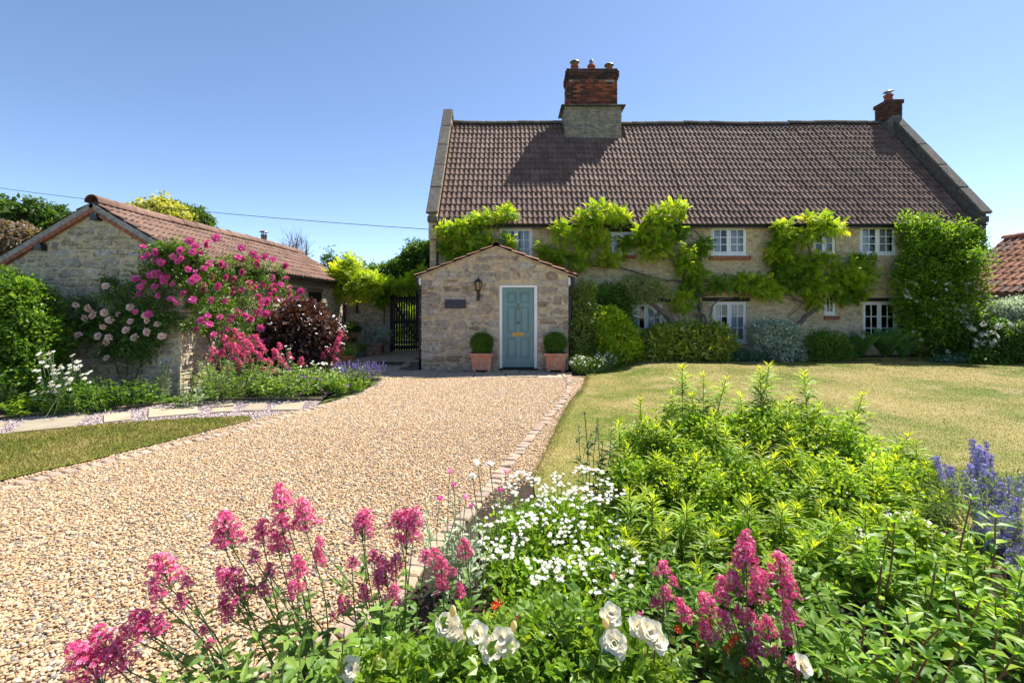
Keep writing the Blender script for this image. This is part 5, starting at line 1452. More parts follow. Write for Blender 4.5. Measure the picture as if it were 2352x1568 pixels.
# ------------------------------------------------------------------ big climber at the house corner
t = thing('climbing_shrub', P(2160, 850, 13.1) * [1, 1, 0], 'huge flowering climber smothering the house corner up to the eaves', 'climber')
E = []
for px, py, a, b, yy, d in [(2118, 540, 56, 46, 13.2, .34), (2180, 560, 62, 48, 13.2, .36), (2140, 600, 80, 60, 13.15, .40), (2210, 620, 50, 60, 13.2, .36), (2142, 680, 74, 64, 13.0, .45), (2205, 710, 58, 74, 13.05, .45), (2160, 770, 84, 70, 12.9, .6), (2085, 640, 34, 40, 13.25, .25), (2240, 790, 50, 54, 12.9, .5), (2092, 720, 40, 40, 13.1, .3), (2230, 560, 28, 28, 13.3, .25)]:
    c = P(px, py, yy); E.append((c, (a*yy/F, d, b*yy/F)))
for _ in range(22):
    c0, r0_ = E[int(rng.integers(len(E)))]; d0 = unit(rng.normal(0, 1, 3) * [1, .5, 1]); d0[1] = -abs(d0[1])
    k0 = rng.uniform(.14, .28); E.append((np.asarray(c0) + d0 * np.asarray(r0_) * .95, (k0, k0*.8, k0)))
g = Geo(); foliage(g, E, 4400, .085, leaf2(.6), 5, .07, lump=.42, inner=.70, droop=.25, zmin=.2, tint=(0, 1)); foliage(g, shrink(E, .72), 900, .10, leaf2(.7), 4, .08, inner=.5, zmin=.2, tint=(0, .6))
g.build('foliage', leafm('corner_climber_leaf', [(.055, .13, .014), (.105, .215, .018), (.19, .33, .025), (.34, .46, .04)], .5), t)
g = Geo(); twigs(g, P(2160, 840, 13.3) * [1, 1, 0] + [0, 0, .2], shrink(E, .9), 30, .02); g.build('stems', M_bark, t)
s, nr = shell(E, 2400, .96, .14, .4)
s = s[(nr[:, 1] < -.15)]; nr = nr[nr[:, 1] < -.15]
wmask = (vnoise(s, 8, 2.0) > .05) & (s[:, 2] < 2.6); s = s[wmask]
ms = []
for k in range(3):
    g = Geo(); floret_dome(g, (0, 0, 0), .07, 16, .020, 0, flat=.35); ms.append(g.mesh('flower_head', F_white))
for i, q in enumerate(s[:110]): inst('flower_head', ms[i % 3], t, q + [0, -.03, 0], facing((rng.normal(0, .3), -1, .6)), rng.uniform(.7, 1.25))if 0 else inst('flower_head', ms[i % 3], t, q + [0, -.03, 0], facing((rng.normal(0, .3), -1, .6)), (rng.uniform(.45, .85),)*3)
for k in range(9):   # long loose shoots
    a = E[int(rng.integers(0, 4))]; b = P(rng.uniform(2060, 2250), 520, 13.1) * [1, 1, 0] + [0, 0, rng.uniform(3.6, 4.3)]
for (a, b) in [((2225, 560), (2275, 545)), ((2110, 510), (2068, 490)), ((2150, 510), (2160, 488)), ((2230, 600), (2282, 590)), ((2040, 640), (2008, 620)), ((2050, 660), (2000, 650)), ((2235, 540), (2262, 530))]:
    pa, pb = P(*a, 13.1), P(*b, 13.05); pts = smooth_path([pa, (pa+pb)/2 + [0, 0, .06], pb], 8)
    g = Geo(); g.tube(pts, .005, 4, 0, 1, False); q = np.repeat(pts[2:], 4, 0); X, Y, Z = frames(rng.normal(0, 1, q.shape) + unit(pb - pa), rng.normal(0, .4, q.shape) + [0, 0, 1])
    v, f = leaf2(.5); g.scatter(v, f, q, X, Y, Z, .05 * rng.uniform(.6, 1.2, len(q)), rng.uniform(.6, 1, len(q))); g.build('shoot', [L_gold, M_twig], t)

# ------------------------------------------------------------------ shrubs along the house front
def hb(px, Y): return np.array([(px - CX) * Y / F, Y, float(lawn_z((px - CX) * Y / F, Y))])
hbed = Geo()
xs = np.linspace(1.55, 15, 40)
rows_ = []
for yy in (12.30, 12.8, 13.64): rows_.append(np.c_[xs, yy + (.1*np.sin(xs*1.3) if yy < 12.5 else 0*xs), lawn_z(xs, yy) + .02])
V = np.vstack(rows_); hbed.add(V, [(r*40 + i, r*40 + i + 1, (r+1)*40 + i + 1, (r+1)*40 + i) for r in range(2) for i in range(39)]); hbed.build('border_soil', M_soil, kind='structure')
def el(px, py, a, b, Y, d): return (P(px, py, Y), (a*Y/F, d, b*Y/F))
shrub('porch_side_shrub', 'tall pale green variegated shrub leaning on the porch side wall', 'shrub', hb(1345, 12.6), [el(1338, 700, 30, 45, 12.5, .32), el(1342, 760, 36, 55, 12.4, .36), el(1335, 810, 32, 35, 12.4, .34), el(1350, 665, 18, 18, 12.5, .2)], leafm('variegated_leaf', [(.09, .17, .03), (.16, .25, .04), (.28, .34, .07), (.50, .54, .22)], .42), .065, 1100, zmin=.1)
shrub('evergreen_shrub', 'glossy green shrub behind the lime bush against the house wall', 'shrub', hb(1400, 13.2), [el(1385, 690, 40, 40, 13.0, .35), el(1430, 690, 34, 36, 13.1, .3), el(1415, 740, 44, 50, 13.0, .35)], L_mid, .07, 900, zmin=.15)
shrub('lime_bush', 'rounded bright lime green bush beside the lawn corner by the porch', 'shrub', hb(1412, 12.5), [el(1412, 775, 50, 52, 12.35, .5), el(1400, 740, 38, 34, 12.4, .4), el(1425, 800, 46, 34, 12.3, .45)], L_lime, .09, 1000, tmpl=leaf2(.7), zmin=.15, droop=.35)
t = shrub('leaning_tree', 'small grey-green tree with a thick leaning trunk by the ground-floor window', 'tree', hb(1560, 13.2), [el(1480, 662, 52, 26, 12.95, .4), el(1455, 655, 34, 24, 13.0, .3), el(1510, 672, 36, 20, 12.9, .3), el(1480, 685, 30, 14, 12.9, .3)], L_grey, .05, 1300, ntw=3, cr=.04)
vine(t, [(1566, 800), (1545, 742), (1520, 716), (1490, 692), (1470, 672)], .095, .04, 13.02, 'trunk', wob=.006)
shrub('laurel_hedge', 'clipped yellow-splashed laurel hedge below the ground-floor windows', 'hedge', hb(1575, 12.8), [el(1525, 790, 58, 40, 12.65, .5), el(1580, 785, 62, 40, 12.65, .5), el(1640, 790, 48, 40, 12.65, .48), el(1600, 812, 70, 24, 12.55, .5), el(1500, 812, 50, 24, 12.55, .45), el(1670, 818, 32, 16, 12.5, .3)], L_laurel, .13, 1500, tmpl=leaf8(.42), per=4, cr=.06, zmin=.18, lump=.12, droop=-.1, upn=.3)
shrub('silver_shrub', 'silvery white variegated shrub next to the tall ground-floor window', 'shrub', hb(1785, 12.7), [el(1785, 778, 58, 42, 12.6, .5), el(1800, 812, 50, 24, 12.5, .45), el(1760, 765, 40, 32, 12.65, .4)], L_silver, .065, 1500, tmpl=leaf2(.55), zmin=.2)
shrub('green_shrub', 'low dense green shrub between the silver shrub and the ferns', 'shrub', hb(1890, 12.6), [el(1892, 800, 52, 36, 12.55, .45), el(1860, 812, 36, 26, 12.5, .35), el(1930, 815, 30, 24, 12.5, .3)], L_mid, .06, 1200, zmin=.2)
shrub('low_bluish_plant', 'low bluish leafy plant at the foot of the laurel hedge by the window', 'plant', hb(1735, 12.45), [el(1730, 828, 44, 16, 12.4, .25), el(1700, 822, 26, 14, 12.4, .2)], leafm('bluish_leaf', [(.05, .12, .07), (.09, .18, .11), (.15, .25, .16)], .3), .06, 420, zmin=.2)
shrub('low_bluish_plant', 'low bluish leafy plant under the flowering climber at the lawn edge', 'plant', hb(2190, 12.2), [el(2180, 838, 40, 14, 12.1, .25), el(2220, 842, 30, 12, 12.1, .2)], bpy.data.materials['bluish_leaf'], .06, 420, zmin=.2)
t = shrub('white_flower_shrub', 'dark leafy shrub with white flower clusters below the orange tiled roof', 'shrub', hb(2290, 12.2), [el(2280, 790, 60, 56, 12.2, .5), el(2330, 800, 50, 60, 12.0, .5), el(2260, 830, 50, 26, 12.0, .4)], L_dark, .07, 1700, tmpl=leaf2(.62), zmin=.15)
for q in range(40):
    p = P(rng.uniform(2225, 2352), rng.uniform(742, 800), 11.72 + rng.uniform(0, .25)); inst('flower_head', ms[q % 3], t, p, facing((rng.normal(0, .3), -1, .7)), (rng.uniform(.6, 1.0),)*3)
shrub('silver_shrub', 'pale silvery shrub below the gutter of the orange tiled outbuilding', 'shrub', hb(2320, 12.9), [el(2318, 735, 50, 45, 12.8, .45), el(2345, 720, 40, 36, 12.8, .4)], L_silver, .065, 1100, zmin=.2)
for k in range(5):
    px = (1700, 1830, 1990, 2110, 2245)[k]
# ferns
def fern(px, Y, s, label, n=15):
    b = hb(px, Y); t = thing('fern', b, label, 'fern', 'ferns under the window')
    v, f = leaf2(.34, .05)
    for i in range(n):
        a = i * 2*math.pi/n + rng.normal(0, .2); L = s * rng.uniform(.75, 1.1); lean = rng.uniform(.3, .75)
        d = np.array([math.cos(a), math.sin(a), 0]); tt = np.linspace(0, 1, 16)[:, None]
        p = b + d * L * lean * tt**1.4 + np.array([0, 0, 1]) * L * (tt * 1.0 - .28 * tt**2.6)
        g = Geo(); g.tube(p, .005, 3, 0, 1, False)
        T = unit(np.gradient(p, axis=0)); side = unit(np.cross(T, [0, 0, 1.0])); up_ = np.cross(side, T)
        tq = np.linspace(.12, 1, 26); idx = np.clip((tq * 15).astype(int), 0, 15)
        for sg in (-1, 1):
            pos = np.stack([np.interp(tq, tt[:, 0], p[:, k]) for k in range(3)], 1)
            dv = side[idx] * sg + T[idx] * .35; X, Yv, Z = frames(dv, up_[idx])
            g.scatter(v, f, pos, X, Yv, Z, L * .17 * np.sin(np.pi * (.12 + .86 * tq**.8)) + .012, .3 + .5 * rng.random(len(tq)))
        g.build('frond', [L_fern, L_stem], t)
fern(1975, 12.75, .95, 'broad green fern with arching fronds between the green shrub and the window'); fern(2035, 12.65, 1.15, 'tall arching fern in front of the lowest window by the climber', 18)
fern(1945, 12.5, .7, 'smaller fern at the foot of the green shrub', 11); fern(2075, 12.5, .8, 'spreading fern tucked under the edge of the huge climber', 11)

# daisies beside the porch
def daisy_patch(name, label, base, region, zf, n, heads, foliage_ells, lm, cat='flowers', fsize=.035, nfol=300, stem=True, scale=(.8, 1.2), facing_dir=(0, -.5, 1), leaf_t=None, group=None):
    t = thing(name, base, label, cat, group)
    g = Geo(); foliage(g, foliage_ells, nfol, fsize, leaf_t or leaf2(.4), 5, .04, zmin=.02, lump=.2, inner=.55, droop=-.1)
    sg = Geo()
    for i in range(n):
        p = region(); b = np.array([base[0] + (p[0]-base[0])*.6, base[1] + (p[1]-base[1])*.6, .05 if p[2] < .6 else .1]) + rng.normal(0, .04, 3) * [1, 1, 0]
        sg.tube(smooth_path([b, (b+p)/2 + rng.normal(0, .015, 3), p], 5), .0022 * (1 + p[1]/9), 3, 0, 0, False)
        inst('flower_head', heads[i % len(heads)], t, p, facing(np.array(facing_dir) + rng.normal(0, .35, 3)), (rng.uniform(*scale),)*3)
    g.build('foliage', lm, t); sg.build('stems', L_stem, t)
    return t
ER = [el(1350, 842, 38, 20, 11.45, .3), el(1385, 835, 28, 22, 11.7, .3), el(1325, 835, 16, 16, 11.6, .2)]
def reg(): 
    k = int(rng.integers(3)); c, r = ER[k]; d = unit(rng.normal(0, 1, 3)); d[2] = abs(d[2]); d[1] = -abs(d[1])
    return np.asarray(c) + d * np.asarray(r) * 1.12 + [0, 0, .03]
daisy_patch('fleabane', 'small white daisies tumbling over the gravel beside the porch corner', hb(1350, 11.6) * [1, 1, 0], reg, 0, 120, DAISY, ER, L_mid, scale=(.9, 1.5), nfol=500)

# ------------------------------------------------------------------ climbing roses on the barn
def rose_climber(t, blobs, mat, nper=1.0, size=.085):
    for (px, py, a, b, Y, d) in blobs:
        c = P(px, py, Y); ell = [(c, (max(.05, a*Y/F - .05), d, max(.05, b*Y/F - .05)))]
        g = Geo(); foliage(g, ell, int(nper * (36 + a*b*.11)), size, (ROSE_V, ROSE_F), 3, .04, lump=.3, inner=.35, droop=.15, rnd=.8)
        g.build('leaf_spray', mat, t)
def barn_right(px, off=.22):
    """depth at which pixel column px meets the rose in front of the barn's side wall"""
    X = bx1 + off
    return X * F / (px - CX)
t = thing('climbing_rose', (-5.8, 9.4, .03), 'climbing rose with masses of hot pink blooms round the barn corner', 'rose')
pink = [(545, 555), (545, 535)]
blob = []
for px, py, a, b in [(360, 590, 34, 30), (400, 575, 34, 22), (345, 640, 34, 30), (395, 630, 34, 28)]: blob.append((px, py, a, b, 8.42, .14))
for px, py, a, b in [(440, 590, 32, 26), (460, 625, 36, 30), (500, 620, 36, 30), (545, 610, 38, 28), (590, 610, 36, 26), (440, 660, 36, 30), (490, 665, 36, 28), (540, 655, 36, 30), (590, 650, 34, 30), (640, 630, 24, 24), (640, 670, 30, 24), (675, 690, 22, 20),
                     (460, 705, 30, 28), (510, 710, 34, 28), (560, 700, 32, 28), (610, 700, 28, 24), (500, 750, 30, 26), (550, 750, 32, 30), (590, 745, 24, 24), (570, 790, 34, 22), (530, 790, 30, 20), (620, 735, 16, 24), (440, 750, 18, 22)]:
    blob.append((px, py, a, b, min(12.6, max(8.45, barn_right(px))), .22))
rose_climber(t, blob, L_rose, .85)
vl = [[(505, 860), (500, 800), (470, 740), (455, 660), (445, 600)], [(505, 860), (520, 790), (540, 720), (560, 650), (580, 610)], [(508, 860), (530, 800), (590, 740), (640, 680), (690, 680)], [(500, 850), (480, 780), (460, 720), (420, 640), (370, 590)]]
for l in vl:
    p = smooth_path([P(x, y, max(8.4, barn_right(x, .10))) for x, y in l], 16)
    Geo().tube(p, np.linspace(.018, .006, len(p)), 5).build('cane', M_twig, t, smooth=True)
RM = [rose_mesh(F_hot_t, .115) for _ in range(4)]
spots = [(362, 573), (350, 600), (333, 572), (345, 585), (435, 555), (453, 562), (476, 560), (492, 552), (447, 575), (352, 627), (345, 640), (365, 632), (313, 640), (325, 655), (376, 640), (352, 660), (388, 690), (318, 678), (345, 720),
         (410, 605), (398, 592), (462, 585), (478, 598), (470, 620), (490, 632), (430, 620), (452, 640), (505, 605), (520, 612), (515, 635), (540, 640), (555, 628), (500, 660), (485, 690), (545, 590), (560, 600), (580, 585), (590, 595), (602, 588), (598, 605), (560, 568), (628, 598), (660, 612), (620, 640), (655, 640), (640, 655), (625, 660), (608, 655), (570, 650), (585, 660), (560, 665), (535, 670), (520, 690),
         (460, 735), (478, 745), (505, 730), (490, 770), (520, 755), (545, 715), (560, 720), (575, 735), (590, 715), (600, 700), (610, 715), (622, 745), (600, 760), (585, 775), (565, 780), (548, 770), (575, 795), (540, 800), (520, 790), (555, 815), (590, 800), (605, 780), (640, 690), (655, 700), (670, 685), (690, 670), (685, 690), (665, 665), (612, 690), (592, 680), (455, 760), (440, 650), (402, 655), (370, 605), (530, 735), (510, 810), (630, 715), (645, 725), (415, 575), (425, 672), (445, 690), (470, 660)]
for i, (px, py) in enumerate(spots):
    Y = 8.24 if px < 415 else min(12.6, max(8.3, barn_right(px, .42)))
    c = P(px + rng.normal(0, 3), py + rng.normal(0, 3), Y)
    inst('bloom', RM[i % 4], t, c, facing((rng.normal(.1, .4), -1, rng.normal(.35, .35))), (rng.uniform(1.0, 1.45) * Y / 9.5,)*3)
    for _ in range(int(rng.choice([0, 0, 1, 1]))):
        inst('bloom', RM[(i+1) % 4], t, c + rng.normal(0, 1, 3) * [.11, .05, .09], facing((rng.normal(.1, .4), -1, rng.normal(.35, .35))), (rng.uniform(.7, 1.1) * Y / 9.5,)*3)
t = thing('climbing_rose', (-7.2, 8.3, .03), 'climbing rose with pale blush blooms on the shaded barn gable', 'rose')
blob = [(px, py, a, b, 8.42, .13) for px, py, a, b in [(190, 700, 30, 20), (215, 735, 40, 24), (260, 690, 30, 22), (290, 730, 40, 30), (330, 705, 34, 26), (345, 745, 36, 26), (300, 770, 40, 28), (255, 770, 44, 26), (205, 770, 36, 20), (350, 785, 34, 24), (280, 810, 24, 24), (320, 815, 26, 26), (385, 735, 30, 26), (300, 665, 22, 16), (250, 650, 16, 14), (375, 690, 24, 22), (245, 810, 18, 16), (185, 745, 18, 14)]]
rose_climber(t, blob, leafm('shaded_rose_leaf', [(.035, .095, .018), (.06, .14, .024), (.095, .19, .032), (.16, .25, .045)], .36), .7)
for l in [[(290, 900), (292, 840), (285, 780), (260, 720), (240, 660)], [(300, 900), (330, 820), (360, 760), (390, 700)], [(280, 880), (250, 800), (200, 760), (175, 730)]]:
    p = smooth_path([P(x, y, 8.5) for x, y in l], 14); Geo().tube(p, np.linspace(.014, .005, len(p)), 5).build('cane', M_twig, t, smooth=True)
RP = [rose_mesh(F_pale, .12) for _ in range(3)]
for i, (px, py) in enumerate([(205, 708), (215, 725), (196, 730), (240, 718), (252, 735), (273, 722), (290, 758), (300, 738), (237, 750), (226, 772), (250, 775), (245, 785), (310, 775), (372, 772), (338, 762), (340, 735), (245, 822), (230, 812), (244, 657), (175, 700), (335, 725), (300, 705), (362, 745), (180, 770)]):
    inst('bloom', RP[i % 3], t, P(px, py, 8.24), facing((rng.normal(0, .35), -1, rng.normal(.3, .3))), (rng.uniform(.8, 1.2),)*3)

# ------------------------------------------------------------------ left border
shrub('bay_shrub', 'large glossy shrub rising in front of the barn gable by the oxeye daisies', 'shrub', (-8.3, 7.9, .02), [el(20, 700, 70, 70, 7.9, .5), el(60, 740, 64, 80, 7.9, .5), el(20, 800, 90, 80, 7.8, .55), el(85, 800, 50, 66, 7.8, .45), el(50, 850, 70, 50, 7.7, .5), el(-60, 760, 90, 120, 7.9, .6)],
      leafm('bay_leaf', [(.04, .11, .014), (.075, .16, .02), (.15, .27, .026), (.28, .40, .04)], .46, rough=.35), .062, 4600, tmpl=leaf2(.62), zmin=.05, lump=.24)
shrub('purple_shrub', 'dark purple leaved shrub beside the pink climbing rose', 'shrub', (-5.2, 11.3, .03), [el(690, 770, 72, 60, 11.2, .75), el(650, 775, 52, 55, 11.2, .6), el(735, 780, 46, 56, 11.1, .6), el(700, 735, 56, 38, 11.3, .6), el(690, 820, 80, 30, 11.0, .7)], L_purple, .085, 2300, tmpl=leaf2(.7), zmin=.05, lump=.22, cr=.07)
# generic herbaceous clump: leafy stems
def herb(name, label, base, stems, lm, leaf_len, tmpl, per=14, hr=(.3, .5), spread=.2, cat='plant', rs=.004, up=.55, stem_mat=None, group=None, tint=(0, 1)):
    t = thing(name, base, label, cat, group)
    g = Geo(); n = stems
    for i in range(n):
        a = rng.uniform(0, 6.28); r = spread * math.sqrt(rng.random()); h = rng.uniform(*hr)
        b = np.asarray(base, float) + [r*math.cos(a), r*math.sin(a), 0]; tip = b + [.35*r*math.cos(a) + rng.normal(0, .03), .35*r*math.sin(a) + rng.normal(0, .03), h]
        p = smooth_path([b, (b + tip)/2 + rng.normal(0, .02, 3), tip - [0, 0, .04]], 8); g.tube(p, rs * .6 * (1 + p[0][1]/9), 3, 0, 1, False)
        tt = rng.uniform(.1, 1, per); q = np.stack([np.interp(tt, np.linspace(0, 1, len(p)), p[:, k]) for k in range(3)], 1)
        an = rng.uniform(0, 6.28, per); dv = np.c_[np.cos(an), np.sin(an), rng.normal(up, .3, per)]
        X, Y, Z = frames(dv, np.c_[rng.normal(0, .3, per), rng.normal(0, .3, per), np.ones(per)])
        g.scatter(tmpl[0], tmpl[1], q, X, Y, Z, leaf_len * (1.15 - .5*tt) * rng.uniform(.7, 1.2, per), tint[0] + (tint[1]-tint[0]) * np.clip(.25 + .6*tt + rng.normal(0, .15, per), 0, 1))
    g.build('leafy_stems', [lm, stem_mat or L_stem], t)
    return t
lanc = leaf8(.26, .05, .25)
herb('leafy_perennial', 'bushy green perennial at the very end of the border under the bay shrub', (-8.0, 7.2, .02), 46, L_mid, .12, lanc, 16, (.25, .6), .45)
herb('leafy_perennial', 'low green perennial spilling over the timber strip by the daisies', (-7.3, 7.25, .02), 30, L_fever, .09, leaf8(.4), 14, (.12, .3), .35)
herb('leafy_perennial', 'fresh green leafy clump just beyond the oxeye daisies', (-6.35, 7.75, .02), 46, leafm('fresh_leaf', [(.06, .15, .016), (.10, .21, .02), (.16, .28, .025)], .42), .12, lanc, 16, (.25, .55), .32)
herb('grey_wormwood', 'upright grey-green feathery plant against the barn stones', (-6.05, 8.25, .02), 9, L_lych, .07, leaf8(.16), 34, (.5, .8), .14)
herb('silvery_campion', 'silvery leaved campion with magenta flowers by the slate path', (-5.25, 7.75, .02), 9, L_lych, .10, leaf8(.28), 12, (.25, .55), .14)
herb('euphorbia_mound', 'dense apple green leafy mound where the border turns towards the porch', (-5.05, 8.55, .02), 120, leafm('apple_leaf', [(.09, .18, .03), (.15, .25, .04), (.22, .32, .05)], .4), .085, leaf8(.3), 20, (.35, .75), .52)
herb('cranesbill', 'low cranesbill foliage in front of the apple green mound', (-5.7, 8.15, .02), 50, L_mid, .07, leaf8(.8), 10, (.08, .25), .45)
herb('leafy_perennial', 'green foliage skirt below the coral valerian', (-4.1, 8.75, .02), 110, L_val_f, .10, leaf8(.42), 14, (.25, .55), .55)
herb('leafy_perennial', 'green foliage beneath the white daisies near the purple shrub', (-3.5, 9.3, .02), 90, L_val_f, .09, leaf8(.36), 14, (.22, .5), .5)
herb('leafy_perennial', 'airy green foliage between lavender and white daisies', (-3.2, 9.0, .02), 60, L_fever, .075, leaf8(.3), 14, (.2, .45), .35)
# oxeye daisies
def px_region(pts, Y0, Y1, jit=4):
    def f():
        px, py = pts[int(rng.integers(len(pts)))]
        return P(px + rng.normal(0, jit), py + rng.normal(0, jit), rng.uniform(Y0, Y1))
    return f
ox = [(88, 820), (125, 812), (165, 820), (176, 830), (92, 830), (140, 835), (155, 842), (128, 845), (120, 855), (145, 850), (195, 850), (168, 858), (185, 865), (100, 868), (130, 872), (115, 878), (150, 875), (140, 890), (125, 895), (105, 890), (165, 880), (90, 900), (135, 905), (110, 915), (70, 858), (75, 905), (180, 848), (200, 870), (160, 895), (120, 885)]
t = thing('oxeye_daisies', (-6.9, 7.35, .02), 'tall clump of white oxeye daisies with yellow eyes in front of the barn', 'flowers')
sg = Geo()
for i in range(84):
    px, py = ox[i % len(ox)]; p = P(px + rng.normal(0, 9), py + rng.normal(0, 8), 7.2 + rng.uniform(-.15, .2))
    b = np.array([-6.9 + (p[0] + 6.9)*.55, 7.35 + rng.normal(0, .12), .02])
    sg.tube(smooth_path([b, (b + p)/2 + rng.normal(0, .03, 3), p], 6), .004, 3, 0, 0, False)
    inst('flower_head', OXEYE[i % 2], t, p, facing(np.array([rng.normal(0, .3), -.55, .9])), (rng.uniform(.85, 1.25),)*3)
sg.build('stems', L_stem, t)
g = Geo(); foliage(g, [((-6.9, 7.4, .22), (.5, .28, .25))], 420, .07, leaf8(.25), 5, .06, zmin=.03, droop=-.2); g.build('foliage', L_mid, t)
# coral valerian groups in the left border
def valerian(label, root, heads, meshes, lm=L_val, hs=1.0, leaves=8, group='valerian plants', sway=.03, leaf_len=.085, r=.004):
    t = thing('red_valerian', root, label, 'flowers', group)
    root = np.asarray(root, float)
    lv, lf = leaf8(.42, .05, .3); lm_mesh = Geo().add(lv, lf).mesh('leaf', lm)
    for i, (px, py, w, Y) in enumerate(heads):
        wid = w * Y / F; tall = len(meshes) == 1 or i % 2 == 0
        me = meshes[int(rng.integers(len(meshes)))]
        s = max(.35, wid / .105) * hs
        c = P(px, py, Y) - [0, 0, .065 * s]
        b = root + [.25 * (c[0] - root[0]) + rng.normal(0, .03), .25 * (c[1] - root[1]) + rng.normal(0, .03), 0]
        mid = b * .5 + c * .5 + rng.normal(0, sway, 3) * [1, 1, .2] + [(b[0] - c[0]) * .12, 0, 0]
        p = smooth_path([b, mid, c], 10)
        Geo().tube(p, np.linspace(r, r*.6, len(p)), 5, cap=False).build('stem', L_stem, t, smooth=True)
        d = unit(p[-1] - p[-3]) * .6 + [0, 0, .6]
        inst('flower_head', me, t, c, facing(d), (s, s, s * rng.uniform(.85, 1.15)))
        for k in range(leaves):
            tt = rng.uniform(.08, .8); q = np.array([np.interp(tt, np.linspace(0, 1, len(p)), p[:, j]) for j in range(3)])
            an = rng.uniform(0, 6.28)
            X, Yv, Z = frames(np.array([[math.cos(an), math.sin(an), rng.normal(.45, .25)]]), np.array([[rng.normal(0, .2), rng.normal(0, .2), 1.0]]))
            L = leaf_len * rng.uniform(.6, 1.25) * (1.2 - .6*tt)
            inst('leaf', lm_mesh, t, q, np.stack([X[0], Yv[0], Z[0]], 1), (L, L, L))
    return t
cor1 = [(495, 805, 22), (515, 810, 24), (525, 785, 26), (545, 800, 30), (560, 775, 30), (575, 800, 30), (590, 785, 26), (540, 820, 24), (555, 835, 22), (510, 840, 18), (600, 820, 22), (488, 825, 16), (530, 845, 18), (570, 820, 26), (515, 770, 18), (545, 765, 22)]
valerian('coral red valerian massed below the hot pink climbing rose', (-4.75, 9.0, .02), [(x, y, w, 9.0 + rng.uniform(-.15, .25)) for x, y, w in cor1], VAL_CORAL, leaves=1, hs=1.0, r=.006)
cor2 = [(610, 800, 20), (625, 830, 20), (640, 812, 24), (650, 825, 22), (645, 795, 18), (668, 818, 18), (690, 830, 18), (630, 850, 14), (592, 850, 16), (612, 845, 16), (660, 840, 16)]
valerian('coral valerian scattered in front of the dark purple shrub', (-4.1, 9.4, .02), [(x, y, w, 9.4 + rng.uniform(-.2, .2)) for x, y, w in cor2], VAL_CORAL, leaves=1, hs=1.0, r=.006)
cor3 = [(775, 785, 22), (768, 800, 22), (760, 812, 20), (780, 770, 18), (752, 802, 16), (765, 830, 20), (745, 815, 14)]
valerian('coral valerian leaning over the paving beside the purple shrub', (-4.2, 10.9, .02), [(x, y, w, 10.7 + rng.uniform(-.2, .2)) for x, y, w in cor3], VAL_CORAL, leaves=1, hs=1.0, r=.006)
wd = [(650, 815), (668, 826), (700, 850), (690, 862), (720, 858), (735, 845), (755, 868), (760, 850), (715, 870), (740, 880), (700, 880), (680, 872), (770, 860), (660, 800), (728, 828), (745, 832), (708, 838), (690, 845), (765, 838), (782, 850)]
t = thing('white_daisies', (-3.7, 9.3, .02), 'loose drift of small white daisies between coral valerian and lavender', 'flowers'); sg = Geo()
for i in range(70):
    px, py = wd[i % len(wd)]; Y = 9.2 + rng.uniform(-.3, .5); p = P(px + rng.normal(0, 6), py + rng.normal(0, 5), Y); b = np.array([p[0] + rng.normal(0, .1), p[1] + rng.normal(0, .1), .02])
    sg.tube([b, (b + p)/2 + rng.normal(0, .02, 3), p], .003, 3, 0, 0, False); inst('flower_head', OXEYE[i % 2], t, p, facing((rng.normal(0, .3), -.5, .9)), (rng.uniform(.55, .95),)*3)
sg.build('stems', L_stem, t)
t = thing('violet_cranesbill', (-4.1, 8.5, .02), 'small violet cranesbill flowers dotted along the border edge', 'flowers'); sg = Geo()
vm_ = daisy_mesh('flower_head', .022, 5, [F_viol, F_white, L_stem], .18, .1)
for i, (px, py) in enumerate([(690, 863), (702, 865), (628, 885), (720, 868), (740, 895), (600, 858), (665, 850), (655, 895), (712, 880), (250, 905), (295, 840), (748, 905), (580, 870), (560, 880), (690, 905), (800, 885), (735, 870), (620, 865), (670, 885), (645, 870), (705, 895), (585, 895)]):
    Y = 8.45; p = P(px, py, Y); p[2] = max(p[2], .1); b = np.array([p[0], Y + .1, .02]); sg.tube([b, p], .003, 3, 0, 0, False); inst('flower_head', vm_, t, p, facing((0, -.7, .7)), (rng.uniform(.9, 1.5),)*3)
sg.build('stems', L_stem, t)
# lavender
def spikes(name, label, base, tips, mat, slen, nw, fr, cat='flowers', leafmat=None, nfol=300, fell=None, stemr=.003, fs=.007, per=9):
    t = thing(name, base, label, cat); ms_ = []
    for k in range(4):
        g = Geo()
        for j in range(nw):
            z = slen * (j + .5)/nw; r = fr * (1 - .55 * j/nw)
            floret_dome(g, (0, 0, z), r, per, fs * rng.uniform(.8, 1.2), 0, flat=.8)
        g.tube([(0, 0, -.05), (0, 0, slen)], stemr * .8, 4, 0, 1, False); ms_.append(g.mesh('flower_spike', [mat, L_stem]))
    sg = Geo(); base = np.asarray(base, float)
    for i, p in enumerate(tips):
        b = base + (p - base) * [.35, .35, 0] + rng.normal(0, .03, 3)*[1, 1, 0]; foot = p - unit(p - b)*slen*.6 - [0, 0, slen*.3]
        sg.tube(smooth_path([b, (b + foot)/2 + rng.normal(0, .015, 3), foot], 6), stemr, 3, 0, 0, False)
        inst('flower_spike', ms_[i % 4], t, foot, facing(unit(p - b) * .5 + [0, 0, .6] + rng.normal(0, .1, 3)), (rng.uniform(.85, 1.15),)*3)
    sg.build('stems', L_stem, t)
    if fell is not None:
        g = Geo(); foliage(g, fell, nfol, .045, leaf8(.16), 5, .03, zmin=.02, droop=-.3); g.build('foliage', leafmat or L_lych, t)
    return t
tips = [np.array([(rng.uniform(768, 880) - CX)*9.7/F, rng.uniform(9.3, 10.1), rng.uniform(.25, .5)]) for _ in range(150)]
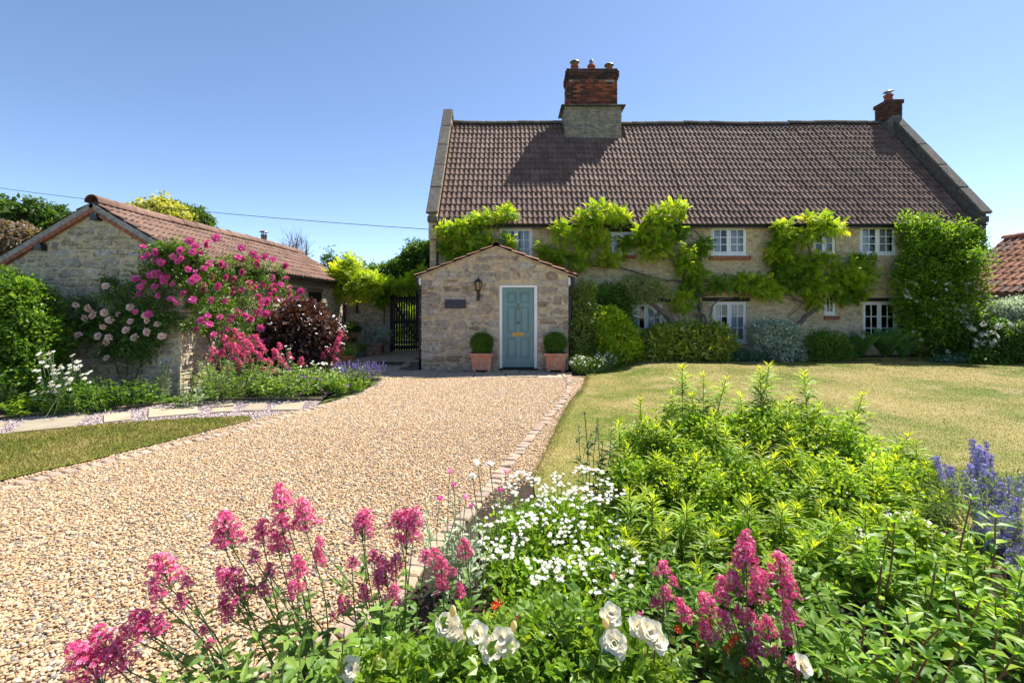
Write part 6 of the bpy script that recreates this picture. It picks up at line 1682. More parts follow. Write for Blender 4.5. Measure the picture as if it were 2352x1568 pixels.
spikes('lavender', 'lavender bush spilling purple spikes over the gravel edge', (-3.15, 9.75, .02), tips, F_lav, .09, 5, .012, fell=[((-3.15, 9.75, .15), (.45, .4, .2))], leafmat=leafm('lavender_leaf', [(.14, .18, .11), (.22, .26, .17)], .3), fs=.009, stemr=.0028)

# ------------------------------------------------------------------ pots by the courtyard wall
def pot(name, label, x, y, r, h, mat, z=0.03, cat='plant pot', taper=.68, group=None):
    t = thing(name, (x, y, z), label, cat, group)
    Geo().lathe([(0, z), (r*taper, z), (r*.95, z + h*.80), (r*1.08, z + h*.82), (r*1.1, z + h*.98), (r*1.02, z + h), (r*.92, z + h), (r*.88, z + h*.88)], (x, y, 0), 20).build('pot_body', mat, t, smooth=False)
    Geo().lathe([(r*.9, z + h*.9), (0, z + h*.93)], (x, y, 0), 16).build('soil', M_soil, t)
    return z + h * .93
p = G(862, 816); x, y = (862 - CX)*15.9/F, 15.9
zt = pot('glazed_pot', 'large mottled pot holding the variegated shrub by the courtyard wall', x, y, .29, .42, M_terra_old)
shrub('potted_euonymus', 'grey-green variegated shrub in the mottled pot by the courtyard wall', 'shrub', (x, y, zt), [((x, y, zt + .25), (.52, .42, .28)), ((x - .2, y, zt + .18), (.35, .35, .22)), ((x + .2, y, zt + .3), (.35, .3, .28))], L_silver, .045, 900)
for i, (px, Y, r, h, lab, lm, lab2, ph) in enumerate([(790, 15.0, .16, .26, 'small orange clay pot on the paving beside the stone figure', L_lime, 'yellow-green seedlings in the small orange clay pot', .14), (808, 14.6, .15, .24, 'pale clay pot with whitish bloom next to the orange pot', L_grey, 'pale trailing plant in the whitish clay pot', .12),
                                                    (800, 13.4, .16, .24, 'bright terracotta pot standing foremost on the sunlit paving', L_fever, 'tufts of daisy leaves in the bright terracotta pot', .1), (828, 15.2, .14, .2, 'squat grey pot behind the clay pots', L_mid, 'small leafy plant in the squat grey pot', .14)]):
    x = (px - CX)*Y/F
    zt = pot('clay_pot', lab, x, Y, r, h, (M_terra, M_terra_old, M_terra, M_lead)[i])
    shrub('potted_plant', lab2, 'plant', (x, Y, zt), [((x, Y, zt + ph*.5), (r*1.1, r*1.1, ph))], lm, .04, 120, ntw=6)
# wall planter on a bracket
x, y = (812 - CX)*16.9/F, 16.86; zb = EYE - (772 - YH)*16.9/F
t = thing('wall_planter', (x, y, zb), 'fluted terracotta bowl planter fixed to the courtyard wall', 'planter')
g = Geo(); k = 24; th = np.arange(k)*2*math.pi/k; prof = [(.02, 0), (.13, .03), (.19, .11), (.215, .2), (.235, .21), (.235, .25), (.2, .25)]
v = np.array([[((r_ * (1 + (.04*math.cos(6*2*a) if 0 < q_ < .2 else 0)))*math.cos(a) + x, r_*math.sin(a)*.8 + y - .1, zb - .1 + q_) for a in th] for r_, q_ in prof]).reshape(-1, 3)
g.add(v, [(i*k + j, i*k + (j+1) % k, (i+1)*k + (j+1) % k, (i+1)*k + j) for i in range(len(prof)-1) for j in range(k)]); g.build('bowl', M_terra, t); Geo().bbox(x - .03, x + .03, y - .05, y + .2, zb - .16, zb - .08).build('bracket', M_black, t)
shrub('spiky_plant', 'tuft of narrow green leaves in the wall planter', 'plant', (x, y - .1, zb + .1), [((x, y - .1, zb + .22), (.24, .2, .16))], L_dark, .14, 70, tmpl=leaf8(.12), per=5, ntw=4, droop=-.6)
# stone figure
x, y = (846 - CX)*15.6/F, 15.6
t = thing('stone_figure', (x, y, .03), 'small weathered stone statue of a draped figure on an urn pot', 'statue')
Geo().lathe([(0, .03), (.13, .03), (.17, .28), (.19, .29), (.19, .33), (0, .33)], (x, y, 0), 16).build('plinth_pot', M_terra_old, t)
Geo().lathe([(0, .33), (.11, .33), (.12, .40), (.10, .52), (.085, .66), (.075, .74), (.10, .82), (.105, .88), (.08, .93), (.035, .955), (.033, .985), (.055, 1.01), (.062, 1.06), (.05, 1.10), (0, 1.12)], (x, y, 0), 16).tube(smooth_path([(x - .1, y, .9), (x - .13, y - .05, .76), (x - .02, y - .11, .70)], 8), .03, 7).tube(smooth_path([(x + .1, y, .9), (x + .13, y - .05, .74), (x + .02, y - .11, .68)], 8), .03, 7).build('figure_body', surf('mossy_stone', [(.20, .18, .13)], rough=.95, nscale=12, namt=.5, bump=.7, spots=[((.34, .31, .25), 14, .55, .68)]), t, smooth=True)
herb('violas', 'violet flowering potted violas under the wall lantern', ((783 - CX)*15.7/F, 15.7, .7), 22, F_viol, .045, leaf2(.9), 10, (.12, .3), .2, cat='flowers')
tt = bpy.data.objects['violas']; 
xv, yv = (783 - CX)*15.7/F, 15.7
zt = pot('stand_pot', 'tall grey pot lifting the violas above the small clay pots', xv, yv, .2, .70, M_lead, cat='plant pot')
herb('leafy_perennial', 'pale leafy plant rising behind the violas by the barn downpipe', ((778 - CX)*16.4/F, 16.4, .03), 14, L_fever, .12, lanc, 14, (.8, 1.1), .15)

# wisteria at the barn end and greenery above the gate
w4 = thing('wisteria', P(800, 812, 16.6) * [1, 1, 0], 'bright yellow-green wisteria mounded over the barn end and courtyard corner', 'climber')
clumps(w4, [(775, 640, 48, 34), (805, 622, 46, 30), (760, 658, 44, 26), (820, 650, 44, 32), (790, 668, 46, 24), (848, 645, 30, 30), (735, 663, 24, 14), (835, 670, 30, 22), (855, 660, 24, 20), (805, 600, 26, 16), (870, 655, 24, 20)], 16.3, L_wist, size=.22, tint=(.35, 1), depth=.5)
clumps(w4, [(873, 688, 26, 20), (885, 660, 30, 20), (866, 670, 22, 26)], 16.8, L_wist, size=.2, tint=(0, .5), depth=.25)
clumps(w4, [(920, 660, 36, 18), (950, 650, 26, 24), (965, 630, 22, 22), (900, 655, 24, 16)], 16.7, L_wist, size=.2, tint=(.2, .8), depth=.3)
vine(w4, [(880, 812), (882, 740), (878, 690), (860, 660), (800, 640)], .03, .015, 16.95)
vine(w4, [(860, 665), (900, 668), (950, 660), (968, 640)], .02, .01, 16.8)
t = shrub('garden_tree', 'dense dark green tree rising above the slatted gate beside the house', 'tree', (-4.0, 19.5, 0), [el(930, 635, 55, 40, 19, .8), el(965, 600, 40, 36, 19, .7), el(985, 585, 24, 24, 18.6, .5), el(890, 650, 36, 26, 19, .6), el(870, 640, 26, 20, 19.5, .5), el(945, 655, 60, 30, 18.7, .6)], L_dark, .11, 2300, tmpl=(TREE_V, TREE_F), per=4, cr=.1)
Geo().tube([(-4.0, 19.5, 0), (-3.9, 19.4, 1.2), (-3.9, 19.3, 2.6)], [.12, .10, .06], 8).build('trunk', M_bark, t)
shrub('garden_hedge', 'sunlit hedge glimpsed through the gaps of the slatted gate', 'hedge', (-4.3, 22.5, 0), [((-5.5, 23, .8), (1.6, .6, .9)), ((-3.0, 23, .8), (1.6, .6, .9))], L_lime, .13, 900, tmpl=(TREE_V, TREE_F), per=3, cr=.1)

# ------------------------------------------------------------------ trees beyond
def tree(label, base, ht, ells, lm, leaf, n, limbs=8, tr=.14, per=5, cr=.16, bare=False):
    t = thing('tree', base, label, 'tree', 'trees beyond the barn'); base = np.asarray(base, float)
    top = base + [0, 0, ht * .55]
    g = Geo(); g.tube(smooth_path([base, base + [rng.normal(0, .15), 0, ht*.3], top], 8), np.linspace(tr, tr*.55, len(smooth_path([base, base, top], 8))), 8); g.build('trunk', M_bark, t, smooth=True)
    g = Geo(); tp, _ = shell(ells, limbs, .7, .1)
    for q in tp:
        m = (top + q)/2 + rng.normal(0, .15, 3) + [0, 0, .1]; pth = smooth_path([top - [0, 0, ht*.1*rng.random()], m, q], 8); g.tube(pth, np.linspace(tr*.4, tr*.06, len(pth)), 5, cap=False)
        if bare:
            for _ in range(14):
                s0 = pth[int(rng.integers(3, len(pth)))]; e = s0 + unit(unit(q - top) + rng.normal(0, .6, 3)) * rng.uniform(.3, .9); g.tube(smooth_path([s0, (s0+e)/2 + rng.normal(0, .05, 3), e], 4), [.012, .009, .006, .005, .004][:len(smooth_path([s0, s0, e], 4))], 3, cap=False)
    g.build('limbs', M_bark, t)
    if n:
        g = Geo(); foliage(g, ells, n, leaf, (TREE_V, TREE_F), per, cr, lump=.35, inner=.35, droop=.1, low=2); g.build('crown', lm, t)
tree('golden yellow tree rising behind the barn ridge', (-17, 24, 0), 7.5, [el(330, 500, 45, 22, 24, 1.0), el(375, 497, 45, 28, 24, 1.0), el(355, 520, 60, 24, 24, 1.0), el(410, 515, 30, 20, 24, .8)], L_tree_gold, .20, 900, 10)
tree('green maple beside the golden tree behind the barn', (-15.8, 25, 0), 7, [el(430, 505, 36, 24, 25, .9), el(450, 515, 26, 20, 25, .8), el(405, 490, 24, 14, 25, .6), el(425, 530, 50, 24, 25, .9)], L_tree, .2, 700, 10)
tree('leafy green tree standing behind the barn gable', (-24, 23, 0), 7.5, [el(90, 500, 50, 28, 23, 1.1), el(70, 520, 60, 30, 23, 1.1), el(110, 530, 40, 30, 23, 1.0)], L_tree, .22, 700, 10)
tree('airy tree with bronze purple leaves behind the barn gable', (-23, 20.5, 0), 6, [el(20, 550, 50, 36, 20.5, 1.0), el(50, 560, 40, 30, 20.5, .9)], L_tree_plum, .18, 700, 12)
tree('tall feathery tree rising at the edge of the view beyond the barn', (-26, 23, 0), 8, [el(-5, 485, 26, 30, 23, .8), el(10, 520, 30, 40, 23, .9)], L_tree, .17, 420, 14)
tree('leafless tree with fine bare twigs beyond the barn roof', (-11.5, 25, 0), 5.0, [el(678, 572, 30, 30, 25, .7)], None, 0, 0, 26, .10, bare=True)
tree('thin sparse tree between the bare tree and the wisteria mound', (-9.0, 24, 0), 4.0, [el(765, 605, 26, 24, 24, .6)], L_tree, .12, 90, 12, .07)
tree('rounded green tree behind the courtyard wall', (-7.5, 23, 0), 3.4, [el(850, 640, 50, 26, 23, .9), el(880, 650, 40, 26, 23, .8), el(800, 650, 60, 22, 23, .8)], L_tree, .17, 600, 8)
tree('distant broad tree behind the far outbuilding', (30, 30, 0), 3.6, [el(2330, 655, 60, 20, 30, 1.2)], L_tree, .25, 300, 6)
# field hedge far behind
g = Geo(); foliage(g, [((x_, 60 + 4*math.sin(x_*.2), 1.2), (3.2, 1.6, 1.9 + .6*math.sin(x_*1.7))) for x_ in np.arange(-62, 70, 4.0)], 6000, .5, (TREE_V, TREE_F), 3, .4); g.build('far_hedgerow', L_tree, kind='stuff')

# ------------------------------------------------------------------ front border: golden shrub with willow-leaved stalks
E = [el(*q) for q in [(1500, 1015, 84, 56, 4.0, .3), (1620, 985, 110, 62, 4.15, .35), (1760, 985, 130, 70, 4.2, .4), (1900, 1015, 110, 74, 4.1, .35), (1560, 1110, 105, 84, 3.6, .35), (1700, 1110, 130, 100, 3.6, .4), (1850, 1125, 120, 100, 3.6, .36),
                      (2000, 1120, 110, 90, 3.7, .36), (2080, 1100, 80, 74, 3.8, .3), (1620, 1220, 110, 80, 3.2, .3), (1760, 1250, 120, 84, 3.1, .32), (1900, 1240, 110, 84, 3.1, .3), (1450, 1090, 60, 56, 3.6, .25), (2040, 1230, 90, 80, 3.2, .3), (1800, 1360, 130, 80, 2.75, .25), (1950, 1350, 110, 80, 2.75, .25)]]
shrub('golden_shrub', 'broad golden green small-leaved shrub filling the front border', 'shrub', (2.1, 3.6, .015), [(c - [0, 0, .09], (r[0], r[1], r[2]*.95)) for c, r in E], L_gold, .032, 8500, tmpl=leaf2(.72), per=5, cr=.035, zmin=.04, lump=.34, inner=.62, droop=.05, ntw=60, r0=.006)
tips = [(1567, 842, 4.3), (1615, 860, 4.25), (1668, 868, 4.3), (1747, 846, 4.3), (1767, 838, 4.35), (1847, 856, 4.3), (1981, 905, 4.2), (1470, 917, 4.0), (1544, 900, 4.1), (1815, 914, 4.0), (1541, 972, 3.8), (1481, 960, 3.8), (1667, 988, 3.7), (1715, 1020, 3.55), (1421, 968, 3.9), (1964, 948, 3.9), (2004, 1055, 3.5), (1761, 1066, 3.4),
        (1872, 1086, 3.3), (1578, 1163, 3.0), (1724, 1140, 3.05), (1932, 1192, 2.9), (1444, 1123, 3.1), (2090, 996, 3.9), (2105, 1020, 3.8), (2060, 1030, 3.8), (2130, 1060, 3.7), (2040, 1075, 3.5), (2150, 1090, 3.6), (2020, 1140, 3.3), (2080, 1120, 3.4), (1590, 905, 4.1), (1700, 905, 4.2), (1790, 930, 4.1), (1880, 930, 4.1), (1640, 950, 3.9), (1600, 1050, 3.5), (1820, 1010, 3.7), (1920, 1040, 3.6),
        (1510, 1050, 3.5), (1660, 1090, 3.3), (1800, 1160, 3.0), (1530, 1220, 2.85), (1650, 1230, 2.8), (1880, 1250, 2.7), (1980, 1250, 2.8), (1690, 1320, 2.5), (1600, 1310, 2.55), (1780, 1300, 2.6), (2100, 1180, 3.1), (2170, 1130, 3.3), (1500, 1140, 3.1), (1440, 1020, 3.7)]
for _ in range(30):
    px_ = rng.uniform(1430, 2120); yb = rng.uniform(960, 1280); tips.append((px_, yb, float(np.interp(yb, [900, 1300], [4.1, 2.65]))))
t = thing('willow_leaved_perennial', (2.0, 3.7, .015), 'tall upright stalks of narrow willow-like leaves standing through the golden shrub', 'plant')
wl = leaf8(.135, .03, .30, .36)
for i, (px, py, Y) in enumerate(tips):
    tip = P(px, py, Y); b = np.array([tip[0] * .97 + rng.normal(0, .10), Y + rng.normal(0, .08), .02])
    if tip[2] < .25: tip[2] = .25
    p = smooth_path([b, (b + tip)/2 + rng.normal(0, .02, 3), tip], 12); g = Geo(); g.tube(p, np.linspace(.006, .003, len(p)), 4, 0, 1, False)
    L = np.linalg.norm(tip - b); n = int(95 * L) + 50; t0 = max(.02, 1 - .70 / L)
    tt = t0 + (1 - t0) * np.linspace(0, 1, n) ** .8; q = np.stack([np.interp(tt, np.linspace(0, 1, len(p)), p[:, k]) for k in range(3)], 1)
    an = np.arange(n) * 2.4 + rng.normal(0, .5, n); d_top = (1 - tt) * L           # distance below the tip
    el_ = np.where(d_top < .05, 1.6, .75) * np.exp(-d_top * 1.6) + rng.normal(0, .28, n)
    X, Yv, Z = frames(np.c_[np.cos(an), np.sin(an), el_], np.c_[-np.cos(an)*.5, -np.sin(an)*.5, np.ones(n)])
    ln = .15 * np.clip(.42 + d_top * 3.2, .42, 1.0) * rng.uniform(.7, 1.25, n)
    g.scatter(wl[0], wl[1], q, X, Yv, Z, ln, np.clip(1.0 - d_top * 2.6 + rng.normal(0, .12, n), 0, 1))
    g.build('stalk', [L_willow, surf('stalk_bark', [(.17, .13, .05)], rough=.7, bump=0, nscale=30) if i == 0 else bpy.data.materials['stalk_bark']], t)

# ------------------------------------------------------------------ feverfew
def feverfew(label, base, ells, sprays, nfl, scale=(.85, 1.2)):
    t = thing('feverfew', base, label, 'flowers', 'white feverfew clumps')
    ells = [(np.asarray(c) - [0, 0, .20], (r[0], r[1], r[2]*.85)) for c, r in ells]
    g = Geo(); foliage(g, ells, int(120 * len(ells)) + 300, .042, leaf8(.55), 5, .04, zmin=.03, lump=.2, inner=.6, droop=-.1, outb=.5)
    foliage(g, shrink(ells, .7), 260, .06, leaf8(.6), 4, .05, zmin=.03, inner=.4)
    g.build('foliage', L_fever, t); sg = Geo(); al = []
    for (px, py, Y) in sprays:
        c = P(px, py, Y); b = np.array([c[0]*.9 + base[0]*.1, c[1]*.9 + base[1]*.1, .03]); f0 = c - [0, 0, .05]
        sg.tube(smooth_path([b, (b + f0)/2 + rng.normal(0, .02, 3), f0], 6), .0022, 3, 0, 0, False)
        k = int(rng.integers(6, 12))
        for j in range(k):
            a = rng.uniform(0, 6.28); r = .055 * math.sqrt(rng.random()); p = c + [r*math.cos(a)*1.2, r*math.sin(a)*1.2, rng.normal(0, .008)]
            sg.tube([f0, p - [0, 0, .01]], .0011, 3, 0, 0, False)
            al.append((p, rng.uniform(*scale)))
    al.sort(key=lambda q: q[0][1]); rest = Geo()
    for i, (p, k) in enumerate(al):
        R = facing(np.array([rng.normal(0, .25), -.25, 1.0]))
        if i < nfl: inst('flower_head', DAISY[i % 3], t, p, R, (k,)*3)
        else: rest.merge(DAISY_G, R, p, k)
    if rest.n: rest.build('further_flower_heads', [F_white, F_yellow, L_stem], t, kind='stuff')
    sg.build('stems', L_stem, t)
sp = []
for (px, py) in [(1175, 1095), (1200, 1085), (1165, 1110), (1240, 1110), (1225, 1098), (1280, 1092), (1345, 1072), (1368, 1080), (1330, 1080), (1385, 1100), (1290, 1108), (1310, 1118), (1390, 1115), (1340, 1118), (1260, 1125), (1190, 1128), (1215, 1145), (1250, 1140), (1280, 1148), (1240, 1155), (1300, 1140), (1320, 1135), (1355, 1140), (1395, 1140), (1415, 1130), (1375, 1150), (1330, 1160), (1270, 1170), (1205, 1175), (1225, 1185), (1240, 1200), (1210, 1198), (1150, 1165), (1130, 1200), (1115, 1208), (1145, 1195), (1290, 1195), (1335, 1190), (1350, 1205), (1300, 1215), (1275, 1235), (1200, 1240), (1140, 1240), (1155, 1265), (1118, 1270), (1330, 1250), (1318, 1265), (1350, 1270), (1365, 1262), (1400, 1240), (1420, 1250), (1440, 1235), (1460, 1260), (1455, 1280), (1310, 1290), (1270, 1290), (1340, 1300), (1300, 1320), (1250, 1310), (1225, 1290), (1400, 1300), (1430, 1310), (1240, 1330), (1380, 1350), (1420, 1340), (1190, 1225), (1100, 1240), (1410, 1190), (1460, 1210), (1180, 1275)]:
    sp.append((px, py, float(np.interp(py, [1070, 1350], [3.55, 2.45])) + rng.normal(0, .04)))
feverfew('big mound of white feverfew daisies beside the brick edging', (.35, 3.0, .015), [el(1210, 1180, 100, 70, 3.2, .35), el(1330, 1170, 110, 70, 3.3, .4), el(1180, 1270, 90, 70, 2.8, .3), el(1310, 1280, 120, 80, 2.75, .35), el(1420, 1270, 80, 80, 2.8, .3), el(1280, 1360, 120, 60, 2.4, .25), el(1400, 1360, 80, 60, 2.4, .25)], sp, 300, (.65, .95))
sp = [(px, py, float(np.interp(py, [1170, 1420], [3.2, 2.5]))) for px, py in [(2085, 1185), (2120, 1200), (2140, 1225), (2040, 1175), (1980, 1240), (2000, 1230), (1960, 1230), (1930, 1270), (1945, 1290), (2020, 1260), (2190, 1290), (2170, 1280), (1890, 1320), (1910, 1340), (1880, 1360), (1860, 1400), (1955, 1330), (1930, 1400), (1900, 1420), (1965, 1210), (2010, 1300), (2060, 1240), (1850, 1290), (1870, 1440), (1990, 1380)]]
feverfew('smaller feverfew clump half hidden among the phlox leaves', (2.2, 2.8, .015), [el(1950, 1300, 110, 70, 2.8, .25), el(2060, 1260, 110, 70, 2.9, .25), el(1900, 1420, 90, 60, 2.45, .2)], sp, 140, (.75, 1.1))
t = thing('tall_daisy', (-.2, 3.05, .015), 'two slender white daisies standing over the gravel by the feverfew', 'flowers')
for px, py in ((1096, 1056), (1124, 1060), (1085, 1095)):
    p = P(px, py, 3.0); b = np.array([p[0] + .05, 3.05, .02]); Geo().tube(smooth_path([b, (b+p)/2 + [.01, 0, 0], p], 6), .003, 4, 0, 0, False).build('stem', L_stem, t)
    for k in range(3): inst('flower_head', DAISY[k % 3], t, p + rng.normal(0, .012, 3), facing((rng.normal(0, .3), -.3, 1)), (1.2,)*3)

# ------------------------------------------------------------------ red valerian in front
def hd(l, Ytop, Ybot): return [(x, y, w, float(np.interp(y, [1140, 1540], [Ytop, Ybot])) + rng.normal(0, .02)) for x, y, w in l]
VM = VAL_HEADS + VAL_ROUND
A = [(253, 1474, 78), (238, 1522, 90), (298, 1505, 60), (356, 1411, 84), (393, 1306, 74), (432, 1332, 34), (371, 1356, 44), (423, 1374, 44), (330, 1420, 50), (472, 1441, 32), (487, 1468, 26), (300, 1440, 40), (375, 1440, 40)]
B = [(535, 1215, 74), (520, 1240, 40), (651, 1150, 52), (651, 1192, 60), (605, 1212, 60), (642, 1235, 66), (705, 1188, 60), (563, 1350, 74), (590, 1272, 34), (511, 1304, 36), (626, 1304, 40), (684, 1298, 56), (684, 1340, 50), (535, 1400, 40), (610, 1350, 40)]
C_ = [(837, 1180, 56), (833, 1212, 50), (915, 1180, 52), (951, 1192, 46), (933, 1222, 66), (890, 1314, 56), (900, 1356, 46), (860, 1274, 36), (809, 1286, 36), (742, 1280, 34), (739, 1244, 26), (842, 1365, 36), (800, 1390, 38), (909, 1286, 42), (772, 1408, 24), (976, 1271, 40), (870, 1330, 34)]
D_ = [(1070, 1262, 40), (1001, 1262, 32), (1015, 1300, 44), (1018, 1335, 46), (1058, 1359, 28), (1040, 1310, 26), (1180, 1405, 26)]
E_ = [(1524, 1298, 50), (1546, 1330, 26), (1530, 1355, 44), (1512, 1380, 34), (1471, 1409, 24), (1563, 1378, 20)]
F_ = [(1714, 1258, 50), (1709, 1288, 70), (1794, 1308, 62), (1815, 1346, 62), (1752, 1325, 42), (1660, 1335, 34), (1692, 1343, 38), (1737, 1358, 54), (1662, 1364, 40), (1632, 1386, 52), (1584, 1406, 44), (1672, 1428, 40), (1637, 1448, 46), (1727, 1424, 44), (1817, 1403, 56), (1767, 1441, 44), (1804, 1458, 36), (1737, 1490, 50), (1815, 1508, 40), (1777, 1491, 24), (1700, 1400, 36)]
valerian('crimson pink valerian leaning out over the gravel below a taller clump', (-1.05, 1.82, .012), hd(A, 2.15, 1.88), VM, leaves=7, hs=1.0)
valerian('tallest crimson pink valerian clump standing against open gravel', (-.78, 1.98, .012), hd(B, 2.2, 1.95), VM, leaves=9)
valerian('crimson pink valerian with paired upright spires near the white rose', (-.50, 2.08, .012), hd(C_, 2.25, 2.0), VM, leaves=9)
valerian('short crimson pink valerian at the foot of the feverfew mound', (-.26, 2.15, .012), hd(D_, 2.3, 2.1), VM, leaves=9)
valerian('thin single valerian stalk with stacked round heads between roses and feverfew', (.66, 1.98, .012), hd(E_, 2.1, 1.95), VAL_ROUND, leaves=8)
valerian('bold crimson valerian clump rising beside the white rose and phlox', (1.05, 1.95, .012), hd(F_, 2.1, 1.85), VM, leaves=8)

# leafy filling of the front border
big = leaf8(.5, .06, .35)
herb('leafy_perennial', 'broad veined green leaves on upright stems under the tallest valerian', (-.72, 1.78, .012), 22, L_val_f, .10, big, 12, (.2, .5), .18, rs=.004)
herb('leafy_perennial', 'green leafy stems between the paired valerian spires', (-.42, 1.95, .012), 44, L_val_f, .075, leaf8(.34), 14, (.12, .36), .24, rs=.003)
herb('leafy_perennial', 'low green foliage at the foot of the feverfew', (-.08, 2.2, .012), 40, L_fever, .07, leaf8(.4), 12, (.08, .24), .22, rs=.003)
herb('leafy_perennial', 'blue-green foliage under the leaning valerian', (-1.05, 1.7, .012), 30, L_val_f, .09, leaf8(.36), 12, (.12, .36), .22, rs=.003)
herb('leafy_perennial', 'shaded green foliage between feverfew and bold valerian', (.78, 2.3, .012), 60, L_mid, .085, leaf8(.36), 12, (.15, .4), .35, rs=.003)
herb('leafy_perennial', 'deep green foliage below the bold valerian', (1.15, 2.2, .012), 60, L_mid, .09, leaf8(.4), 12, (.15, .42), .35, rs=.003)
# white rose bush
t = thing('white_rose', (.05, 1.5, .012), 'low rose bush with large creamy white blooms at the front of the border', 'rose')
RE0 = [el(860, 1560, 90, 70, 1.62, .16), el(1000, 1530, 100, 80, 1.60, .18), el(1130, 1540, 110, 80, 1.58, .18), el(1260, 1510, 110, 90, 1.6, .2), el(1390, 1530, 110, 80, 1.58, .18), el(1500, 1560, 90, 60, 1.58, .16), el(1300, 1420, 60, 40, 1.7, .12)]
RE = [(np.asarray(c) - [0, 0, .085], r) for c, r in RE0]
g = Geo(); foliage(g, RE, 900, .072, (pinnate(2, .46, .62, .18)), 3, .03, zmin=.05, lump=.25, inner=.45, droop=.1); g.build('foliage', L_rosebush, t)
rl, rf = leaf8(.58, .05, .22); rlm = Geo().add(rl, rf).mesh('leaf', L_rosebush_o, True)
s, nr = shell(RE, 230, .95, .2)
for q, n_ in zip(s, nr):
    X, Yv, Z = frames((n_ * .6 + rng.normal(0, .6, 3))[None], (np.array([0, 0, 1.]) + rng.normal(0, .35, 3))[None]); L = .042 * rng.uniform(.7, 1.2)
    inst('leaf', rlm, t, q, np.stack([X[0], Yv[0], Z[0]], 1), (L, L, L))
for k in range(16):
    q = s[k * 9]; b = np.array([q[0]*.6, 1.5 + rng.normal(0, .06), .02]); pth = smooth_path([b, (b+q)/2 + rng.normal(0, .03, 3), q], 8)
    Geo().tube(pth, np.linspace(.007, .003, len(pth)), 5, cap=False).build('cane', L_redstem, t, smooth=True)
def white_bloom(open_, s):
    if open_: g = rose_geo([(8, .58, .56, .10, .0, .03), (9, .50, .52, .38, .03, .03), (9, .42, .46, .68, .05, .03), (8, .34, .38, .95, .07, .02), (7, .26, .28, 1.2, .09, .02), (5, .18, .2, 1.4, .1, .01)], lambda k: 0)
    else: g = rose_geo([(5, .6, .55, .55, .0, .03), (5, .52, .5, .95, .02, .03), (4, .42, .4, 1.25, .04, .02), (6, .24, .14, 1.1, .06, .03)], lambda k: 1 if k == 3 else 0)
    for v in g.v: v *= s
    return g.mesh('rose_bloom', [F_cream, F_faded], True)
WB = [white_bloom(True, .078), white_bloom(True, .072), white_bloom(False, .072), white_bloom(False, .066)]
for (px, py, k, Y) in [(1030, 1440, 0, 1.62), (1048, 1462, 1, 1.61), (1096, 1455, 3, 1.60), (1130, 1490, 2, 1.56), (1150, 1470, 2, 1.58), (1168, 1485, 3, 1.57), (1410, 1478, 0, 1.55), (1402, 1412, 3, 1.62), (1490, 1452, 2, 1.58), (1462, 1440, 3, 1.6), (810, 1535, 2, 1.6), (1505, 1472, 2, 1.57), (1838, 1528, 3, 1.62)]:
    c = P(px, py, Y); inst('bloom', WB[k], t, c, facing((rng.normal(0, .3), -.75, .65)), (rng.uniform(.9, 1.1),)*3)
    b = c - [0, -.04, .2]; Geo().tube([b, c], .003, 5, cap=False).build('flower_stalk', L_redstem, t)
bud = Geo().lathe([(0, -.02), (.010, -.012), (.014, .004), (.011, .02), (.0, .036)], (0, 0, 0), 10).mesh('bud', leafm('bud_petal', [(.80, .66, .32), (.82, .72, .45)], .2), True)
for (px, py) in [(1392, 1432), (1472, 1500), (1180, 1440), (870, 1520), (1040, 1405)]: inst('bud', bud, t, P(px, py, 1.58), facing((rng.normal(0, .2), -.2, 1)), (.85,)*3)
# leaves at the very corner
herb('leafy_perennial', 'glossy rounded leaves poking in at the gravel side of the leaning valerian', (-1.42, 1.55, .012), 16, L_rosebush, .075, leaf8(.6), 8, (.18, .42), .2, rs=.003)
# geum
t = thing('red_geum', (.9, 1.9, .012), 'scattered orange-red geum flowers between roses and valerian', 'flowers'); sg = Geo()
gm = daisy_mesh('flower_head', .016, 6, [F_red, F_yellow, L_stem], .2, .25)
for (px, py, Y) in [(1147, 1383, 2.2), (1410, 1320, 2.4), (1628, 1432, 1.95), (1690, 1462, 1.9), (1558, 1444, 1.95), (1600, 1480, 1.9), (1575, 1495, 1.9), (1710, 1520, 1.85), (1240, 1545, 1.7), (1520, 1462, 1.95), (1672, 1490, 1.9), (1135, 1390, 2.2), (1680, 1475, 1.9), (1540, 1510, 1.85)]:
    p = P(px, py, Y); b = np.array([p[0] + rng.normal(0, .04), Y + .05, .02]); sg.tube(smooth_path([b, (b+p)/2 + rng.normal(0, .02, 3), p], 6), .002, 3, 0, 0, False); inst('flower_head', gm, t, p, facing((rng.normal(0, .4), -.7, .5)), (rng.uniform(.9, 1.3),)*3)
sg.build('stems', L_redstem, t)
# rose campion
t = herb('rose_campion', 'felted silver stems of rose campion with magenta flowers by the brick edging', (-.30, 2.62, .015), 26, L_lych, .075, leaf8(.32), 12, (.3, .62), .16, rs=.004, stem_mat=L_lych)
mm = daisy_mesh('flower_head', .016, 5, [F_mag, F_white, L_stem], .15, -.1); sg = Geo()
for (px, py, Y) in [(1033, 1081, 2.85), (1042, 1112, 2.8), (1162, 1081, 3.3), (1010, 1143, 2.75), (1082, 1160, 2.7), (1150, 1123, 3.0), (1070, 1140, 2.7)]:
    p = P(px, py, Y); b = np.array([p[0]*.8 - .05, Y - .03, .02]); sg.tube(smooth_path([b, (b+p)/2 + rng.normal(0, .02, 3), p], 6), .0026, 4, 0, 0, False); inst('flower_head', mm, t, p, facing((rng.normal(0, .3), -.5, .8)), (1.25,)*3)
sg.build('flower_stems', L_lych, t)
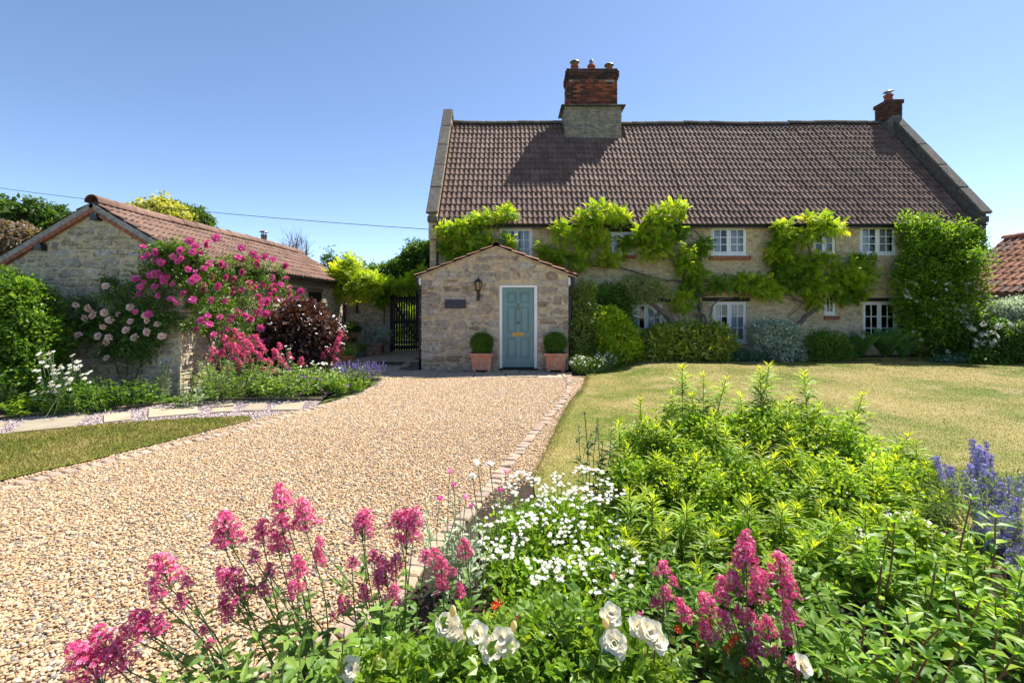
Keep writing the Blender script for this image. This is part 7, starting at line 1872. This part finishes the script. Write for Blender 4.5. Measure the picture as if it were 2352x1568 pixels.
# seed stalk and feathery plant by the lawn
t = thing('seedhead_stalk', (.62, 4.1, .03), 'single dark seed stalk standing against the lawn', 'plant'); g = Geo()
p0 = np.array([.64, 4.1, .03]); p1 = P(1343, 950, 4.1); g.tube(smooth_path([p0, (p0+p1)/2 + [.02, 0, 0], p1], 8), .004, 5)
for (px, py) in [(1325, 1015), (1358, 1000), (1340, 1045)]: g.tube([p0*.45 + p1*.55, P(px, py, 4.1)], .0025, 4); 
for (px, py) in [(1343, 948), (1325, 1013), (1358, 998)]: c = P(px, py, 4.1); g.lathe([(0, c[2]-.012), (.01, c[2]-.004), (.011, c[2]+.006), (0, c[2]+.014)], (c[0], c[1], 0), 8)
g.build('stalk', surf('dry_stem', [(.10, .12, .05)], bump=0), t)
herb('thistle', 'grey-green spiny plant at the lawn edge beside the willow-leaved stalks', (.72, 4.05, .03), 9, leafm('thistle_leaf', [(.06, .12, .05), (.10, .17, .08)], .3), .11, leaf8(.24), 14, (.4, .75), .12)

# ------------------------------------------------------------------ catmint and phlox
tips = [P(px + rng.normal(0, 6), py + rng.normal(0, 8), Y + rng.uniform(-.12, .12)) for (px, py, Y) in [(2240, 1020, 3.5), (2262, 1030, 3.5), (2268, 1050, 3.45), (2222, 1080, 3.45), (2250, 1075, 3.4), (2290, 1090, 3.4), (2255, 1110, 3.35), (2320, 1100, 3.4), (2345, 1105, 3.4), (2280, 1130, 3.3), (2310, 1140, 3.3), (2340, 1140, 3.3), (2230, 1130, 3.3), (2300, 1170, 3.2), (2335, 1180, 3.2), (2265, 1160, 3.2), (2350, 1220, 3.1), (2320, 1220, 3.1), (2290, 1210, 3.1), (2340, 1260, 3.0), (2310, 1270, 3.0), (2165, 1085, 3.6), (2150, 1060, 3.6), (2345, 1320, 2.9), (2320, 1310, 2.9), (2260, 1240, 3.1), (2240, 1190, 3.2)] for _ in range(4)]
spikes('catmint', 'tall catmint with lavender blue flower whorls against the lawn', (3.35, 3.25, .015), tips, F_blue, .20, 7, .022, fell=[((3.3, 3.2, .22), (.5, .4, .25)), ((3.0, 3.1, .18), (.3, .3, .2))], leafmat=leafm('catmint_leaf', [(.10, .17, .07), (.17, .24, .11)], .35), nfol=500, fs=.0085, per=14, stemr=.003)
t = thing('phlox', (1.85, 2.05, .012), 'stout phlox clump with red stems and fresh pointed leaves', 'plant')
pl_ = leaf8(.34, .05, .30); plm = [Geo().add(*leaf8(.38, .06, c)).mesh('leaf', L_phlox, True) for c in (.2, .35, .5)]
tp = [(2055, 1196, 2.45), (2042, 1215, 2.42), (2151, 1288, 2.3), (2232, 1143, 2.6), (2286, 1185, 2.55), (2190, 1354, 2.15), (2251, 1376, 2.15), (2032, 1430, 1.95), (2082, 1407, 2.0), (2078, 1463, 1.9), (1985, 1430, 1.95), (2310, 1300, 2.35), (2340, 1400, 2.1), (2290, 1440, 2.0), (2160, 1440, 1.95), (2210, 1480, 1.85), (2130, 1510, 1.8), (2020, 1500, 1.85), (1940, 1480, 1.9), (2330, 1500, 1.85), (2260, 1530, 1.8), (1970, 1540, 1.8), (2070, 1540, 1.8), (1900, 1530, 1.85)]
for i, (px, py, Y) in enumerate(tp):
    tip = P(px, py, Y); b = np.array([tip[0]*.96 + rng.normal(0, .03), Y + rng.normal(0, .03), .02]); pth = smooth_path([b, (b+tip)/2 + rng.normal(0, .015, 3), tip], 10)
    st = Geo().tube(pth, np.linspace(.006, .0035, len(pth)), 6).build('stalk', L_redstem, t, smooth=True)
    n = 14
    for k in range(n):
        ros = k >= 8; tt = (.30 + .60 * (k // 2) / 3) if not ros else .985; q = np.array([np.interp(tt, np.linspace(0, 1, len(pth)), pth[:, j]) for j in range(3)])
        an = ((k // 2) * 1.57 + (k % 2) * math.pi + rng.normal(0, .2) + i) if not ros else k * 1.05 + i
        X, Yv, Z = frames(np.array([[math.cos(an), math.sin(an), (1.1 if ros else .2) + rng.normal(0, .2)]]), np.array([[0, 0, 1.0]]) + rng.normal(0, .15, 3))
        L = (.055 if ros else .12 - .03*tt) * rng.uniform(.75, 1.15)
        inst('leaf', plm[k % 3], st, q, np.stack([X[0], Yv[0], Z[0]], 1), (L, L, L))
herb('leafy_perennial', 'dense green leaves filling the ground below the phlox', (1.75, 2.2, .012), 70, L_mid, .11, leaf8(.38), 16, (.12, .36), .5, rs=.004, stem_mat=L_redstem)
herb('leafy_perennial', 'tall green shoots between phlox and catmint', (2.45, 2.6, .012), 50, L_fever, .11, leaf8(.34), 18, (.2, .48), .45, rs=.004)
